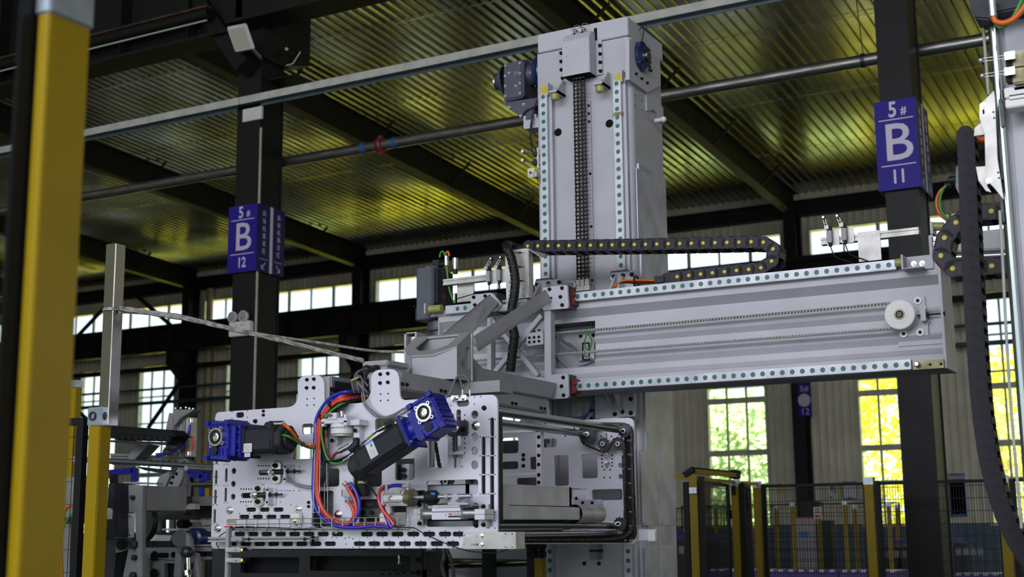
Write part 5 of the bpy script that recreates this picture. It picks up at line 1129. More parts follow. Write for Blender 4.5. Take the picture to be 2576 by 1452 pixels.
# tensioner blocks with slotted plates (left two, right one)
def tensioner(x, y, vert=False):
    s = .38023*PXM
    if not vert:
        c = C1(x, y); o = plateY('tension_plate', [rrect(c.x+.004, c.z, 62*s, 132*s, 22*s)], Y1-.012, .010, 'stainless', gt)
        for dy in (-43, 43): putp('bolt-black', gt, C1(x, y+dy)+Vector((0, -.012, 0)), s=.0115)
        putp('nut-zinc', gt, C1(x-20, y)+Vector((0, -.014, 0)), s=.0155)
        m = MB(); m.cyl((c.x+.01, Y1-.022, c.z), (c.x+.075, Y1-.022, c.z), .011, 12); m.cyl((c.x+.03, Y1-.022, c.z), (c.x+.14, Y1-.022, c.z), .0038, 8); m.cyl((c.x+.105, Y1-.022, c.z), (c.x+.112, Y1-.022, c.z), .009, 6); obj('tension_screw', m, 'dark_steel', gt)
        m = MB(); d = C1(x+84, y); m.box((d.x-.008, Y1-.034, d.z-.042), (d.x+.006, Y1, d.z+.030)); m.box((d.x-.008, Y1-.004, d.z-.042), (d.x+.024, Y1, d.z+.030)); obj('screw_block', m, 'plate_alu', gt, .002)
        for dz in (.022, -.03): putp('screw_hole', gt, (d.x, Y1-.034, d.z+dz), s=.0055)
    else:
        c = C1(x, y); plateY('tension_plate', [rrect(c.x, c.z, 128*s, 82*s, 14*s)], Y1-.012, .010, 'dark_steel', gt)
        putp('bolt-black', gt, C1(x+38, y+6)+Vector((0, -.012, 0)), s=.0115); putp('nut-zinc', gt, C1(x-12, y)+Vector((0, -.014, 0)), s=.0145)
        m = MB(); m.cyl((c.x-.003, Y1-.022, c.z-.03), (c.x-.003, Y1-.022, c.z-.095), .009, 10); m.cyl((c.x-.003, Y1-.022, c.z-.05), (c.x-.003, Y1-.022, c.z-.155), .004, 8); m.cyl((c.x-.003, Y1-.022, c.z-.106), (c.x-.003, Y1-.022, c.z-.113), .009, 6); obj('tension_screw', m, 'dark_steel', gt)
        m = MB(); m.box((c.x-.034, Y1-.03, c.z-.104), (c.x+.028, Y1, c.z-.090)); obj('screw_block', m, 'plate_alu', gt, .002)
tensioner(518, 758); tensioner(402, 910); tensioner(1720, 468, True)
# rollers and shafts between the plates
def roller(pn, r, m='shaft_steel', nm='roller', Ya=Y1+.012, Yb=Y2):
    a = PX(*pn, xr_) if False else PY(*pn, Y1+.012); return obj(nm, MB().cyl((a.x, Ya, a.z), (a.x, Yb, a.z), r, 24), m, gt)
rx = PX(1262, 1035, xr_-.04)
def shaft(p_far, r, m='shaft_steel', nm='roller'):
    c = PY(*p_far, Y2); return obj(nm, MB().cyl((c.x, Y1+.012, c.z), (c.x, Y2, c.z), r, 24), m, gt)
shaft((1574, 1083), .0185); shaft((1484, 1094), .0165); shaft((1562, 1321), .0185); shaft((1548, 1339), .013, 'bright_steel')
shaft((1240, 1330), .016, 'bright_steel'); shaft((900, 1200), .012, 'bright_steel'); shaft((980, 1320), .016); shaft((640, 1180), .014, 'bright_steel', 'shaft')
# horizontal rails inside, seen through the lower windows
b = MB(); p, q = PY(860, 1215, 5.0), PY(1020, 1204, 5.0); b.cyl((p.x-.12, 5.0, p.z-.0), (q.x+.1, 5.0, p.z), .013, 16); obj('cross_shaft', b, 'bright_steel', gt)
b = MB(); b.box((-3.8, 5.2, 1.60), (-2.6, 5.26, 1.70)); obj('inner_beam', b, 'machine_dark', gt)
p, q = PY(760, 1165, 4.85), PY(1045, 1345, 4.85); BX('blocking_screen', (p.x, 4.85, q.z), (q.x, 4.86, p.z), 'machine_grey', gt)  # added panel, blocks the bright outside behind the near plate openings
b = MB(); b.box((-3.35, 4.62, 1.62), (-3.0, 4.7, 1.74)); obj('inner_block', b, 'machine_grey', gt)
b = MB(); b.box((-3.42, 4.56, 1.60), (-3.28, 4.60, 1.78)); obj('inner_block', b, 'dark_steel', gt)
# inner tubular frame behind near plate windows
for xx in (1312, 1322): pass
b = MB(); p, q = PY(1348, 1088, Y2-.5), PY(1362, 1222, Y2-.5)
b.box((p.x, Y2-.5, q.z), (q.x, Y2-.47, p.z)); obj('slotted_angle', b, 'plate_alu', gt)
b = MB(); a, c = PY(1264, 1084, Y2-.5), PY(1350, 1078, Y2-.5); b.box((a.x-.4, Y2-.5, a.z-.012), (p.x, Y2-.48, a.z)); a = PY(1264, 1192, Y2-.5); b.box((a.x-.4, Y2-.5, a.z-.012), (p.x, Y2-.48, a.z+.002)); obj('frame_bar', b, 'plate_alu', gt)
for y in (1100, 1122, 1146, 1169, 1195, 1214): c = PY(1355, y, Y2-.501); b = MB(); b.cyl(c+Vector((0, -.001, 0)), c+Vector((0, .001, 0)), .0085, 12); obj('angle_hole', b, 'hole_dark', gt)
for x, y in ((1317, 1145), (1317, 1156), (1317, 1172)): putp('bolt-black', gt, PY(x, y, Y2-.0), s=.010)
# galvanised push box and aluminium rail between the plates
X = xr_-.05
a, c = PX(1264, 1217, X), PX(1437, 1226, X); zt_a = a.z; zb_a = PX(1437, 1274, X).z
b = MB(); b.box((X-.02, Y1+.05, zb_a), (X-.0, c.y, zt_a)); b.box((X-.3, Y1+.05, zb_a), (X-.02, Y1+.07, zt_a)); b.box((X-.3, c.y-.02, zb_a), (X, c.y, zt_a)); b.box((X-.3, Y1+.05, zt_a-.004), (X-.02, c.y+.2, zt_a-.001)); bx_ = obj('push_box', b, 'galvanized', gt)
b = MB(); d = PX(1489, 1232, X); b.box((X-.1, c.y, zt_a-.045), (X-.096, d.y, zt_a)); obj('push_box_lip', b, 'galvanized', gt)
X2 = xr_-.03
a, c = PX(1264, 1272, X2), PX(1460, 1280, X2); zb2_ = PX(1460, 1308, X2).z
b = MB(); b.box((X2-.06, Y1+.04, zb2_), (X2, c.y, a.z)); obj('flat_rail', b, 'galvanized', gt, .004)
b = MB(); b.lathe((X2-.03, c.y, (a.z+zb2_)/2), (0, 1, 0), [(0, .04), (.25, .04), (.27, .03), (.27, .001)], 20); obj('rail_nose', b, 'sheet_steel', gt)
p, q = PY(1235, 1111, Y2+.2), PY(1375, 1230, Y2+.2); BX('blocking_screen', (p.x-.4, Y2+.2, q.z), (q.x, Y2+.21, p.z), 'machine_grey', gt)  # added backing, keeps the bright outside from showing through the far plate
# small clamp blocks on far plate
for P, m in ((((1443, 1245), (1461, 1258)), 'plate_alu'), (((1443, 1258), (1506, 1271)), 'galvanized'), (((1421, 1285), (1440, 1308)), 'white_plastic'), (((1552, 1285), (1568, 1310)), 'plate_alu')):
    p, q = PY(*P[0], Y2-.05), PY(*P[1], Y2-.05); BX('clamp_block', (p.x, Y2-.05, q.z), (q.x, Y2-.001, p.z), m, gt, .002)
for x, y in ((1450, 1254), (1466, 1265), (1490, 1265)): putp('bolt-black', gt, PY(x, y, Y2-.05), s=.008)
# far plate details
b = MB()
for x, y in ((1513, 1098), (1538, 1098), (1514, 1146), (1514, 1155), (1515, 1164), (1515, 1174), (1540, 1146), (1540, 1155), (1540, 1164), (1540, 1172), (1520, 1182), (1535, 1182), (1520, 1202), (1535, 1202), (1445, 1078), (1422, 1097), (1372, 1066), (1358, 1068)): c = PY(x, y, Y2); b.cyl((c.x, Y2-.001, c.z), (c.x, Y2+.001, c.z), .0042, 8)
o = obj('tapped_holes', b, 'socket_dark', gt); o['kind'] = 'stuff'
c = PY(1526, 1163, Y2-.02); b = MB(); b.box((c.x-.009, Y2-.03, c.z-.006), (c.x+.009, Y2-.001, c.z+.006)); obj('clamp_block', b, 'white_plastic', gt)
# black chain guide ring with rounded corners on the far plate, two chains, sprockets
GY = Y2-.03
def ringpath(off): # pixel polyline
    return None
P_out = [(1480, 1060), (1577, 1060), (1596, 1078), (1612, 1340), (1590, 1366), (1305, 1366), (1305, 1346), (1560, 1346), (1566, 1335), (1563, 1150), (1566, 1146)]
go = [(1480, 1063), (1583, 1063), (1598, 1366), (1306, 1366), (1306, 1344), (1572, 1344), (1564, 1146), (1574, 1146), (1568, 1078), (1480, 1078)]
lp = roundpoly(px(go, GY), [0, .045, .06, 0, 0, .03, 0, 0, .02, 0], 6)
plateY('chain_guide', [lp], GY, .028, 'rubber', gt)
# bright outer rim of far plate right side and holder
a = PY(1606, 1332, Y2); c = PY(1652, 1365, Y2); o = BX('end_tab', (a.x, Y2, c.z+.01), (c.x, Y2+.004, a.z), 'plate_alu', gt); a = PY(1630, 1336, Y2-.01); c = PY(1650, 1362, Y2-.01); BX('white_block', (a.x, Y2-.02, c.z), (c.x, Y2, a.z), 'white_plastic', gt, .003)
chain('drive_chain', [PY(x, y, GY-.028) for x, y in ((1512, 1067), (1550, 1067), (1575, 1068), (1588, 1080), (1590, 1120), (1592, 1200), (1594, 1280), (1594, 1310), (1585, 1340), (1568, 1352), (1530, 1356), (1460, 1358), (1310, 1358))], .0175, .012, 1, gt)
chain('drive_chain', [PY(x, y, GY-.028) for x, y in ((1460, 1090), (1462, 1078), (1475, 1072), (1500, 1072))], .0175, .012, 1, gt)
chain('drive_chain', [PY(x, y, GY-.028) for x, y in ((1461, 1102), (1470, 1117), (1500, 1131), (1520, 1137), (1530, 1130), (1543, 1108), (1557, 1103), (1568, 1112), (1571, 1130), (1572, 1200), (1574, 1290), (1573, 1325), (1560, 1340))], .0175, .012, 1, gt)
def sprocket(c, R, n, th=.008, m='dark_steel', hub=.012):
    pts = []
    for i in range(n*4): a = 2*pi*i/(n*4); r = R*(1.0 if i % 4 == 0 else (.86 if i % 4 in (1, 3) else .78)); pts.append((c.x+cos(a)*r, c.z+sin(a)*r))
    plateY('sprocket', [pts, circ(c.x, c.z, hub*.6, 10)], c.y, th, m, gt)
    obj('sprocket_hub', MB().lathe(c+Vector((0, -.012, 0)), (0, 1, 0), [(0, hub*.5), (0, hub), (.02, hub)], 18), 'bright_steel', gt)
sprocket(PY(1479, 1093, GY-.035), .048, 16); sprocket(PY(1518, 1117, GY-.035), .033, 12); sprocket(PY(1556, 1117, GY-.035), .033, 12); sprocket(PY(1570, 1085, GY-.035), .035, 12); sprocket(PY(1558, 1318, GY-.035), .033, 12)
for k in range(7): a = .3+2*pi*k/7; c = PY(1479, 1093, GY-.048); 
for k, y in enumerate(range(1108, 1366, 36)):
    for x in (1566.5, 1580, 1586, 1597): putp('bolt-zinc', gt, PY(x+k*.9, y, GY-.0), s=.0045)
# inner chains seen through near plate windows
chain('drive_chain', [PY(x, y, Y1+.07) for x, y in ((1083, 1105), (1094, 1112), (1098, 1130), (1103, 1160), (1107, 1178))], .0165, .012, 1, gt)
chain('drive_chain', [PY(x, y, Y1+.07) for x, y in ((1112, 1212), (1116, 1222), (1126, 1232), (1145, 1240), (1172, 1250))], .0165, .012, 1, gt)
sprocket(PY(1124, 1212, Y1+.06), .034, 12)
# inner parts behind the windows
for P, m, dy in ((((1080, 1100), (1084, 1176)), 'galvanized', .03), (((1009, 1168), (1030, 1207)), 'galvanized', .04), (((1170, 1205), (1182, 1245)), 'dark_steel', .05), (((1190, 1206), (1230, 1245)), 'plate_alu', .09), (((1000, 1170), (1006, 1207)), 'dark_steel', .03), (((905, 1256), (1070, 1272)), 'dark_steel', .03), (((903, 1275), (958, 1300)), 'machine_grey', .06), (((966, 1290), (1022, 1322)), 'sheet_steel', .05), (((1078, 1312), (1190, 1326)), 'galvanized', .06), (((836, 1230), (850, 1325)), 'machine_grey', .03)):
    p, q = PY(*P[0], Y1+dy), PY(*P[1], Y1+dy); BX('inner_plate', (p.x, Y1+dy, q.z), (q.x, Y1+dy+.03, p.z), m, gt, .002)
for x, y in ((914, 1290), (936, 1290), (1017, 1183), (1018, 1198)): c = PY(x, y, Y1+.04); b = MB(); b.cyl(c, c+Vector((0, -.01, 0)), .010, 14); obj('round_boss', b, 'black_bolt', gt)
# crossbars carrying the head
t = T('head_crossbar', 'grey box-section crossbar over the gripper, behind the right plate tab', 'crossbar', 'crossbars of the gripper head', (-3.0, 5.1, 2.2))
xb = -2.988; zt, zb = 2.2425, 2.167
b = MB(); b.box((xb-.16, Y1+.012, zb), (xb, Y2, zt)); obj('box_tube', b, 'arm_grey', t, .006)
for x, y in ((1012, 966.5), (1023, 968), (1109, 983), (1119, 985), (1288, 1014.5), (1297, 1016), (1360, 1027), (1369, 1028.5)): putp('nut-black', t, PX(x, y, xb), (1, 0, 0), .0075)
t = T('head_crossbar', 'grey box-section crossbar with a dark bolted plate, behind the left plate tab', 'crossbar', 'crossbars of the gripper head', (-3.4, 5.1, 2.2))
xb2 = PY(830, 960, Y1).x-.004; z2t = PY(820, 942, Y1).z-.006
b = MB(); b.box((xb2-.16, Y1+.012, z2t-.115), (xb2, Y2, z2t)); obj('box_tube', b, 'arm_grey', t, .006)
BX('bolted_plate', (xb2, Y1+.03, z2t-.125), (xb2+.008, Y1+.15, z2t-.02), 'dark_steel', t); 
for x, y in ((833, 979), (843, 980.5)): putp('bolt-black', t, PX(x, y, xb2+.008), (1, 0, 0), .010)
b = MB(); b.ring(PX(836, 990, xb2+.008), (1, 0, 0), .02, .012, .004, 20); obj('port_ring', b, 'dark_steel', t)
b = MB(); b.box((-3.9, 5.0, 2.19), (-2.8, 5.12, 2.24)); obj('cross_tie', b, 'arm_grey', t)
# junction box
t = T('junction_box', 'light grey lidded junction box sitting on the crossbar behind the right plate tab', 'box', None, PY(950, 935, 4.65))
yj = 4.66; p = PY(913, 909, yj); q = PY(978, 937, yj); xq = PY(975, 905, yj).x; yb = PX(1028, 918, xq).y; zt3 = PY(975, 905, yj).z; zb3 = 2.2435
BX('box_body', (p.x, yj, zb3), (xq, yb, zt3-.028), 'box_grey', t, .006); BX('box_lid', (p.x-.003, yj-.003, zt3-.026), (xq+.003, yb+.003, zt3), 'box_grey', t, .006)
for x in (926, 948): c = PY(x, 929, yj); obj('cable_gland', MB().lathe(c, (0, -1, 0), [(0, .018), (.012, .018), (.012, .014), (.03, .013), (.03, .001)], 12), 'rubber', t)
# ---------------------------------------------------------------- gear motors
def XF(M, mb): mb.v = [tuple(M @ Vector(v)) for v in mb.v]; return mb
def gearmotor(name, lab, o, ang, mirror, Lm, D, m_body, plug, big=1.):
    """local x = motor axis (gearbox at origin), y = depth towards the plate, z = up"""
    t = T(name, lab, 'gearmotor', None, o)
    ca, sa = cos(ang), sin(ang); ax = Vector((ca, 0, sa)); az = Vector((-sa, 0, ca))*(-1 if mirror else 1)
    M = Matrix.Translation(o) @ Matrix((ax, Vector((0, 1, 0)), az)).transposed().to_4x4()
    add = lambda n, mb, m, p=t, bev=0: obj(n, XF(M, mb), m, p, bev)
    W, Hh, d = .060*big, .078*big, D
    b = MB(); b.box((-W, -d*.42, -Hh), (W, d/2, Hh)); add('gear_case', b, 'blue_paint', t, .006)
    b = MB()
    for z in (-Hh+.006, Hh-.006):
        for x in (-W+.004, W-.010): b.box((x-.010, -d*.52, z-.009), (x+.012, -d*.40, z+.009))
        b.box((-W*.55, -d*.47, z-.005), (W*.55, -d*.42, z+.005))
    for x in (-.045, -.03, -.012, .006, .024, .045): b.box((x*big, -d*.45, -Hh*.98), (x*big+.004, -d*.41, -Hh*.45)); b.box((x*big, -d*.45, Hh*.6), (x*big+.004, -d*.41, Hh*.97))
    for z in (-.05, -.03, 0, .03, .05): b.box((-W-.004, -d*.35, z*big-.003), (-W+.002, d*.4, z*big+.003))
    for x in (-.05, .04): b.box((x*big, -d*.35, -Hh-.006), (x*big+.012, d*.4, -Hh+.002)); b.box((x*big, -d*.35, Hh-.002), (x*big+.012, d*.4, Hh+.006))
    add('case_ribs', b, 'blue_paint')
    hz = .012*big; b = MB(); c = (-.004*big, -d*.42, hz); R = .038*big
    b.ring(c, (0, -1, 0), R, R*.78, .016, 32)
    for k in range(4): a = pi/4+k*pi/2+.15; b.ring((c[0]+cos(a)*R*1.12, c[1], c[2]+sin(a)*R*1.12), (0, -1, 0), .0085*big, .004, .014, 12)
    add('hub_flange', b, 'stainless')
    b = MB(); b.ring((c[0], c[1]-.008, c[2]), (0, -1, 0), R*.78, R*.42, .003, 28); add('oil_seal', b, 'rubber')
    b = MB(); b.lathe((c[0], c[1]-.006, c[2]), (0, -1, 0), [(0, R*.46), (.010, R*.46), (.011, R*.3), (.008, R*.28), (.008, R*.08), (.003, .0001)], 24); add('output_shaft', b, 'stainless')
    b = MB(); b.cyl((plug[0]*big, -d*.40, plug[1]*big), (plug[0]*big, -d*.50, plug[1]*big), .018*big, 18); add('breather_plug', b, 'motor_grey')
    # motor-side flange
    b = MB(); b.box((W, -d*.36, -Hh*.86), (W+.022*big, d*.45, Hh*.70)); b.lathe((W+.02*big, .0, -.004), (1, 0, 0), [(0, Hh*.55), (.022*big, Hh*.60), (.03*big, Hh*.8)], 20)
    for z in (-.045, -.01, .03): b.box((W+.02*big, -d*.3, z*big-.004), (W+.05*big, d*.3, z*big+.004))
    add('input_flange', b, 'blue_paint')
    x1 = W+.05*big; s = .062*big
    b = MB(); b.box((x1, -s-.006, -s-.014), (x1+.012, s+.006, s+.002)); add('adapter_plate', b, 'blue_paint', t, .004)
    for y in (-s*.86, ):
        for z in (-s*.95, s*.8): o2 = add('adapter_bolt', MB().cyl((x1-.006, y, z), (x1-.0, y, z), .006, 8), 'bright_steel')
    xs = x1+.012; ch = .010; zc_ = -.006
    def oc(x, s1, ch): return [(x, -s1+ch, zc_-s1), (x, s1-ch, zc_-s1), (x, s1, zc_-s1+ch), (x, s1, zc_+s1-ch), (x, s1-ch, zc_+s1), (x, -s1+ch, zc_+s1), (x, -s1, zc_+s1-ch), (x, -s1, zc_-s1+ch)]
    b = MB(); b.prism(oc(xs, s*.98, .012), (.012, 0, 0)); b.prism(oc(xs+.012, s*.9, .016), (Lm-.03, 0, 0)); b.box((xs+.014, -s*.95, zc_-s*.62), (xs+Lm-.02, -s*.88, zc_+s*.62)); b.box((xs+.014, -s*.62, zc_+s*.88), (xs+Lm-.02, s*.62, zc_+s*.95)); b.box((xs+.014, -s*.62, zc_-s*.95), (xs+Lm-.02, s*.62, zc_-s*.88))
    add('motor_body', b, m_body, t, .002)
    b = MB(); b.prism(oc(xs+Lm-.018, s*.95, .02), (.012, 0, 0)); b.prism(oc(xs+Lm-.006, s*.9, .03), (.035, 0, 0)); b.cyl((xs+Lm+.028, 0, zc_), (xs+Lm+.045, 0, zc_), s*.7, 20); add('motor_end_cap', b, 'machine_dark' if m_body == 'motor_grey' else m_body, t, .003)
    return t, M, xs, s
o1 = PY(544, 1110, 4.30)
g1, M1, xs1, s1 = gearmotor('servo_gearmotor', 'blue worm gearbox with level dark servo motor at the left end of the near plate', o1+Vector((.049, .02, 0)), .0, False, .165, .15, 'motor_grey', (-.014, -.042))
for (a, c, m, yy) in (((610, 1116.5), (633, 1137.5), 'label_white', 0), ((615, 1140), (629, 1149.5), 'label_white', 0)):
    yq = o1.y+.02-.062*.95-.0012; p, q = PY(*a, yq), PY(*c, yq); BX('type_label', (p.x, yq, q.z), (q.x, yq+.001, p.z), m, g1)
    b = MB(); n = 6 if m == 'label_white' and c[1] < 1140 else 3
    for i in range(n): z = p.z-(p.z-q.z)*(i+1.2)/(n+1.6); b.box((p.x+.004, yq-.0004, z-.0006), (p.x+(q.x-p.x)*(.9 if i % 3 else .62), yq, z+.0006))
    obj('printed_lines', b, 'print_grey', g1)
# connectors and cables of motor 1
def conn(parent, pts, r, name='power_connector', m='motor_grey'):
    return obj(name, MB().tube(pts, r, 10), m, parent)
ym = 4.27
p = PY(674, 1096, ym); b = MB(); b.box((p.x-.014, ym-.01, p.z-.02), (p.x+.026, ym+.05, p.z+.008)); b.box((p.x-.008, ym, p.z), (p.x+.018, ym+.045, p.z+.055)); obj('connector_socket', b, 'motor_grey', g1, .003)
conn(g1, [PY(670, 1078, ym+.02), PY(673, 1070, ym+.02), PY(683, 1067, ym+.02)], .014); conn(g1, [PY(682, 1067, ym+.02), PY(715, 1066, ym+.02)], .0125, 'cable_plug', 'stainless')
conn(g1, [PY(694, 1118, ym+.01), PY(694, 1100, ym+.01), PY(692, 1096, ym+.01)], .011); conn(g1, [PY(692, 1095, ym+.01), PY(709, 1095, ym+.01)], .008, 'cable_plug', 'stainless')
BX('encoder_cover', tuple(PY(682, 1134, ym)), tuple(PY(694, 1118, ym)+Vector((0, .05, 0))), 'motor_grey', g1, .004)
YH = Y1-.06
t = T('motor_cables', 'orange and green motor cables drooping from the level servo motor to the wire tray', 'cable', None, PY(740, 1090, ym))
obj('orange_cable', MB().tube(smooth([PY(*q1(*u), Y) for *u, Y in ((558, 438, ym+.02), (590, 462, ym), (620, 495, ym+.02), (650, 535, ym+.05), (680, 568, ym+.1), (720, 585, YH), (768, 588, YH))]), .0068, 10), 'orange_cable', t)
obj('green_cable', MB().tube(smooth([PY(*q1(*u), Y) for *u, Y in ((550, 512, ym+.01), (590, 520, ym), (635, 545, ym+.03), (680, 575, ym+.08), (720, 594, YH), (765, 602, YH))]), .0045, 8), 'green_cable', t)
b = MB()
for u in ((645, 527), (685, 572)): c = PY(*q1(*u), ym+.05); b.ring(c, (1, 0, -.6), .0105, .008, .004, 10)
obj('cable_tie', b, 'black_cable', t)
# tilted gear motor
o2 = PY(1076, 1047, 4.28)
ang2 = radians(180+27)
g2, M2, xs2, s2 = gearmotor('servo_gearmotor', 'larger tilted blue worm gearbox with long dark servo motor slanting down to the left', o2+Vector((.026, -.005, -.004)), ang2, True, .25, .115, 'motor_grey', (.008, -.050), .92)
# label on tilted motor front
cpos = M2 @ Vector((xs2+.155, -s2*.955, .006)); axx = (M2.to_3x3() @ Vector((-1, 0, 0))); azz = (M2.to_3x3() @ Vector((0, 0, 1)))
b = MB(); b.obox(cpos, axx, (0, 1, 0), azz, .019, .0006, .033); o = obj('type_label', b, 'label_white', g2)
b = MB(); b.obox(cpos+azz*.029+Vector((0, -.0008, 0)), axx, (0, 1, 0), azz, .019, .0004, .004); obj('label_band', b, 'label_blue', g2)
b = MB()
for i in range(5): b.obox(cpos-azz*(.004+.006*i)+Vector((0, -.0008, 0)), axx, (0, 1, 0), azz, .013-.002*(i % 2), .0003, .0006)
b.obox(cpos+azz*.014+axx*.006+Vector((0, -.0008, 0)), axx, (0, 1, 0), azz, .005, .0003, .006); obj('printed_lines', b, 'print_grey', g2)
# connectors of tilted motor
zz3 = lambda x, y: (850+x*.2066, 900+y*.2066)
ym2 = 4.27
conn(g2, [PY(*zz3(150, 1130), ym2), PY(*zz3(225, 1050), ym2), PY(*zz3(225, 1000), ym2+.01)], .015); conn(g2, [PY(*zz3(20, 1140), ym2), PY(*zz3(150, 1070), ym2)], .0115, 'cable_plug', 'stainless')
conn(g2, [PY(*zz3(590, 830), ym2), PY(*zz3(670, 790), ym2)], .0125); conn(g2, [PY(*zz3(490, 885), ym2), PY(*zz3(595, 825), ym2)], .0085, 'cable_plug', 'stainless'); conn(g2, [PY(*zz3(70, 1260), ym2), PY(*zz3(140, 1215), ym2)], .008, 'cable_plug', 'stainless')
t = T('encoder_cable', 'thin black cable with pale marker running over the tilted motor', 'cable', None, PY(920, 1100, ym2))
obj('cable', MB().tube(smooth([PY(*zz3(x, y), ym2-.01) for x, y in ((495, 885), (430, 935), (330, 1020), (230, 1110), (120, 1190), (0, 1248), (-100, 1262), (-170, 1250))]), .003, 6), 'black_cable', t)
o = obj('cable_marker', MB().tube([PY(*zz3(350, 998), ym2-.012), PY(*zz3(430, 928), ym2-.012)], .0055, 8), 'urethane', t)
# ---------------------------------------------------------------- hoses
def H1(pts, Y): return smooth([PY(*q1(x, y), Y if len(r) == 0 else r[0]) for x, y, *r in pts], 8)
Ya = Y1-.035
def hose(name, lab, parts):
    t = T(name, lab, 'hose', 'hose bundle of the near plate', PY(*q1(*parts[0][1][0][:2]), Ya))
    for nm, pts, r, m, Y in parts: obj(nm, MB().tube(H1(pts, Y), r, 10), m, t)
    return t
# upper bundle arching from behind the tab down into the wire tray
hose('air_hose', 'outer blue air hose arching over from the right tab down into the wire tray', [('tube', [(1132, 238, 4.6), (1060, 228, 4.56), (985, 225, Ya), (920, 240), (860, 275), (815, 330), (785, 385), (772, 440), (768, 560), (766, 640), (762, 720), (757, 800), (757, 900), (770, 985), (800, 1040), (850, 1085), (910, 1110), (1000, 1124), (1100, 1122), (1200, 1118), (1270, 1120)], .0072, 'blue_tube', Ya)])
hose('air_hose', 'second blue air hose just inside the outer one', [('tube', [(1125, 240, 4.6), (1040, 236, 4.56), (950, 250, Ya), (890, 285), (840, 340), (800, 400), (785, 470), (778, 600), (772, 700), (768, 800), (768, 900), (790, 990), (835, 1060), (890, 1100), (950, 1112)], .007, 'blue_tube', Ya+.012)])
hose('air_hose', 'outer thick red air hose of the arch beside the blue one', [('tube', [(1130, 252, 4.6), (1040, 242, 4.57), (960, 255, Ya), (890, 300), (830, 360), (795, 425), (785, 520), (780, 640), (775, 760), (778, 880), (795, 960), (840, 1040), (900, 1092), (960, 1103), (1010, 1095)], .0085, 'red_tube', Ya-.008)])
hose('air_hose', 'inner thick red air hose sweeping from the right tab across the near plate', [('tube', [(1133, 258, 4.6), (1060, 256, 4.57), (980, 270, Ya), (900, 300), (850, 350), (812, 410), (800, 480), (795, 600), (788, 700), (784, 800), (790, 900), (810, 980), (850, 1040), (905, 1080), (965, 1095), (1005, 1085), (1030, 1040), (1040, 1000), (1035, 950), (1015, 905), (985, 850), (972, 832)], .008, 'red_tube', Ya-.02)])
t = hose('cable_loom', 'black and green cables nested under the red hoses of the arch', [('black_cable', [(1135, 250, 4.62), (1050, 262, 4.58), (960, 290, Ya), (890, 330), (850, 390), (830, 470), (812, 560), (820, 640), (840, 680), (870, 690), (930, 680), (985, 655)], .0075, 'rubber', Ya), ('green_cable', [(1130, 275, 4.62), (1040, 278, 4.58), (960, 300, Ya), (905, 330), (850, 380), (820, 440), (812, 500), (822, 570), (840, 640), (870, 690), (910, 702), (960, 690), (985, 672)], .0052, 'green_cable', Ya-.02), ('black_cable', [(1130, 290, 4.63), (1050, 292, 4.6), (950, 318, Ya), (880, 380), (848, 460), (838, 540), (825, 620)], .008, 'rubber', Ya+.005), ('orange_cable', [(845, 480), (838, 560), (850, 620), (880, 665), (900, 640), (925, 625)], .006, 'seal_red', Ya)])
b = MB()
for u in ((873, 310), (868, 318), (808, 400)): c = C1(*u, Y=Ya-.02); b.ring(c, (.8, 0, .6), .014, .0105, .006, 12)
obj('cable_tie', b, 'black_cable', t)
# black drop cables inside the vertical tray
hose('cable_loom', 'black cables running straight down inside the vertical wire tray', [('black_cable', [(812, 470), (808, 560), (815, 640), (830, 700), (835, 760), (815, 830)], .008, 'rubber', Ya+.004), ('black_cable', [(820, 470), (822, 600), (840, 690), (838, 800)], .007, 'rubber', Ya+.012), ('grey_cable', [(835, 480), (845, 560), (848, 700), (846, 850)], .004, 'grey_cable', Ya)])
# valve hoses
hose('air_hose', 'red hose looping from the valve block down to the lower tray', [('tube', [(968, 832), (985, 860), (1010, 900), (1030, 940), (1042, 990), (1040, 1040), (1020, 1080), (985, 1100), (930, 1096)], .0078, 'red_tube', Ya-.03), ('translucent_end', [(962, 826), (970, 834), (975, 842)], .0095, 'sheet_steel', Ya-.032)])
hose('air_hose', 'blue hose looping from the valve block down to the lower tray', [('tube', [(1003, 832), (1025, 860), (1045, 900), (1060, 950), (1062, 1000), (1050, 1045), (1030, 1078), (1000, 1100)], .0078, 'blue_tube', Ya-.03)])
hose('air_hose', 'short red hose below the valve block', [('tube', [(985, 945), (1000, 965), (1015, 990), (1025, 1030), (1020, 1070), (1000, 1090)], .007, 'red_tube', Ya-.022)])
hose('air_hose', 'blue hose lying along the lower wire tray', [('tube', [(862, 1085), (905, 1110), (980, 1124), (1060, 1124), (1130, 1116), (1200, 1118), (1262, 1122)], .0078, 'blue_tube', Ya-.03), ('red_tube', [(880, 1098), (1000, 1118), (1100, 1106), (1200, 1104), (1280, 1112)], .0072, 'red_tube', Ya-.015)])
hose('air_hose', 'red hose from the air cylinder crossing down to the tray end', [('tube', [(1228, 855), (1208, 868), (1195, 900), (1192, 940), (1203, 980), (1222, 1015), (1250, 1050), (1278, 1085), (1290, 1108)], .0078, 'red_tube', Ya-.05)])
hose('air_hose', 'blue hose from the air cylinder elbow crossing down to the tray end', [('tube', [(1372, 850), (1320, 845), (1270, 850), (1235, 872), (1215, 910), (1212, 950), (1218, 990), (1232, 1030), (1250, 1075), (1270, 1110), (1280, 1122)], .0078, 'blue_tube', Ya-.045)])
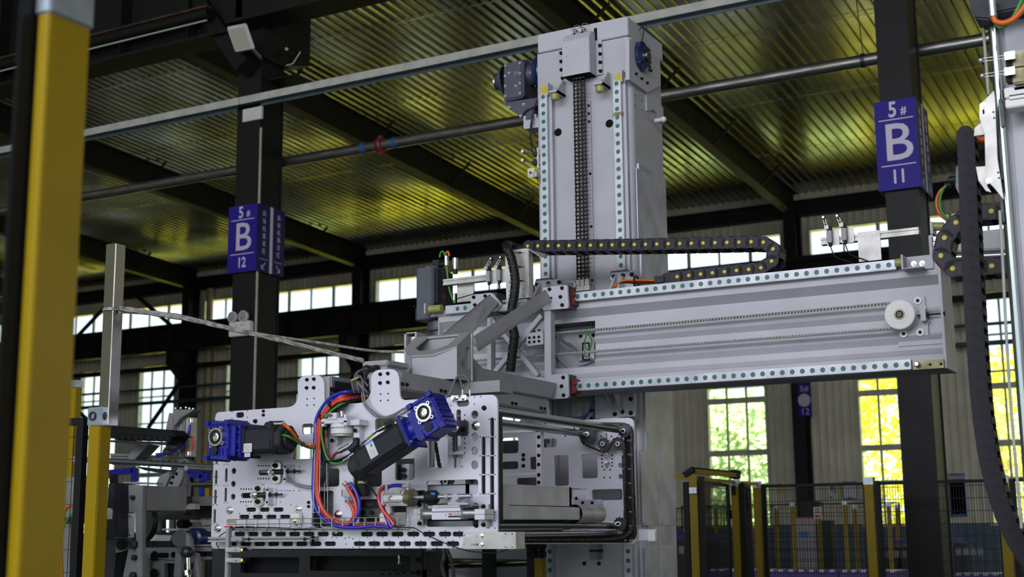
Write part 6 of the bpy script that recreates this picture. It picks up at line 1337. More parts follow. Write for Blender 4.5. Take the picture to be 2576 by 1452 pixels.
# grey sensor cables
hose('sensor_cable', 'twin thin grey cables hanging in a loop from the tab to the tilted gearbox', [('grey_cable', [(1080, 225), (1082, 270), (1095, 310), (1125, 350), (1165, 385), (1225, 400), (1290, 385), (1340, 350), (1390, 332)], .0035, 'grey_cable', Ya+.01), ('grey_cable', [(1092, 225), (1096, 270), (1112, 315), (1150, 355), (1195, 385), (1240, 392), (1300, 370), (1350, 340), (1392, 326)], .0035, 'grey_cable', Ya+.015)])
hose('sensor_cable', 'grey cables curling up from the gearbox to the two sensors on the plate edge', [('grey_cable', [(1600, 275, 4.45), (1640, 262, 4.45), (1665, 225, 4.46), (1690, 155, 4.46), (1710, 132, 4.47), (1730, 155, 4.48), (1745, 205, 4.49)], .0034, 'grey_cable', Y1), ('grey_cable', [(1605, 268, 4.45), (1650, 250, 4.45), (1675, 200, 4.46), (1705, 130, 4.46), (1735, 115, 4.47), (1765, 125, 4.48), (1785, 160, 4.49), (1793, 210, 4.5)], .0034, 'grey_cable', Y1)])
t = hose('sensor_cable', 'tangle of grey cables dropping from the junction box glands', [('grey_cable', [(1115, 75, 4.62), (1060, 90, 4.56), (1035, 125, 4.52), (1045, 155, 4.5), (1085, 200, 4.49), (1110, 225, 4.5), (1125, 245, 4.52)], .006, 'grey_cable', Y1), ('grey_cable', [(1170, 78, 4.62), (1120, 90, 4.55), (1100, 130, 4.52), (1105, 170, 4.52), (1130, 215, 4.55)], .009, 'machine_dark', Y1), ('grey_cable', [(1030, 140, 4.5), (1015, 165, 4.49), (1018, 200, 4.49), (1030, 232, 4.5)], .003, 'grey_cable', Y1), ('grey_cable', [(1045, 150, 4.5), (1050, 190, 4.49), (1060, 232, 4.5)], .003, 'grey_cable', Y1), ('grey_cable', [(1070, 120, 4.5), (1085, 165, 4.48), (1088, 225, 4.47)], .0035, 'grey_cable', Y1), ('marker_strip', [(1010, 152, 4.48), (1058, 130, 4.48)], .005, 'urethane', Y1), ('grey_cable', [(1040, 110, 4.55), (1070, 130, 4.5), (1120, 190, 4.5)], .0035, 'grey_cable', Y1)])
hose('sensor_cable', 'thin grey cable loop from the upper tensioner to the vertical tray', [('grey_cable', [(592, 785), (600, 815), (640, 845), (700, 862), (757, 866)], .0026, 'grey_cable', Y1-.02), ('grey_cable', [(600, 785), (615, 812), (660, 838), (757, 854)], .0026, 'grey_cable', Y1-.02), ('grey_cable', [(830, 745), (832, 780), (815, 830), (790, 850)], .0026, 'grey_cable', Y1-.02)])
hose('long_lead', 'long thin black lead trailing from the tray below the plate to the right bracket', [('black_cable', [(1290, 1120, Y1-.05), (1400, 1125, Y1-.04), (1430, 1130), (1500, 1170), (1600, 1215), (1700, 1255), (1790, 1280), (1870, 1290), (1960, 1292), (2010, 1280), (2045, 1268)], .0022, 'black_cable', Y1-.03)])
hose('long_lead', 'thin black lead looping at the lower left corner by the photo sensors', [('black_cable', [(370, 1132), (300, 1120), (240, 1128), (205, 1165), (190, 1210), (185, 1250)], .0028, 'black_cable', Y1-.05), ('black_cable', [(195, 1145), (140, 1180), (118, 1225), (135, 1265), (165, 1290), (185, 1305)], .0022, 'black_cable', Y1-.05)])
# ---------------------------------------------------------------- wire trays
def wirebars(b, pts, r=.0017):
    for p, q in pts: b.cyl(p, q, r, 6)
t = T('wire_tray', 'vertical welded wire cable tray on the near plate', 'cable tray', None, C1(800, 800))
b = MB(); P = lambda x, y, Y: C1(x, y, Y)
for xa, xb_, Y in ((772, 757, Y1-.055), (806, 797, Y1-.055), (833, 830, Y1-.01), (853, 852, Y1-.01)): b.cyl(P(xa, 440, Y), P(xb_, 1030, Y), .0018, 6)
for y in (440, 585, 733, 880, 1025): k = (y-440)/590*15; b.cyl(P(770-k, y, Y1-.055), P(806-k*.6, y, Y1-.055), .0016, 6); b.cyl(P(770-k, y, Y1-.055), P(780-k, y, Y1), .0016, 6); b.cyl(P(806-k*.6, y, Y1-.055), P(853, y+3, Y1-.005), .0016, 6)
obj('tray_wires', b, 'stainless', t)
t = T('wire_tray', 'long horizontal welded wire cable tray along the bottom of the near plate', 'cable tray', None, C1(800, 1090))
b = MB(); Yo = Y1-.075
for y, Y, y2 in ((1072, Yo, 1055), (1105, Yo, 1086), (1130, Yo+.02, 1130), (1140, Y1-.01, 1138)): b.cyl(P(190 if y < 1110 else 215, y, Y), P(1390, y2, Y), .0018, 6)
for i in range(17):
    x = 232+i*72; y0 = 1072-(x-190)/1200*17; y1_ = 1105-(x-190)/1200*19; b.cyl(P(x, y0, Yo), P(x, y1_+16, Yo), .0016, 6); b.cyl(P(x, y1_+16, Yo), P(x+8, 1138, Y1-.01), .0016, 6); b.cyl(P(x+10, y0+2, Y1-.004), P(x+10, 1138, Y1-.004), .0016, 6)
obj('tray_wires', b, 'stainless', t)
for (xa, ya, xb_, yb) in ((186, 1073, 242, 1098),): p, q = P(xa, ya, Yo-.002), P(xb_, yb, Yo-.002); BX('tray_splice', (p.x, Yo-.004, q.z), (q.x, Yo-.001, p.z), 'stainless', t)
p, q = P(603, 1035, Y1-.03), P(660, 1100, Y1-.03); BX('tray_hanger', (p.x, Y1-.03, q.z), (q.x, Y1-.001, p.z), 'stainless', t, .004); putp('nut-zinc', t, P(630, 1080, Y1-.031), s=.009)
o = BX('red_clip', tuple(P(170, 1125, Yo)), tuple(P(205, 1113, Yo)+Vector((0, .02, 0))), 'print_red', t)
obj('bundled_lead', MB().tube(smooth([P(x, y, Yo+.03) for x, y in ((205, 1128), (300, 1122), (400, 1126), (520, 1128), (640, 1134), (760, 1130), (800, 1122), (820, 1095))]), .004, 6), 'black_cable', t)
# ---------------------------------------------------------------- valve, cylinder, slide, load ring, sensors
t = T('solenoid_valve', 'small silver solenoid valve with black coil and blue push-in fittings', 'valve', None, C1(980, 900))
Yv = Y1-.05; z8 = zz(840, 1190, .10331)
def B8(n, x0, y0, x1, y1, m, par, Yq=Yv, d=.04, bev=.001): p, q = PY(*z8(x0, y0), Yq), PY(*z8(x1, y1), Yq); return BX(n, (p.x, Yq, q.z), (q.x, Yq+d, p.z), m, par, bev)
B8('valve_body', 205, 400, 435, 585, 'sheet_steel', t); B8('valve_end', 188, 405, 205, 575, 'rubber', t); B8('valve_coil', 435, 330, 770, 560, 'rubber', t, d=.03, bev=.003); B8('coil_plug', 555, 220, 780, 360, 'rubber', t, d=.035, bev=.004)
for x in (275, 420): B8('push_fitting', x-32, 600, x+32, 745, 'label_blue', t, d=.02, bev=.003)
for x, y in ((345, 640), (380, 350)): c = PY(*z8(x, y), Yv+.01); obj('brass_fitting', MB().cyl((c.x, c.y, c.z-.012), (c.x, c.y, c.z+.012), .006, 8), 'sheet_steel', t)
for x, y in ((285, 270), (400, 275), (345, 690)): c = PY(*z8(x, y), Yv-.005); obj('elbow_fitting', MB().ring(c, (0, -1, 0), .011, .006, .012, 16), 'sheet_steel', t)
o = B8('cable_marker', 580, 200, 790, 255, 'urethane', t, Yv-.012, .008); text('valve', .001, 'print_grey', t, (0, 0, 0)) if False else None
for x, y in ((275, 553), (365, 548)): putp('bolt-zinc', t, PY(*z8(x, y), Yv), s=.004)
t = T('air_cylinder', 'silver pneumatic cylinder with black floating coupling above the slide unit', 'cylinder', None, C1(1400, 930))
Yv = Y1-.075
def cx8(n, x0, x1, y, r, m, par, Yq=Yv, N=20): p, q = PY(*z8(x0, y), Yq), PY(*z8(x1, y-(x1-x0)*.018), Yq); return obj(n, MB().cyl((p.x, Yq, p.z), (q.x, Yq, p.z), r, N), m, par)
B8('cylinder_body', 1190, 540, 1780, 700, 'sheet_steel', t, Yv-.03, .055, .004); B8('cylinder_rib', 1140, 450, 1620, 520, 'sheet_steel', t, Yv-.02, .05, .006); B8('cylinder_rib', 1220, 720, 1760, 795, 'sheet_steel', t, Yv-.02, .05, .006); B8('end_block', 1620, 440, 1800, 800, 'sheet_steel', t, Yv-.026, .06, .005); B8('rear_block', 1130, 440, 1230, 790, 'sheet_steel', t, Yv-.026, .06, .005)
B8('mount_flange', 1800, 430, 2190, 780, 'machine_dark', t, Y1-.016, .014, .003)
b = MB(); p = PY(*z8(1790, 610), Yv); b.lathe(p, (1, 0, 0), [(0, .035), (.028, .035), (.034, .026), (.034, .001)], 24); obj('rod_collar', b, 'brass_dirty', t)
cx8('piston_rod', 1900, 2250, 600, .0075, 'bright_steel', t); z10 = zz(1060, 1170, .09641)
def cx10(n, x0, x1, y, r, m, par, Yq=Yv, N=20): p, q = PY(*z10(x0, y), Yq), PY(*z10(x1, y), Yq); return obj(n, MB().cyl((p.x, Yq, p.z), (q.x, Yq, p.z), r, N), m, par)
p = PY(*z10(120, 850), Yv); q = PY(*z10(450, 850), Yv); L = q.x-p.x; b = MB(); b.lathe((p.x, Yv, p.z), (1, 0, 0), [(0, .001), (0, .018), (L*.18, .0275), (L*.75, .0275), (L*.92, .020), (L*1.0, .014), (L*1.0, .001)], 28); o = obj('floating_coupling', b, 'rubber', t); o['label'] = 'black barrel-shaped floating coupling'
b = MB(); p = PY(*z10(305, 752), Yv-.026); b.obox(p, (1, 0, 0), (0, 1, .6), (0, -.6, 1), .010, .0004, .005); obj('coupling_label', b, 'label_blue', t)
cx10('rod_end', 450, 1310, 830, .0095, 'bright_steel', t); cx10('lock_nut', 640, 725, 830, .0145, 'sheet_steel', t, N=6)
for x, y in ((1280, 420), (1800, 380)): c = PY(*z8(x, y), Yv-.01); obj('port_fitting', MB().cyl((c.x, c.y, c.z-.015), (c.x, c.y, c.z+.022), .0075, 10), 'sheet_steel', t)
c = PY(*z8(1740, 320), Yv-.012); obj('elbow_fitting', MB().cyl((c.x-.01, c.y, c.z), (c.x+.02, c.y, c.z), .0095, 12), 'sheet_steel', t)
for x, y in ((1950, 470), (2125, 475)): putp('bolt-black', t, PY(*z8(x, y), Y1-.016), s=.0095)
B8('sensor_strip', 1380, 560, 1690, 650, 'white_plastic', t, Yv-.034, .006); 
obj('sensor_lead', MB().tube(smooth([PY(*z8(x, y), Yv-.04) for x, y in ((1410, 555), (1350, 590), (1330, 680), (1350, 780), (1420, 950), (1500, 1080), (1530, 1200))]), .0016, 5), 'grey_cable', t)
t = T('linear_slide', 'silver linear slide block marked SL30 riding on a polished shaft between two clamps', 'slide', None, C1(1650, 1040))
Ys = Y1-.085
def B10(n, x0, y0, x1, y1, m, par, Yq=Ys, d=.06, bev=.001): p, q = PY(*z10(x0, y0), Yq), PY(*z10(x1, y1), Yq); return BX(n, (p.x, Yq, q.z), (q.x, Yq+d, p.z), m, par, bev)
B10('slide_block', 268, 1125, 1020, 1420, 'plate_alu', t); B10('block_groove', 270, 1212, 1018, 1232, 'print_grey', t, Ys-.0006, .001, 0); B10('top_plate', 295, 1055, 1000, 1108, 'sheet_steel', t, Ys-.004, .075)
p, q = PY(*z10(-130, 1285), Ys+.03), PY(*z10(1640, 1275), Ys+.03); obj('slide_shaft', MB().cyl((p.x, Ys+.03, p.z), (q.x, Ys+.03, p.z), .0175, 24), 'bright_steel', t)
b = MB(); c = PY(*z10(1022, 1285), Ys+.03); b.ring((c.x, Ys+.03, p.z), (1, 0, 0), .027, .018, .004, 24); obj('shaft_seal', b, 'rubber', t)
for (x0, x1, nm) in ((1385, 1750, 'shaft_clamp'), (-205, -30, 'shaft_clamp')):
    B10(nm, x0, 1155, x1-(100 if x0 > 0 else 0), 1285, 'plate_alu' if x0 > 0 else 'sheet_steel', t, Ys-.002, .07); B10(nm, x0, 1300, x1-(100 if x0 > 0 else 0), 1425, 'plate_alu' if x0 > 0 else 'sheet_steel', t, Ys-.002, .07)
B10('clamp_flange', 1565, 1030, 1755, 1600, 'sheet_steel', t, Y1-.02, .018, .002); B10('clamp_flange', -120, 990, 40, 1560, 'sheet_steel', t, Y1-.02, .018, .002)
for x, y in ((1625, 1085), (1622, 1560), (-45, 1040), (-40, 1530)): putp('bolt-black', t, PY(*z10(x, y), Y1-.02), s=.0095)
putp('bolt-zinc', t, PY(*z10(640, 1305), Ys), s=.004)
yq = Ys-.0012; c = PY(*z10(755, 1290), yq); text('TBK', .0105, 'print_red', t, c, bold=.0003, depth=.0002); c = PY(*z10(915, 1285), yq); text('SL30', .0135, 'print_grey', t, c, depth=.0002)
B10('label_strip', 698, 1330, 1020, 1365, 'black_bolt', t, yq, .001, 0)
# connecting lug
t = T('slide_lug', 'pale T-shaped lug joining the cylinder rod to the slide block', 'bracket', None, PY(1145, 1260, Ys))
P = px([z10(*u) for u in ((690, 1040), (690, 975), (780, 965), (790, 850), (800, 780), (850, 755), (930, 760), (985, 800), (985, 850), (870, 960), (965, 975), (965, 1040))], Ys)
plateY('lug', [P], Ys, .05, 'galvanized', t); 
B10('lug_foot', 965, 985, 1215, 1040, 'galvanized', t, Ys, .05)
B10('guide_bar', 1000, 1065, 1330, 1115, 'dark_steel', t, Ys, .05)
# round load ring in aluminium housing (blue-grey)
t = T('pinch_roller', 'white-grey printed roller held in a milled aluminium yoke on the near plate', 'roller', None, C1(950, 450))
z11 = zz(760, 970, .11019); Yk = Y1-.08
def B11(n, x0, y0, x1, y1, m, Yq=Yk, d=.02, bev=.001): p, q = PY(*z11(x0, y0), Yq), PY(*z11(x1, y1), Yq); return BX(n, (p.x, Yq, q.z), (q.x, Yq+d, p.z), m, t, bev)
B11('yoke_top', 435, 765, 1020, 845, 'plate_alu', Yk, .06); B11('yoke_leg', 437, 835, 500, 935, 'plate_alu', Yk, .02); B11('yoke_leg', 945, 800, 1020, 905, 'plate_alu', Yk, .02); B11('yoke_arm', 1020, 790, 1310, 900, 'plate_alu', Yk+.02, .06); B11('yoke_side', 1180, 880, 1305, 1290, 'plate_alu', Yk+.05, .03); B11('yoke_side', 735, 1060, 800, 1310, 'plate_alu', Yk+.05, .03)
B11('adjust_block', 580, 630, 785, 770, 'plate_alu', Yk-.005, .05)
c = PY(*z11(925, 980), Yk+.05); b = MB(); b.lathe((c.x, c.y, c.z-.026), (0, 0, 1), [(0, .044), (.003, .049), (.05, .049), (.053, .044), (.053, .001)], 36); o = obj('roller_drum', b, 'white_plastic', t)
b = MB(); b.ring((c.x, c.y, c.z-.033), (0, 0, 1), .047, .03, .006, 36); obj('drum_rim', b, 'sheet_steel', t)
b = MB(); n = 22
for i in range(n):
    a = radians(232+i*4.2); 
    if i % 3: b.obox((c.x+cos(a)*.0492, c.y+sin(a)*.0492, c.z+.0), (-sin(a), cos(a), 0), (cos(a), sin(a), 0), (0, 0, 1), .0012, .0003, .0028)
obj('printed_marks', b, 'sign_navy', t)
for x, y, s_ in ((1210, 1030, .009), (690, 1260, .0095)): putp('bolt-black', t, PY(*z11(x, y), Yk+.04), s=s_)
c = PY(*z11(550, 668), Yk-.02); obj('thumb_screw', MB().cyl(c, (c.x+.03, c.y+.03, c.z-.004), .0055, 14), 'stainless', t); obj('screw_head', MB().ring(c+Vector((0, -.004, 0)), (-.3, -1, 0), .009, .004, .005, 16), 'stainless', t)
for x, y in ((905, 665), (900, 620), (990, 700), (815, 695)): c = PY(*z11(x, y), Yk+.02); obj('clamp_screw', MB().cyl((c.x, c.y, c.z-.008), (c.x, c.y, c.z+.006), .007, 8), 'stainless', t)
B11('rear_bar', 820, 1110, 1180, 1170, 'urethane', Yk+.06, .02)
# two barrel sensors at plate top right
for i, xx in enumerate((1745, 1793)):
    t = T('inductive_sensor', '%s steel barrel sensor standing on the top right edge of the near plate' % ('left' if i == 0 else 'right'), 'sensor', 'barrel sensors on the plate edge', C1(xx, 250))
    a, c = C1(xx, 250, Y1+.006), C1(xx, 208, Y1+.006); obj('sensor_barrel', MB().cyl(a, c, .0045, 12), 'bright_steel', t); obj('sensor_marker', MB().tube([C1(xx+2, 212), C1(xx+7, 175)], .0028, 6), 'urethane', t)
t = T('sensor_bracket', 'small stainless sensor bracket with two nuts at the top right of the near plate', 'bracket', None, C1(1725, 268)); c = C1(1724, 268); plateY('bracket', [rrect(c.x, c.z, .072, .022, .005)], Y1-.006, .005, 'stainless', t)
for x in (1703, 1745): putp('nut-zinc', t, C1(x, 268, Y1-.006), s=.0085)
# right-hand slotted bracket below the plate
t = T('slotted_bracket', 'flat brushed steel bracket with two slots at the lower right corner of the near plate', 'bracket', None, C1(1900, 1210)); Yb_ = Y1-.05
a = [C1(x, y, Yb_) for x, y in ((1748, 1153), (2090, 1153), (2090, 1266), (1748, 1266))]
lp = [(p.x, p.z) for p in a]; sl = lambda x0, x1, y: rrect((C1(x0, y, Yb_).x+C1(x1, y, Yb_).x)/2, C1(x0, y, Yb_).z, C1(x1, y, Yb_).x-C1(x0, y, Yb_).x, .0075, .0037)
plateY('bracket_plate', [roundpoly(lp, .004), sl(1752, 1890, 1180), sl(1752, 1890, 1238)], Yb_, .006, 'sheet_steel', t); BX('bracket_return', (a[1].x, Yb_, a[2].z), (a[1].x+.005, Yb_+.07, a[1].z), 'sheet_steel', t)
for y in (1180, 1238): putp('nut-zinc', t, C1(1870, y, Yb_), s=.009)
b = MB()
for x in (2030, 2074):
    for y in (1167, 1254): c = C1(x, y, Yb_); b.cyl(c, c+Vector((0, -.0008, 0)), .0025, 8)
obj('tapped_hole', b, 'socket_dark', t)
# lower-left slotted extrusion, post and photo sensors
t = T('slotted_extrusion', 'long grey slotted aluminium extrusion below the wire tray on the near plate', 'extrusion', None, C1(500, 1200)); Ye = Y1-.06
p, q = C1(60, 1187, Ye), C1(735, 1217, Ye); h = p.z-q.z
b = MB(); b.box((p.x, Ye, p.z-h*.38), (q.x, Ye+.03, p.z)); b.box((p.x, Ye, q.z), (q.x, Ye+.03, q.z+h*.38)); b.box((p.x, Ye+.012, q.z), (q.x, Ye+.03, p.z)); obj('extrusion', b, 'arm_grey', t)
BX('end_foot', (q.x-.02, Ye+.03, q.z), (q.x, Y1, p.z), 'arm_grey', t)
for x in (285, 330, 700): c = C1(x, 1202, Ye-.001); obj('slot_nut', MB().cyl(c, c+Vector((0, .012, 0)), .008, 14), 'black_bolt', t)
t = T('sensor_post', 'thin grey square post hanging down at the lower left of the near plate', 'post', None, C1(205, 1300)); p = C1(190, 1130, Ye-.012)
BX('post', (p.x, Ye-.024, C1(200, 1500, Ye).z), (C1(222, 1200, Ye).x, Ye-.002, p.z), 'arm_grey', t, .002); q, r_ = C1(217, 1188, Ye-.014), C1(290, 1216, Ye-.014); BX('post_clamp', (q.x, Ye-.02, r_.z), (r_.x, Ye, q.z), 'arm_grey', t, .002); putp('bolt-zinc', t, C1(255, 1203, Ye-.02), s=.006)
for i, y in enumerate((1272, 1341)):
    t = T('photo_sensor', '%s photoelectric sensor with lit orange and green dots on the hanging post' % ('upper' if i == 0 else 'lower'), 'sensor', 'photo sensors on the hanging post', C1(230, y))
    p, q = C1(178, y-15, Ye-.03), C1(277, y+15, Ye-.03); BX('sensor_clamp', (p.x, Ye-.034, q.z), (q.x, Ye-.0, p.z), 'sheet_steel', t, .002); putp('bolt-zinc', t, C1(248, y, Ye-.034), s=.006)
    q2, r2 = C1(272, y-14, Ye-.02), C1(300, y+8, Ye-.02); BX('sensor_body', (q2.x, Ye-.025, r2.z), (r2.x, Ye, q2.z), 'rubber', t, .001)
    for dx, dy, m in ((14, -3, 'led_orange'), (11, 3.5, 'led_green')): c = C1(272+dx, y+dy-1, Ye-.026); b = MB(); b.obox(c, (1, 0, -.6), (0, 1, 0), (.6, 0, 1), .004, .0005, .0018); obj('status_light', b, m, t)
# white cap boxes inside (grease cups)
B8('white_cup', 1110, 990, 1350, 1270, 'white_plastic', gt, Y1-.004, .003, .001)
B8('white_cup', 1140, 810, 1390, 1000, 'white_plastic', gt, Y1+.03, .03, .003)
# standoff tube above left gearbox
t = T('standoff_sleeve', 'short steel sleeve with black hex bolt above the left servo motor', 'sleeve', None, C1(310, 480)); a = C1(350, 483, Y1); c = PY(*q1(297, 480), 4.36); obj('sleeve', MB().cyl((c.x, Y1, c.z), c, .0145, 20), 'bright_steel', t); putp('bolt-black', t, c, s=.014)
# slant strap from motor end down to cylinder
t = T('cable_strap', 'black tapering cable from the coil plug down to the red hose', 'cable', None, PY(925, 1215, Ya)); obj('cable', MB().tube([PY(*z8(x, y), Ya-.03) for x, y in ((710, 185), (800, 240), (940, 420), (1070, 600))], .004, 6), 'black_cable', t)
# ================================================================ LEFT SIDE: fence posts, stainless tube, film
def fence_post(lab, ptl, ptm, ptr, Y, zb=0, cap=True, h=None, m='yellow_post', wx_=None, wy_=None):
    """yellow square post: ptl/ptm/ptr = pixels of left edge, middle edge and right edge at the top"""
    a, c = PY(*ptl, Y), PY(*ptm, Y); w_ = wx_ or (c.x-a.x); d = wy_ or (PX(ptr[0], ptr[1], c.x).y-Y); t = T('fence_post', lab, 'post', 'yellow fence posts', (a.x, Y, 0)); z = h or a.z
    BX('post', (a.x, Y, zb), (a.x+w_, Y+d, z), m, t, min(.004, w_*.08))
    if cap: BX('post_clamp', (a.x-.003, Y-.003, z-.001), (a.x+w_+.003, Y+d+.003, z+.042), 'zinc_clamp', t, .002)
    return t, a, w_, d, z
t, a, w_, d, z = fence_post('thick blurred yellow post in the near left foreground', (96, 36), (126, 36), (228, 70), 1.45)
b = MB(); b.box((a.x-.004, 1.446, z-.002), (a.x+w_+.004, 1.45+d+.004, z+.06)); obj('post_cap', b, 'zinc_clamp', t, .003)
t = T('black_upright', 'blurred black fence upright beside the nearest yellow post', 'upright', None, (a.x-.06, 1.45, 0)); BX('frame_upright', (PY(4, 700, 1.42).x, 1.42, .1), (a.x-.006, 1.46, z+.3), 'mesh_black', t, .003)
t, a, w_, d, z = fence_post('second yellow post at left topped with a zinc clamp and stainless tube', (222, 1072), (252, 1072), (281, 1075), 4.1, cap=False)
c = MB(); c.box((a.x-.004, 4.094, z), (a.x+w_+.004, 4.1+d+.004, z+.078)); obj('post_clamp', c, 'zinc_clamp', t, .004)
b = MB(); b.ring((a.x+w_*.45, 4.092, z+.04), (0, -1, 0), .020, .013, .004, 12); obj('clamp_window', b, 'dark_steel', t); b = MB(); b.ring((a.x+w_+.005, 4.1+d*.5, z+.04), (1, 0, 0), .022, .014, .004, 12); obj('clamp_window', b, 'dark_steel', t)
obj('clamp_screw', MB().cyl((a.x+w_+.004, 4.1+d*.9, z+.035), (a.x+w_+.02, 4.1+d*.9, z+.035), .007, 10), 'stainless', t)
t = T('stainless_tube', 'tall polished stainless square tube standing on the second yellow post', 'tube', None, (a.x, 4.12, z))
zt = PY(265, 615, 4.12).z; x0 = PY(247, 1030, 4.12).x; x1 = PY(273, 1030, 4.12).x
BX('tube', (x0, 4.12, z+.002), (x1, 4.12+.060, zt), 'stainless', t, .003); BX('tube_mouth', (x0+.003, 4.123, zt-.001), (x1-.003, 4.177, zt+.0005), 'hole_dark', t)
# stretch film ropes
tf = T('film_rope', 'twisted clear stretch-film rope running from the stainless tube to the fork head', 'rope', None, PY(600, 830, 4.4))
def film(pts, r, name):
    P = smooth(pts, 10); rn = random.Random(5); b = MB()
    for k in range(4):
        ph = k*1.6; Q = [p+Vector((0, 0, sin(i*.35+ph)*r*.9))+Vector((0, cos(i*.35+ph)*r*.7, 0)) for i, p in enumerate(P)]; b.tube(Q, r*.55, 6, rr=lambda s: r*(.5+.35*sin(s*23+ph)**2))
    obj(name, b, 'film', tf)
film([PY(302, 776, 4.14), PY(370, 786, 4.2), PY(470, 802, 4.3), PY(585, 828, 4.4), PY(700, 855, 4.5), PY(820, 885, 4.6), PY(915, 908, 4.66)], .0075, 'film_strand')
film([PY(300, 785, 4.15), PY(420, 790, 4.25), PY(500, 805, 4.4), PY(640, 838, 4.6), PY(800, 862, 4.8), PY(930, 882, 4.95), PY(1016, 886, 5.05)], .0045, 'film_strand')
b = MB(); zf_ = PY(290, 772, 4.1).z; b.ring((( x0+x1)/2, 4.15, zf_-.008), (0, .0, 1), .045, .040, .012, 8); obj('film_knot', b, 'film', tf)
# mesh panel left of the second post
t = T('mesh_panel', 'black wire-mesh fence panel between the two near yellow posts', 'fence', None, (-4.5, 4.1, 0))
p, q = PY(203, 1050, 4.12), PY(222, 1050, 4.12); z0 = PY(203, 1052, 4.12).z
BX('panel_frame', (p.x, 4.1, 0), (q.x-.006, 4.13, z0), 'mesh_black', t); BX('panel_frame', (p.x-1.0, 4.1, z0-.03), (p.x, 4.13, z0), 'mesh_black', t)
b = MB()
for i in range(22): b.cyl((p.x-.03-i*.0437, 4.115, 0.2), (p.x-.03-i*.0437, 4.115, z0-.03), .0015, 4)
for k in range(20): b.cyl((p.x-1, 4.115, z0-.08-k*.095), (p.x, 4.115, z0-.08-k*.095), .0015, 4)
o = obj('wire_mesh', b, 'mesh_black', t); o['kind'] = 'stuff'
fence_post('small yellow post behind the mesh at far left', (176, 975), (190, 975), (196, 975), 5.6, wx_=.05, wy_=.05)
# ================================================================ LEFT MACHINERY
YL = 6.3
z12 = zz(140, 1000, .31127)
def PL(x, y, Y=YL): return PY(*z12(x, y), Y)
def poly(n, pts, m, par, Y=YL, d=.05, bev=0, raw=False): return obj(n, MB().prism([(PY(*u, Y) if raw else PL(*u, Y)) for u in pts], (0, d, 0)), m, par, bev)
t = T('black_tray', 'matte black toothed tray pointing right above the left machine', 'tray', None, PL(700, 300)); poly('tray', [(440, 225), (925, 262), (970, 305), (965, 322), (925, 312), (940, 335), (915, 362), (880, 350), (850, 345), (440, 330)], 'mesh_black', t, 6.0, .12)
b = MB()
for i in range(9): c = PL(470+i*52, 338+i*1.2, 5.995); b.prism([c, c+Vector((.03, 0, .028)), c+Vector((.034, 0, -.006))], (0, .1, 0))
obj('tray_teeth', b, 'rubber', t); poly('tray_base', [(440, 345), (905, 362), (895, 385), (440, 362)], 'machine_dark', t, 6.01, .1)
t = T('slant_strut', 'light grey slanted square strut under the black tray', 'strut', None, PL(650, 450)); poly('strut', [(583, 470), (650, 375), (755, 380), (605, 535)], 'cast_grey', t, 6.15, .06, .003); poly('strut_side', [(605, 535), (755, 380), (800, 385), (690, 500)], 'machine_grey', t, 6.2, .05)
t = T('perforated_bar', 'grey steel bar with a row of round holes on the left machine', 'bar', None, PL(700, 520))
poly('bar', [(440, 465), (1045, 485), (1085, 530), (1040, 580), (1015, 580), (925, 560), (440, 535)], 'machine_grey', t, 6.25, .06, .002); poly('bar_edge', [(440, 452), (1030, 478), (1040, 486), (440, 470)], 'bright_steel', t, 6.23, .05)
for i in range(11): c = PL(470+i*50, 518+i*2.0, 6.248); obj('bar_hole', MB().cyl(c, c+Vector((0, -.002, 0)), .022, 12), 'machine_dark', t)
c = PL(1040, 540, 6.248); obj('end_hole', MB().cyl(c, c+Vector((0, -.002, 0)), .02, 12), 'machine_dark', t)
poly('lower_wedge', [(650, 560), (1020, 600), (950, 630), (720, 590)], 'machine_dark', t, 6.3, .05)
t = T('upright_cylinder', 'upright aluminium air cylinder with angled top bracket on the left machine', 'cylinder', None, PL(1020, 300))
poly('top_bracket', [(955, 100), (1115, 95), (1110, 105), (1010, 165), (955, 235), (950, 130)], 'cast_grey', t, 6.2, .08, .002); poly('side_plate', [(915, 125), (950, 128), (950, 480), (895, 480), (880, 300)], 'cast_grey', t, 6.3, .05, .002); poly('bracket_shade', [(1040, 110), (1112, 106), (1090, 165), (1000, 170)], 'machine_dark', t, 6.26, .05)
for x0, x1, m in ((985, 1015, 'bright_steel'), (1018, 1050, 'cast_grey'), (1052, 1085, 'sheet_steel')): poly('cylinder_barrel', [(x0, 160), (x1, 160), (x1-8, 480), (x0-8, 480)], m, t, 6.24, .07, .004)
for x, y in ((965, 95), (1010, 92), (1052, 88), (1080, 95), (1110, 98)): obj('bracket_bolt', MB().cyl(PL(x, y, 6.2), PL(x, y-12, 6.2), .007, 8), 'stainless', t)
for x, y in ((1095, 190), (1075, 455)): obj('port_fitting', MB().cyl(PL(x, y-15, 6.2), PL(x, y+15, 6.2), .014, 10), 'stainless', t)
t = T('air_hoses', 'red and blue air hoses curving beside the upright cylinder', 'hose', None, PL(1000, 420, 6.15))
obj('blue_tube', MB().tube(smooth([PL(x, y, 6.15) for x, y in ((1085, 220), (1075, 290), (1040, 360), (960, 430), (880, 462), (815, 470))]), .009, 8), 'blue_tube', t); obj('red_tube', MB().tube(smooth([PL(x, y, 6.17) for x, y in ((1070, 310), (1030, 370), (950, 430), (880, 455), (815, 462))]), .009, 8), 'red_tube', t); obj('red_tube', MB().tube(smooth([PL(x, y, 6.16) for x, y in ((1075, 315), (1105, 325), (1110, 370), (1095, 430))]), .008, 8), 'red_tube', t)
b = MB(); b.cyl(PL(880, 440, 6.14), PL(930, 430, 6.14), .016, 10); b.cyl(PL(885, 405, 6.14), PL(890, 450, 6.14), .01, 8); obj('hose_fitting', b, 'stainless', t)
t = T('pivot_lever', 'grey pivoting lever arm with round hub on the left machine', 'lever', None, PL(900, 750))
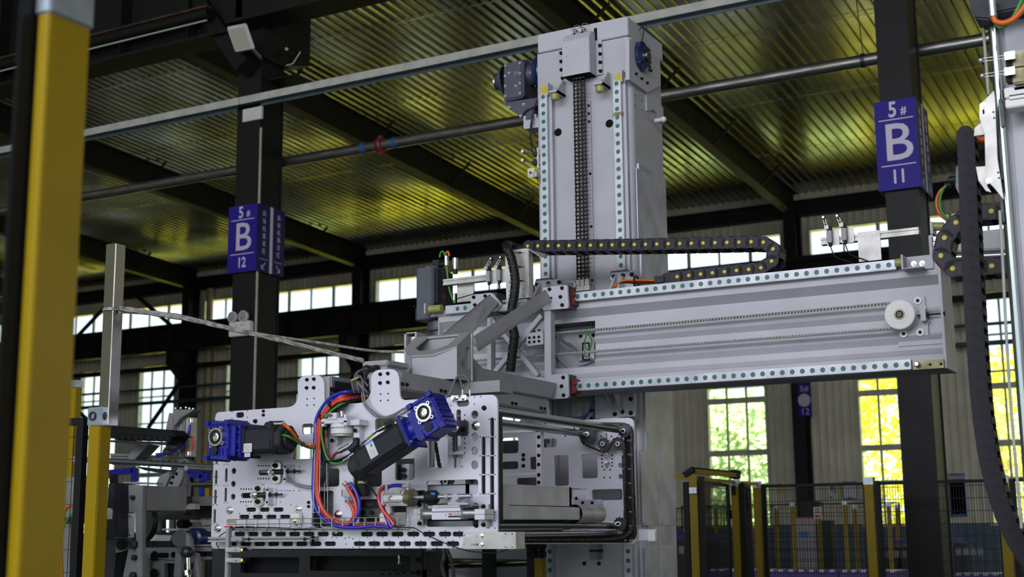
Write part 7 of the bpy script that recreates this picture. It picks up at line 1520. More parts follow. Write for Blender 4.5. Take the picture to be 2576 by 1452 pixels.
poly('arm', [(985, 570), (1035, 590), (1020, 660), (960, 790), (905, 870), (865, 880), (845, 840), (850, 770), (890, 740), (935, 650)], 'cast_grey', t, 6.1, .03, .004); poly('rear_arm', [(845, 630), (915, 600), (920, 640), (870, 760), (830, 800), (815, 690)], 'machine_grey', t, 6.2, .03)
c = PL(878, 805, 6.1); b = MB(); b.ring(c, (0, -1, 0), .036, .026, .01, 20); obj('hub_ring', b, 'stainless', t); obj('hub_core', MB().cyl(c, c+Vector((0, -.012, 0)), .02, 14), 'bright_steel', t)
for x, y in ((952, 645), (938, 692), (978, 618)): putp('bolt-black', t, PL(x, y, 6.1), s=.011)
poly('side_plate', [(1030, 600), (1070, 690), (1065, 800), (960, 830), (940, 860), (1000, 700)], 'machine_grey', t, 6.22, .03)
t = T('blue_stand', 'blue painted tube frame behind the left machine', 'frame', None, PL(800, 600, 7.6)); Yb = 7.6
for p, q in (((430, 612), (640, 590)), ((640, 572), (640, 680)), ((1040, 590), (1238, 590)), ((1226, 590), (1226, 672)), ((1060, 625), (1200, 630)), ((1190, 620), (1190, 800))): P, Q = PL(*p, Yb), PL(*q, Yb); obj('frame_tube', MB().bar(P, Q, .045, .045, (0, 1, 0)), 'blue_paint', t, .004)
t = T('machine_housing', 'grey box-shaped machine housing with a square steel cover plate, lower left', 'machine', None, PL(600, 1000, 5.6)); Yh = 5.6
poly('housing_front', [(482, 705), (706, 710), (700, 918), (700, 1452), (655, 1452), (640, 930), (482, 930)], 'cast_grey', t, Yh, .03, .003); a, c = PL(706, 712, Yh), PL(826, 715, Yh)
X = a.x; zt, zb = a.z, PL(706, 915, Yh).z; BX('housing_side', (X-.3, Yh+.03, zb), (X, Yh+.36, zt), 'cast_grey', t, .004); poly('housing_top', [(545, 680), (800, 690), (825, 705), (545, 700)], 'bright_steel', t, Yh+.2, .05)
poly('cover_plate', [(482, 935), (635, 935), (630, 1135), (482, 1135)], 'galvanized', t, Yh-.006, .006, .002)
for x, y in ((500, 958), (608, 958), (500, 1105), (605, 1105)): putp('bolt-black' if y < 1000 and x < 600 else 'bolt-zinc', t, PL(x, y, Yh-.006), s=.011)
poly('housing_leg', [(482, 1150), (560, 1160), (655, 1160), (660, 1452), (540, 1452), (585, 1230), (482, 1260)], 'machine_grey', t, Yh+.02, .03, .003); poly('housing_lower', [(390, 1160), (480, 1160), (490, 1230), (470, 1452), (390, 1452)], 'machine_dark', t, Yh+.1, .1)
for x, y, r in ((633, 810, .012), (540, 1190, .03), (640, 1190, .025), (645, 1295, .016), (635, 1440, .02)): c = PL(x, y, Yh); obj('round_knob', MB().lathe(c, (0, -1, 0), [(0, r), (.02, r), (.026, r*.7), (.026, .001)], 16), 'machine_dark', t)
t = T('dark_motor', 'dark upright motor block beside the grey housing at lower left', 'motor', None, PL(440, 900, 5.5)); poly('motor_block', [(425, 690), (482, 695), (490, 1130), (400, 1130), (410, 900)], 'motor_grey', t, 5.5, .14, .005); poly('motor_knob', [(430, 620), (455, 622), (455, 695), (430, 690)], 'rubber', t, 5.53, .05, .004); poly('data_label', [(415, 895), (435, 893), (460, 905), (455, 985), (412, 985)], 'sheet_steel', t, 5.495, .004)
for i in range(5): poly('cooling_fin', [(402, 1140+i*14), (480, 1140+i*14), (480, 1146+i*14), (402, 1146+i*14)], 'machine_dark', t, 5.49, .1)
t = T('slotted_machine', 'grey lower machine frame with dark square openings and slots, lower left', 'frame', None, PL(900, 1300, 6.0)); Yf_ = 6.0
poly('frame_beam', [(690, 1240), (715, 1215), (1260, 1210), (1260, 1310), (1150, 1320), (1100, 1330), (760, 1300), (760, 1452), (690, 1452)], 'machine_grey', t, Yf_, .05, .003); poly('dark_panel', [(870, 1330), (1100, 1325), (1100, 1452), (870, 1452)], 'mesh_black', t, Yf_+.06, .02); poly('panel_frame', [(760, 1300), (1110, 1325), (1110, 1345), (880, 1340), (880, 1452), (760, 1452)], 'machine_grey', t, Yf_+.02, .03)
for x, y, r in ((800, 1283, .03), (795, 1425, .03), (952, 1273, .018)): c = PL(x, y, Yf_); obj('round_hole', MB().cyl(c, c+Vector((0, -.003, 0)), r, 16), 'hole_dark', t)
for x, y in ((1172, 1266), (1245, 1265), (870, 1277)): c = PL(x, y, Yf_-.002); plateY('slot_opening', [rrect(c.x, c.z, .085, .03, .014)], Yf_-.002, .003, 'hole_dark', t)
t = T('tapered_support', 'pale tapered steel leg at the bottom left machine front', 'leg', 'pale tapered machine legs', PL(980, 1350, 5.9)); poly('leg_plate', [(965, 1255), (990, 1258), (1015, 1290), (1010, 1452), (950, 1452)], 'cast_grey', t, 5.9, .03, .003)
t = T('tapered_support', 'second pale tapered steel leg, beside the threaded rod end', 'leg', 'pale tapered machine legs', PL(1130, 1350, 5.9)); poly('leg_plate', [(1105, 1250), (1140, 1262), (1165, 1452), (1090, 1452), (1120, 1330)], 'cast_grey', t, 5.9, .03, .003)
t = T('rod_linkage', 'threaded rod linkage with ball joint between the two pale legs', 'linkage', None, PL(1070, 1300, 5.85)); obj('link_rod', MB().cyl(PL(1065, 1260, 5.85), PL(1075, 1452, 5.85), .014, 12), 'stainless', t); b = MB(); b.sph(PL(1062, 1252, 5.85), .035, 8); obj('ball_joint', b, 'dark_steel', t); poly('crank_arm', [(1020, 1100), (1060, 1095), (1085, 1140), (1105, 1240), (1060, 1262), (1030, 1180)], 'cast_grey', t, 5.88, .03, .004); b = MB(); b.cyl(PL(1010, 1140, 5.86), PL(1010, 1140, 5.95), .05, 16); obj('crank_hub', b, 'dark_steel', t); b = MB(); b.cyl(PL(1062, 1400, 5.85), PL(1068, 1440, 5.85), .028, 6); obj('lock_nut', b, 'stainless', t)
t = T('pillow_block', 'navy pillow block bearing behind the linkage, lower left', 'bearing', None, PL(1130, 1140, 6.05)); b = MB(); b.lathe(PL(1130, 1140, 6.05), (0, -1, 0), [(-.05, .06), (.02, .06), (.03, .045), (.03, .001)], 20); obj('bearing_body', b, 'navy_paint', t); poly('bearing_base', [(1085, 1190), (1180, 1190), (1180, 1203), (1085, 1203)], 'sheet_steel', t, 6.02, .08)
t = T('slide_unit', 'stack of dark and silver slide rails at mid left, behind the gripper', 'rail', None, PL(1000, 950, 6.6)); Ys2 = 6.5
for P, m, dy in (([(1085, 805), (1262, 800), (1262, 875), (1130, 875), (1110, 850)], 'cast_grey', 0), ([(1130, 878), (1262, 878), (1262, 925), (1140, 925)], 'mesh_black', .02), ([(1150, 925), (1262, 925), (1262, 975), (1145, 975)], 'rubber', .0), ([(970, 990), (1262, 990), (1262, 1010), (990, 1010), (990, 1045), (1262, 1045), (1262, 1062), (970, 1060)], 'bright_steel', -.02), ([(1170, 1005), (1262, 1003), (1262, 1030), (1180, 1032)], 'bright_steel', -.03), ([(700, 915), (1130, 905), (1140, 985), (1120, 990), (860, 990), (720, 960)], 'machine_dark', .05), ([(860, 1060), (1262, 1065), (1262, 1080), (860, 1075)], 'sheet_steel', .0), ([(700, 960), (860, 985), (860, 1100), (720, 1110)], 'machine_dark', .2), ([(740, 1110), (940, 1115), (920, 1160), (760, 1160)], 'sheet_steel', .1), ([(940, 1120), (1262, 1110), (1262, 1215), (940, 1215)], 'mesh_black', .25), ([(820, 880), (905, 905), (820, 905)], 'cast_grey', -.1), ([(1000, 870), (1050, 855), (1130, 860), (1130, 905), (1010, 905)], 'sheet_steel', -.1)): poly('rail_part', P, m, t, Ys2+dy, .04, .001)
for x, y in ((1010, 885), (1040, 878), (1060, 940), (1085, 940)): putp('bolt-black', t, PL(x, y, Ys2-.1), s=.012)
for x, y, m in ((1010, 790, 'dark_steel'), (1035, 830, 'dark_steel'), (950, 880, 'rubber'), (1020, 1022, 'hole_dark')): c = PL(x, y, Ys2-.12); obj('slide_fitting', MB().cyl(c+Vector((0, -.02, 0)), c+Vector((0, .05, 0)), .028, 12), m, t)
p = PL(810, 1040, Ys2+.1); o = BX('green_insert', tuple(p-Vector((.03, .0, .03))), tuple(p+Vector((.03, .02, .03))), 'rail_green', t)
b = MB(); c = PL(705, 1010, 6.3); b.ring(c, (0, -1, 0), .13, .11, .05, 24); obj('guide_ring', b, 'dark_steel', t)
# cable and light panel seen through the mesh panel
t = T('white_cabinet', 'white cabinet side seen through the near mesh panel', 'cabinet', None, PL(120, 900, 5.2)); poly('cabinet_panel', [(20, 650), (200, 640), (200, 970), (20, 970)], 'cast_grey', t, 5.2, .05); poly('cabinet_rail', [(20, 968), (205, 968), (205, 1020), (20, 1020)], 'machine_dark', t, 5.19, .05); poly('cabinet_panel', [(20, 1022), (120, 1022), (110, 1460), (20, 1460)], 'cast_grey', t, 5.2, .05); poly('plug_socket', [(138, 780), (190, 770), (190, 860), (138, 860)], 'motor_grey', t, 5.1, .05, .004)
t = T('orange_cable', 'orange and green cables arching behind the mesh panel at far left', 'cable', None, PL(120, 880, 5.0)); obj('orange_cable', MB().tube(smooth([PL(x, y, 5.05) for x, y in ((190, 880), (150, 868), (100, 885), (65, 940), (45, 1050), (40, 1200), (50, 1452))]), .009, 8), 'orange_cable', t); obj('green_cable', MB().tube(smooth([PL(x, y, 5.06) for x, y in ((185, 890), (160, 920), (100, 980), (60, 1060), (45, 1150))]), .006, 8), 'green_cable', t)
t = T('background_rail', 'steel hand rail pipe behind the left machine near the blue frame', 'rail', None, PL(1150, 705, 7.2)); obj('rail_pipe', MB().cyl(PL(1080, 705, 7.2), PY(1020, 1215, 7.2), .018, 12), 'shaft_steel', t)
o = poly('rail_post', [(1205, 680), (1240, 680), (1240, 800), (1205, 800)], 'yellow_post', t, 7.22, .03)
# ================================================================ MACHINE BELOW THE GRIPPER
t = T('lower_conveyor', 'dark machine base with black recessed panels under the gripper head', 'machine', None, PY(800, 1420, 5.6)); Yq = 5.6
f1 = lambda *u: [PY(*p, Yq) for p in u]
def rq(x0, y0, x1, y1, Y): p, q = PY(x0, y0, Y), PY(x1, y1, Y); return [(p.x, q.z), (q.x, q.z), (q.x, p.z), (p.x, p.z)]
plateY('base_front', [rq(535, 1384, 1064, 1600, Yq), rq(606, 1402, 752, 1443, Yq), rq(780, 1399, 1033, 1438, Yq)], Yq, .03, 'machine_dark', t)
BX('recess_panel', (PY(600, 1400, Yq).x, Yq+.1, PY(700, 1450, Yq).z), (PY(1010, 1400, Yq).x, Yq+.12, PY(800, 1395, Yq).z), 'mesh_black', t); a = PY(1064, 1384, Yq); BX('base_body', (PY(535, 1384, Yq).x, Yq+.13, .2), (a.x-.16, Yq+.24, a.z-.01), 'machine_dark', t)
for x, y in ((1052, 1409), (1052, 1441)): putp('bolt-black', t, PY(x, y, Yq), s=.016)
for i in range(5): c = PY(962+i*18.5, 1445-i, Yq-.002); plateY('slot_opening', [rrect(c.x, c.z, .022, .008, .004)], Yq-.002, .003, 'hole_dark', t)
obj('steel_link', MB().tube([PY(1004, 1395+i*4, Yq-.01) for i in range(7)], .006, 6, rr=lambda s: .005+.004*sin(s*14)**2), 'stainless', t)
for x0, x1, y0, y1_ in ((1062, 1072, 1384, 1452), (1064, 1080, 1432, 1452)): b = MB(); obj('side_fitting', MB().prism(f1((x0, y0), (x1, y0+4), (x1+2, y1_), (x0, y1_)), (0, .1, 0)), 'machine_dark', t)
t = T('guard_sheet', 'pale grey flat guard panel standing behind the two black legs, bottom centre', 'panel', None, PY(1180, 1420, 6.6)); p, q = PY(1072, 1375, 6.62), PY(1335, 1500, 6.62); BX('panel', (p.x, 6.62, 0), (q.x, 6.64, p.z), 'grey_panel', t)
for i, (x0, x1) in enumerate(((1086, 1113), (1212, 1236), (1324, 1346))):
    t = T('square_support', ('left of the three', 'middle one of the three', 'right of the three')[i]+' upright black box-section legs under the gripper head', 'leg', 'black legs under the gripper', PY(x0, 1400, 6.3)); p, q = PY(x0, 1375, 6.3), PY(x1, 1375, 6.3); BX('leg', (p.x, 6.3, 0), (q.x, 6.3+(q.x-p.x), p.z), 'machine_dark', t, .003)
t = T('guard_rails', 'pair of dull yellow-brown tube rails crossing behind the black legs', 'rail', None, PY(1200, 1415, 6.45)); obj('rail_tube', MB().cyl(PY(1062, 1410, 6.45), PY(1330, 1416, 6.45), .016, 14), 'brass_dirty', t); obj('rail_tube', MB().cyl(PY(1120, 1424, 6.45), PY(1330, 1417, 6.35), .018, 14), 'shaft_steel', t)
t = T('yellow_plate', 'short yellow upright plate with two black hose couplings right of the black legs', 'post', None, PY(1350, 1400, 6.2)); p, q = PY(1343, 1370, 6.2), PY(1368, 1460, 6.2); BX('plate', (p.x, 6.2, 0), (q.x-.004, 6.24, p.z), 'yellow_post', t, .003)
for y in (1374, 1394): b = MB(); b.cyl(PY(1328, y, 6.12), PY(1372, y, 6.12), .014, 10); b.cyl(PY(1340, y, 6.12), PY(1350, y, 6.12), .022, 10); b.cyl(PY(1360, y, 6.12), PY(1367, y, 6.12), .024, 10); obj('coupling', b, 'rubber', t)
t = T('clear_hose', 'milky plastic hose hanging between the black legs', 'hose', None, PY(1130, 1400, 6.2)); obj('hose', MB().tube(smooth([PY(x, y, 6.25) for x, y in ((1116, 1380), (1118, 1400), (1112, 1425), (1120, 1452))]), .012, 10), 'film', t); obj('hose', MB().tube(smooth([PY(x, y, 6.24) for x, y in ((1122, 1380), (1132, 1400), (1138, 1425), (1142, 1452))]), .010, 10), 'film', t)
# things fixed to the column below the beam
t = T('pneumatic_block', 'square steel pneumatic block with four screws under the beam', 'block', None, PY(1450, 1033, YT-.1)); p, q = PY(1436, 1013, YT-.06), PY(1466, 1047, YT-.06); BX('block', (p.x, YT-.06, q.z), (q.x, YT, p.z), 'sheet_steel', t, .006)
for x, y in ((1440, 1018), (1462, 1018), (1440, 1043), (1462, 1043)): putp('bolt-zinc', t, PY(x, y, YT-.06), s=.007)
p, q = PY(1470, 1010, YT-.03), PY(1492, 1058, YT-.03); BX('side_block', (p.x, YT-.03, q.z), (q.x, YT, p.z), 'galvanized', t, .003); putp('bolt-black', t, PY(1488, 1033, YT-.03), s=.010); putp('bolt-black', t, PY(1488, 1053, YT-.03), s=.010)
obj('blue_tube', MB().tube(smooth([PY(x, y, YT-.07) for x, y in ((1491, 995), (1488, 1015), (1483, 1035), (1472, 1050), (1467, 1058))]), .005, 8), 'blue_tube', t)
t = T('lower_slide_bracket', 'grey ribbed slide bracket with black bolts below the beam at the right rail', 'bracket', None, PY(1550, 1020, YT-.1)); ya = YTR-.05; p, q = PY(1496, 985, ya), PY(1598, 1048, ya); BX('back_plate', (p.x, ya, q.z), (q.x, ya+.018, p.z+.05), 'grey_panel', t)
b = MB()
for x in (1543, 1563): c = PY(x, 1040, ya); e = PY(x-2, 990, ya-.1); b.prism([(c.x, ya, c.z), (c.x, ya-.1, e.z), (c.x, ya, e.z+.02)], (.010, 0, 0))
obj('rib', b, 'grey_paint', t)
for x, y in ((1547, 1042), (1566, 1036), (1587, 1039), (1587, 1004)): putp('bolt-black', t, PY(x, y, ya), s=.0125)
p, q = PY(1555, 1055, ya-.01), PY(1596, 1062, ya-.01); BX('end_cap', (p.x, ya, q.z), (q.x, ya+.05, p.z), 'rail_green', t); p, q = PY(1510, 1053, ya-.04), PY(1556, 1058, ya-.04); BX('cover_lip', (p.x, ya-.04, q.z), (q.x, ya, p.z), 'white_plastic', t)
t = T('chain_clamp', 'dark chain clamp block on the column under the gripper', 'clamp', None, PY(1495, 1390, YT-.05)); p, q = PY(1484, 1370, YT-.06), PY(1504, 1408, YT-.06); BX('clamp', (p.x, YT-.06, q.z), (q.x, YT, p.z), 'machine_grey', t, .003); BX('clamp_band', (p.x-.003, YT-.063, (p.z+q.z)/2), (q.x+.003, YT, (p.z+q.z)/2+.012), 'rubber', t)
# ================================================================ RIGHT SIDE: neighbouring machine
Yn = 4.4
t = T('near_column', 'grey machine column with polished rail cut by the right photo edge', 'column', None, (PY(2540, 700, Yn).x, Yn, 0))
xa = PY(2530, 240, Yn).x; BX('column_body', (xa, Yn, 0), (xa+.5, Yn+.45, 4.2), 'grey_panel', t, .012); xr1 = PY(2506, 240, Yn-.02).x; BX('rail_seat', (xr1+.004, Yn-.0, 0), (xa, Yn+.2, 4.2), 'grey_panel', t)
b = MB(); xm_ = (xr1+xa)/2-.006; b.lathe((xm_, Yn-.012, 0), (0, 0, 1), [(0, .017), (4.2, .017)], 18); obj('polished_rail', b, 'shaft_steel', t); BX('rail_groove', (xa-.012, Yn-.004, 0), (xa-.006, Yn+.004, 4.2), 'dark_steel', t)
for y0, y1_ in ((250, 318), (448, 560)): p, q = PY(2512, y0, Yn-.04), PY(2527, y1_, Yn-.04); BX('bearing_block', (p.x, Yn-.04, q.z), (q.x, Yn-.02, p.z), 'dark_steel', t, .003); BX('bearing_cap', (p.x, Yn-.041, p.z-.012), (q.x, Yn-.019, p.z), 'rail_green', t)
t = T('carriage_plate', 'bent stainless carriage plate with slotted bolts beside the right-edge rail', 'plate', None, PY(2495, 400, Yn-.08)); Yp = Yn-.08
plateY('main_plate', [px([(2464, 262), (2475, 254), (2500, 228), (2503, 250), (2509, 400), (2525, 502), (2499, 470), (2480, 452), (2477, 335), (2464, 297)], Yp)], Yp, .006, 'sheet_steel', t); plateY('lug_plate', [px([(2478, 300), (2477, 338), (2450, 342), (2452, 322)], Yp+.02)], Yp+.02, .005, 'sheet_steel', t); plateY('lug_plate', [px([(2455, 420), (2482, 418), (2484, 470), (2494, 484), (2480, 480), (2462, 455)], Yp+.02)], Yp+.02, .005, 'sheet_steel', t)
for x, y in ((2473, 266), (2488, 455)): putp('nut-zinc', t, PY(x, y, Yp), s=.008)
for x, y in ((2499, 282), (2501, 297), (2511, 434), (2513, 448)): putp('screw_hole', t, PY(x, y, Yp), s=.0035)
for x, y in ((2474, 281), (2490, 468)): c = PY(x, y, Yp-.001); plateY('slot_opening', [rrect(c.x, c.z, .006, .016, .003)], Yp-.001, .002, 'hole_dark', t)
t = T('toothed_rope', 'thin ribbed drive belt running down the right photo edge', 'belt', None, PY(2510, 600, Yn-.1)); b = MB()
P = [PY(2472, 48, Yn), PY(2487, 238, Yn)]; L = (P[1]-P[0]).length; n = 60; b.tube([P[0]+(P[1]-P[0])*(i/n) for i in range(n+1)], .0055, 6, rr=lambda s: .0050+.0010*(int(s*60) % 2)); P = [PY(2515, 530, Yn-.05), PY(2522, 650, Yn-.05), PY(2532, 850, Yn-.05), PY(2546, 1060, Yn-.05), PY(2570, 1330, Yn-.05)]; Q = smooth(P, 60); b.tube(Q, .0058, 6, rr=lambda s: .0044+.0016*(int(s*240) % 2)); obj('belt', b, 'belt_grey', t)
t = T('upper_motor', 'black motor cropped by the top right corner of the photo', 'motor', None, PY(2500, 20, Yn)); obj('motor_body', MB().prism([PY(x, y, Yn-.1) for x, y in ((2436, -30), (2600, -30), (2600, 18), (2556, 22), (2494, 36), (2494, 50), (2452, 46), (2440, 22))], (0, .12, 0)), 'motor_grey', t, .006)
obj('cable_plug', MB().cyl(PY(2494, -8, Yn-.14), PY(2498, 42, Yn-.14), .013, 14), 'bright_steel', t)
t = T('motor_cable', 'orange and green cables curling out of the upper right motor plug', 'cable', None, PY(2520, 50, Yn-.14)); obj('orange_cable', MB().tube(smooth([PY(x, y, Yn-.14) for x, y in ((2499, 42), (2505, 54), (2525, 58), (2550, 47), (2575, 20), (2590, -5))]), .0095, 10), 'orange_cable', t); obj('green_cable', MB().tube(smooth([PY(x, y, Yn-.13) for x, y in ((2503, 60), (2515, 68), (2530, 63), (2548, 45), (2565, 12), (2572, -5))]), .0065, 10), 'green_cable', t)
for i, (y, yb) in enumerate(((152, 148), (191, 186))):
    t = T('lever_switch', '%s olive lever limit switch at the right photo edge' % ('upper' if i == 0 else 'lower'), 'switch', 'lever switches at the right edge', PY(2500, y, Yn-.12)); c = PY(2467+i*4, y, Yn-.16); b = MB(); b.sph(c, .0085, 8); obj('lever_roller', b, 'bright_steel', t)
    e = PY(2528, y-9, Yn-.16); b = MB()
    for s_ in (-.005, .005): b.cyl(c+Vector((.008, 0, s_)), e+Vector((0, 0, s_)), .0016, 6)
    b.box((e.x, e.y-.006, e.z-.012), (e.x+.03, e.y+.006, e.z+.012)); obj('lever', b, 'stainless', t); p, q = PY(2528, y-8, Yn-.14), PY(2550, y+12, Yn-.14); BX('switch_head', (p.x, Yn-.14, q.z), (q.x, Yn-.10, p.z), 'rubber', t, .003); p, q = PY(2545, y-20, Yn-.14), PY(2600, y+14, Yn-.14); BX('switch_body', (p.x, Yn-.145, q.z), (q.x, Yn-.10, p.z), 'brass_dirty', t, .005)
t = T('clamp_arms', 'white two-jaw rail clamp at the right photo edge', 'clamp', None, PY(2550, 240, Yn-.1))
for y0, y1_, x0 in ((222, 236, 2525), (238, 246, 2536), (250, 262, 2528), (210, 222, 2548)): p, q = PY(x0, y0, Yn-.12), PY(2600, y1_, Yn-.12); BX('jaw', (p.x, Yn-.12, q.z), (q.x, Yn-.05, p.z), 'white_plastic', t, .003)
b = MB(); c = PY(2523, 238, Yn-.1); b.cyl(c, c+Vector((.03, 0, 0)), .013, 12); obj('clamp_wheel', b, 'black_bolt', t)
# hanging chain on the right, with red hoses showing in its gaps
Ye = 4.75
pth = [PY(x, y, Ye) for x, y in ((2434, 345), (2438, 420), (2442, 520), (2447, 640), (2452, 740), (2459, 860), (2467, 970), (2476, 1060), (2490, 1150), (2508, 1228), (2536, 1310), (2572, 1380), (2620, 1440))]
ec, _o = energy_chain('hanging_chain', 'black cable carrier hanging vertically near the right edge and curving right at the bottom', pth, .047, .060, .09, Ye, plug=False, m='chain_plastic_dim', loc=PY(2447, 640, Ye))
o = obj('inner_hose', MB().tube(smooth([p+Vector((.012, .0, 0)) for p in pth[7:]]), .013, 8), 'red_tube', ec)
o = BX('end_plate', tuple(PY(2414, 366, Ye)), tuple(PY(2422, 328, Ye)+Vector((0, .09, 0))), 'sheet_steel', ec); obj('inner_hose', MB().tube(smooth([PY(x, y, Ye+.03) for x, y in ((2432, 350), (2438, 335), (2450, 345), (2465, 352), (2480, 350))]), .013, 10), 'orange_cable', ec); obj('black_hose', MB().tube(smooth([PY(x, y, Ye+.05) for x, y in ((2448, 372), (2455, 352), (2472, 345), (2495, 350))]), .017, 10), 'rubber', ec)
Yl = 5.35
pth = [PY(x, y, Yl) for x, y in ((2600, 532), (2540, 536), (2475, 541), (2430, 548), (2403, 580), (2380, 612), (2375, 655), (2395, 678), (2420, 682), (2500, 675), (2600, 668))]
ec, _o = energy_chain('looped_chain', 'black cable carrier loop with yellow rivets just right of the beam end', pth, .073, .068, .11, Yl, loc=PY(2475, 541, Yl))
t = T('neighbour_beam', 'grey horizontal beam of the neighbouring machine behind the hanging chain', 'beam', None, PY(2450, 620, 6.2)); p, q = PY(2385, 590, 6.2), PY(2570, 650, 6.2); BX('beam', (p.x, 6.2, q.z), (q.x+.3, 6.35, p.z), 'grey_panel', t, .004)
b = MB(); a, c = PY(2395, 634, 6.17), PY(2545, 628, 6.17); b.bar(a, c, .02, .004); n = 26
for i in range(n): u = a+(c-a)*(i/n); b.obox(u+Vector((0, 0, .005)), (1, 0, 0), (0, 1, 0), (0, 0, 1), .004, .01, .004)
obj('toothed_belt', b, 'belt_grey', t); obj('guide_rod', MB().cyl(PY(2350, 650, 6.15), PY(2545, 640, 6.15), .012, 12), 'bright_steel', t)
t = T('stop_plates', 'three short steel end stops with olive buffers just above the beam end', 'stop', None, PY(2345, 620, 6.1))
for (x0, y0, x1, y1_) in ((2338, 558, 2348, 588), (2335, 592, 2347, 648), (2347, 665, 2355, 696)): p, q = PY(x0, y0, 6.1), PY(x1, y1_, 6.1); BX('stop_plate', (p.x, 6.1, q.z), (q.x, 6.18, p.z), 'grey_paint', t, .002)
for (x0, x1, y) in ((2348, 2374, 570), (2355, 2382, 684)): obj('buffer', MB().cyl(PY(x0, y, 6.13), PY(x1, y, 6.13), .02, 16), 'urethane', t)
for k in range(4): p, q = PY(2347, 596+k*13, 6.12), PY(2372, 604+k*13, 6.12); BX('profile_rib', (p.x, 6.12, q.z), (q.x, 6.2, p.z), 'bright_steel', t)
t = T('dark_gearmotor', 'small dark gear motor behind the hanging chain with green and orange cable', 'gearmotor', None, PY(2415, 450, 5.6)); obj('motor_body', MB().prism([PY(x, y, 5.6) for x, y in ((2405, 416), (2425, 414), (2425, 490), (2412, 488), (2403, 470))], (0, .15, 0)), 'motor_slate', t, .004); b = MB(); b.cyl(PY(2388, 455, 5.62), PY(2405, 452, 5.62), .018, 12); b.cyl(PY(2377, 467, 5.62), PY(2392, 465, 5.62), .012, 12); obj('connector', b, 'motor_grey', t)
obj('orange_cable', MB().tube(smooth([PY(x, y, 5.62) for x, y in ((2380, 470), (2366, 480), (2356, 505), (2362, 535), (2385, 555), (2400, 562))]), .007, 8), 'orange_cable', t); obj('green_cable', MB().tube(smooth([PY(x, y, 5.60) for x, y in ((2380, 467), (2372, 478), (2364, 505), (2370, 535), (2390, 555), (2402, 562))]), .006, 8), 'green_cable', t)
# ================================================================ RIGHT BACKGROUND: fences
def mesh(name, lab, p, q, z0, z1, sp, hz=.1, r=.0016, frame=.025):
    t = T(name, lab, 'fence', 'black mesh fence panels', ((p[0]+q[0])/2, (p[1]+q[1])/2, 0)); P, Q = Vector((p[0], p[1], 0)), Vector((q[0], q[1], 0)); d = Q-P; L = d.length; d.normalize()
    b = MB(); up = Vector((0, 0, 1))
    b.bar(P+up*z1, Q+up*z1, frame, frame); b.bar(P+up*z0, Q+up*z0, frame, frame); b.bar(P+up*z0, P+up*z1, frame, frame, d); b.bar(Q+up*z0, Q+up*z1, frame, frame, d); obj('panel_frame', b, 'mesh_black', t)
    b = MB(); n = int(L/sp)
    for i in range(1, n): u = P+d*(i*sp); b.obox(u+up*((z0+z1)/2), d, up.cross(d), up, r, r, (z1-z0)/2)
    z = z0+hz
    while z < z1: b.obox((P+Q)/2+up*z, d, up.cross(d), up, L/2, r*1.5, r*1.5); z += hz
    o = obj('wire_mesh', b, 'mesh_black', t); o['kind'] = 'stuff'; return t
def rpost(lab, x, y, Y, w_=.06, clamp=True, dark=True):
    a = PY(x, y, Y); t = T('fence_post', lab, 'post', 'yellow fence posts', (a.x, Y, 0)); BX('post', (a.x, Y, 0), (a.x+w_, Y+w_, a.z), 'yellow_post', t, .003)
    if clamp: BX('post_clamp', (a.x-.003, Y-.003, a.z-.04), (a.x+w_+.003, Y+w_+.003, a.z+.022), 'zinc_clamp', t, .003)
    if dark: BX('side_frame', (a.x+w_+.01, Y+.01, .1), (a.x+w_+.05, Y+.04, a.z-.01), 'mesh_black', t)
    return t, a
YFn = 11.2
_, A4 = rpost('yellow fence post left of the wide right steel post', 2172, 1208, YFn, .075); _, A5 = rpost('yellow fence post at the right edge behind the hanging chain', 2508, 1203, YFn, .075); _, A3 = rpost('yellow fence post third from the column in the right fence', 1893, 1217, YFn, .06)
_, A2 = rpost('yellow fence post second from the column with a dark lock box', 1838, 1213, 10.6, .06); _, A1 = rpost('tall yellow fence post nearest the column with grey clamp', 1732, 1196, 9.7, .065, False)
BX('frame_dark', (A1.x-.05, 9.7, .1), (A1.x-.006, 9.73, A1.z-.05), 'mesh_black', _); p = PY(1742, 1232, 9.69); BX('latch_clamp', (p.x-.02, 9.67, p.z-.03), (p.x+.04, 9.7, p.z+.015), 'zinc_clamp', _)
for x in (1732, 1832): pass
zt = A4.z-.03
mesh('mesh_panel', 'wide black mesh panel left of the wide right steel post', (A3.x+.1, YFn+.02), (A4.x, YFn+.02), .12, zt, .022); mesh('mesh_panel', 'wide black mesh panel passing in front of the wide right steel post', (A4.x+.12, YFn+.02), (A5.x, YFn+.02), .12, zt, .022); mesh('mesh_panel', 'black mesh panel at the extreme right edge', (A5.x+.12, YFn+.02), (A5.x+1.6, YFn+.02), .12, zt, .022)
mesh('mesh_panel', 'narrow black mesh panel between first and second right posts', (A1.x+.08, 9.75), (A2.x-.03, 10.6), .12, 1.95, .022); mesh('mesh_panel', 'narrow black mesh panel between second and third right posts', (A2.x+.08, 10.65), (A3.x-.03, 11.2), .12, 1.95, .022)
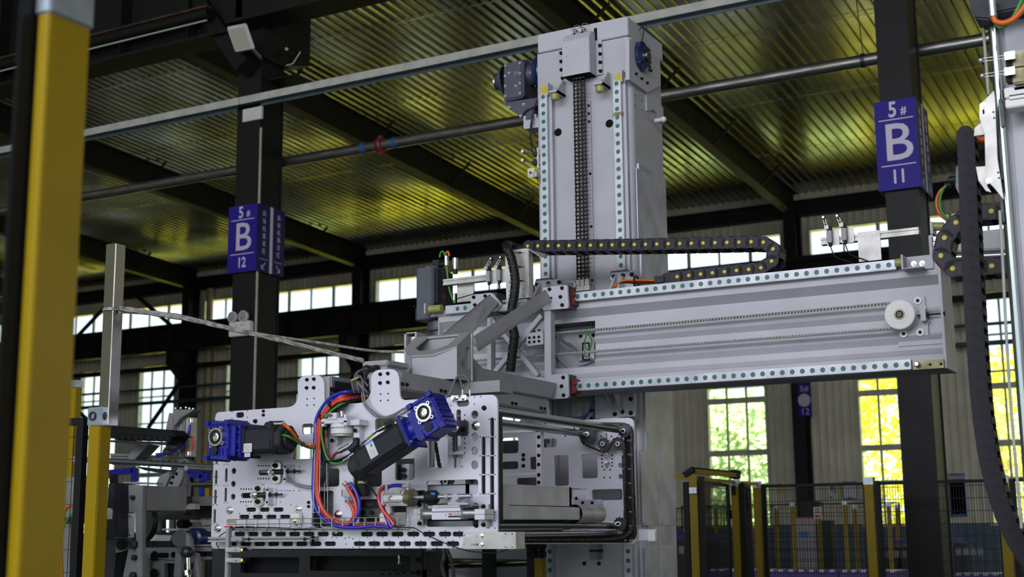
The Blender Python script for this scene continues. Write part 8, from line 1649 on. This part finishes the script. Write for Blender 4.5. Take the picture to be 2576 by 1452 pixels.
t = T('gate_rail', 'black and yellow gate arm on top of the first right fence post', 'arm', None, PY(1745, 1188, 9.7)); p, q = PY(1745, 1186, 9.72), PY(1853, 1196, 10.5); obj('arm_tube', MB().bar(p, q, .05, .035), 'yellow_post', t); obj('arm_edge', MB().bar(p+Vector((0, 0, .022)), q+Vector((0, 0, .022)), .052, .014), 'mesh_black', t); obj('arm_tube', MB().bar(PY(1690, 1199, 9.72), PY(1735, 1203, 9.72), .04, .03), 'yellow_post', t); b = MB(); b.bar(PY(1722, 1196, 9.7), PY(1745, 1180, 9.7), .05, .04); b.bar(PY(1843, 1192, 10.45), PY(1856, 1196, 10.5), .07, .065); obj('arm_head', b, 'mesh_black', t); obj('arm_rail', MB().bar(PY(1752, 1205, 9.8), PY(1905, 1218, 11.2), .03, .025), 'yellow_post', t)
obj('arm_cable', MB().tube(smooth([PY(x, y, 10.9) for x, y in ((1866, 1212), (1875, 1222), (1880, 1245), (1884, 1280))]), .012, 6), 'black_cable', t)
b_ = BX('lock_box', tuple(PY(1841, 1245, 10.58)), tuple(PY(1848, 1222, 10.58)+Vector((0, .02, 0))), 'rubber', t); BX('lock_box', tuple(PY(1826, 1306, 10.6)), tuple(PY(1836, 1283, 10.6)+Vector((0, .06, 0))), 'rubber', t)
far = [(1722, 1331, 22), (1767, 1275, 24), (1797, 1272, 22), (1866, 1277, 25), (1884, 1269, 23), (1950, 1276, 24), (1990, 1268, 22), (2058, 1300, 24), (2122, 1264, 21.5), (2148, 1274, 24), (2232, 1268, 22), (2253, 1272, 24)]
words = ['beside the column base', 'left of the tall window', 'in front of the left tall window', 'seen behind the second near post', 'seen behind the third near post', 'under the small yellow warning sign', 'left of the pale cabinet', 'beside the red-white notice', 'right of the pale cabinet with two clamps', 'just right of the clamped one', 'in front of the right tall window, left one', 'in front of the right tall window, right one']
for (x, y, Y), wd in zip(far, words): rpost('thin distant yellow fence post '+wd, x-3, y, Y, .06, True, False)
for i, (x0, x1, Y) in enumerate(((1715, 1990, 22.1), (1990, 2262, 22.1), (1700, 1950, 24.1))):
    a, c = PY(x0, 1275, Y), PY(x1, 1270, Y); mesh('mesh_panel', ('distant black mesh panel left of the small notice', 'distant black mesh panel right of the small notice', 'farthest black mesh panel by the window wall')[i], (a.x, Y), (c.x, Y), .1, 1.98, .06, .14, .0028)
# ---- things behind the fences
def sign_b(nm, lab, x0, y0, x1, y1_, Y, m, cat='sign', parts=()):
    t = T(nm, lab, cat, None, PY(x0, y1_, Y)); p, q = PY(x0, y0, Y), PY(x1, y1_, Y); BX('board', (p.x, Y, q.z), (q.x, Y+.02, p.z), m, t)
    for u0, v0, u1, v1, m2 in parts: BX('print_block', (p.x+(q.x-p.x)*u0, Y-.003, p.z+(q.z-p.z)*v1), (p.x+(q.x-p.x)*u1, Y, p.z+(q.z-p.z)*v0), m2, t)
    return t
Yb = YW-.1
t = T('warning_sign', 'small yellow triangular warning sign with caption on the far wall', 'sign', None, PY(1950, 1240, Yb)); obj('triangle', MB().prism([PY(1953, 1227, Yb), PY(1972, 1227, Yb), PY(1962, 1212, Yb)], (0, .01, 0)), 'warn_yellow', t); obj('triangle_mark', MB().prism([PY(1958, 1225, Yb-.01), PY(1967, 1225, Yb-.01), PY(1962, 1217, Yb-.01)], (0, .008, 0)), 'black_bolt', t); p, q = PY(1951, 1231, Yb), PY(1973, 1239, Yb); BX('caption', (p.x, Yb, q.z), (q.x, Yb+.01, p.z), 'warn_yellow', t)
sign_b('notice_board', 'white safety notice with small red and green marks on the far wall', 2080, 1210, 2107, 1256, Yb, 'label_white', 'poster', ((.1, .05, .6, .12, 'warn_yellow'), (.3, .25, .6, .55, 'print_red'), (.65, .3, .9, .7, 'print_grey'), (.2, .85, .5, .95, 'rail_green')))
sign_b('notice_board', 'grey-blue notice board right of the yellow strip on the far wall', 2118, 1212, 2157, 1256, Yb, 'board_blue', 'poster', ((.06, .06, .94, .94, 'label_white'), (.35, .88, .6, .98, 'rail_green'))); sign_b('yellow_strip', 'narrow yellow vertical strip between the two far notices', 2108, 1213, 2116, 1256, Yb-.02, 'warn_yellow', 'sign', ((.1, .02, .3, .98, 'warn_yellow'),))
sign_b('white_curtain', 'pale vertical sheet hanging at the edge of the tall window', 1910, 1232, 1930, 1316, Yb-.3, 'label_white', 'curtain', ((.85, 0, 1, 1, 'white_plastic'),)); sign_b('red_notice', 'small white and red notice tag hanging on the far fence', 2046, 1276, 2068, 1305, 20.5, 'label_white', 'sign', ((.1, .65, .85, .92, 'print_red'), (.15, .12, .8, .28, 'print_red'), (.15, .36, .8, .52, 'print_red')))
sign_b('wall_board', 'large blue-edged notice board on the wall right of the wide post', 2384, 1192, 2442, 1300, Yb, 'label_white', 'board', ((0, 0, .85, .06, 'board_blue'), (0, .075, .85, .10, 'print_red'), (0, .12, .85, 1, 'board_blue'), (.04, .14, .8, .94, 'label_white')))
t = sign_b('pale_cabinet', 'pale control cabinet with orange top edge behind the far fence', 1996, 1302, 2056, 1432, 26, 'grey_paint', 'cabinet', ((0, 0, 1, .025, 'orange_cable'), (.25, .28, .68, .38, 'label_blue'), (.05, .6, .95, .61, 'machine_grey')))
p, q = PY(2060, 1310, 26.2), PY(2096, 1432, 26.2); BX('dark_door', (p.x, 26.2, q.z), (q.x, 26.5, p.z), 'machine_dark', t); t = T('dark_monitor', 'dark box unit mounted on the wall column behind the fence', 'box', None, PY(2015, 1300, 28)); p, q = PY(2012, 1262, 28), PY(2062, 1300, 28); BX('box', (p.x, 28, q.z), (q.x, 28.3, p.z), 'machine_dark', t, .02)
for i, (x0, x1, y0, y1_, Y, m, lab) in enumerate(((1780, 2110, 1434, 1500, 16, 'purple_paint', 'purple machine bed along the bottom behind the right fence'), (2112, 2262, 1436, 1500, 15.5, 'purple_paint', 'purple machine bed section left of the wide steel post'), (2398, 2520, 1444, 1500, 15, 'purple_paint', 'purple machine bed section right of the wide steel post'))):
    t = T('purple_machine_bed', lab, 'machine', 'purple machine beds behind the fence', PY(x0, y1_, Y)); p, q = PY(x0, y0, Y), PY(x1, y1_, Y); BX('bed_side', (p.x, Y, 0.2), (q.x, Y+.6, p.z), m, t, .01)
    n = int((x1-x0)/24); s0 = None
    for k in range(n):
        xx = p.x+(q.x-p.x)*(k+.5)/n
        if s0 is None: s0 = BX('bed_roller', (xx-.02, Y-.01, p.z-.015), (xx+.03, Y+.02, p.z+.01), 'label_white', t)
        else: inst(s0, t, (xx, Y+.005, p.z-.0025))
for (x0, x1, y0, y1_, Y, lab) in ((2205, 2290, 1360, 1400, 24, 'low dark machine with pale plates behind the fence left of the wide post'), (2395, 2430, 1352, 1385, 24, 'small dark machine with purple sign plate right of the wide post'), (1700, 1850, 1345, 1440, 20, 'dark machine mass behind the first fence posts')):
    t = T('dark_machine', lab, 'machine', None, PY(x0, y1_, Y)); p, q = PY(x0, y0, Y), PY(x1, y1_, Y); BX('machine_body', (p.x, Y, .1), (q.x, Y+.5, p.z-.1), 'machine_dark', t, .02); BX('name_plate', (p.x, Y-.02, p.z-.09), (p.x+(q.x-p.x)*.9, Y, p.z), 'purple_paint', t)
    for k in range(4): BX('pale_plate', (p.x+.05+k*.12, Y-.02, p.z-.3), (p.x+.14+k*.12, Y, p.z-.18), 'machine_grey', t)
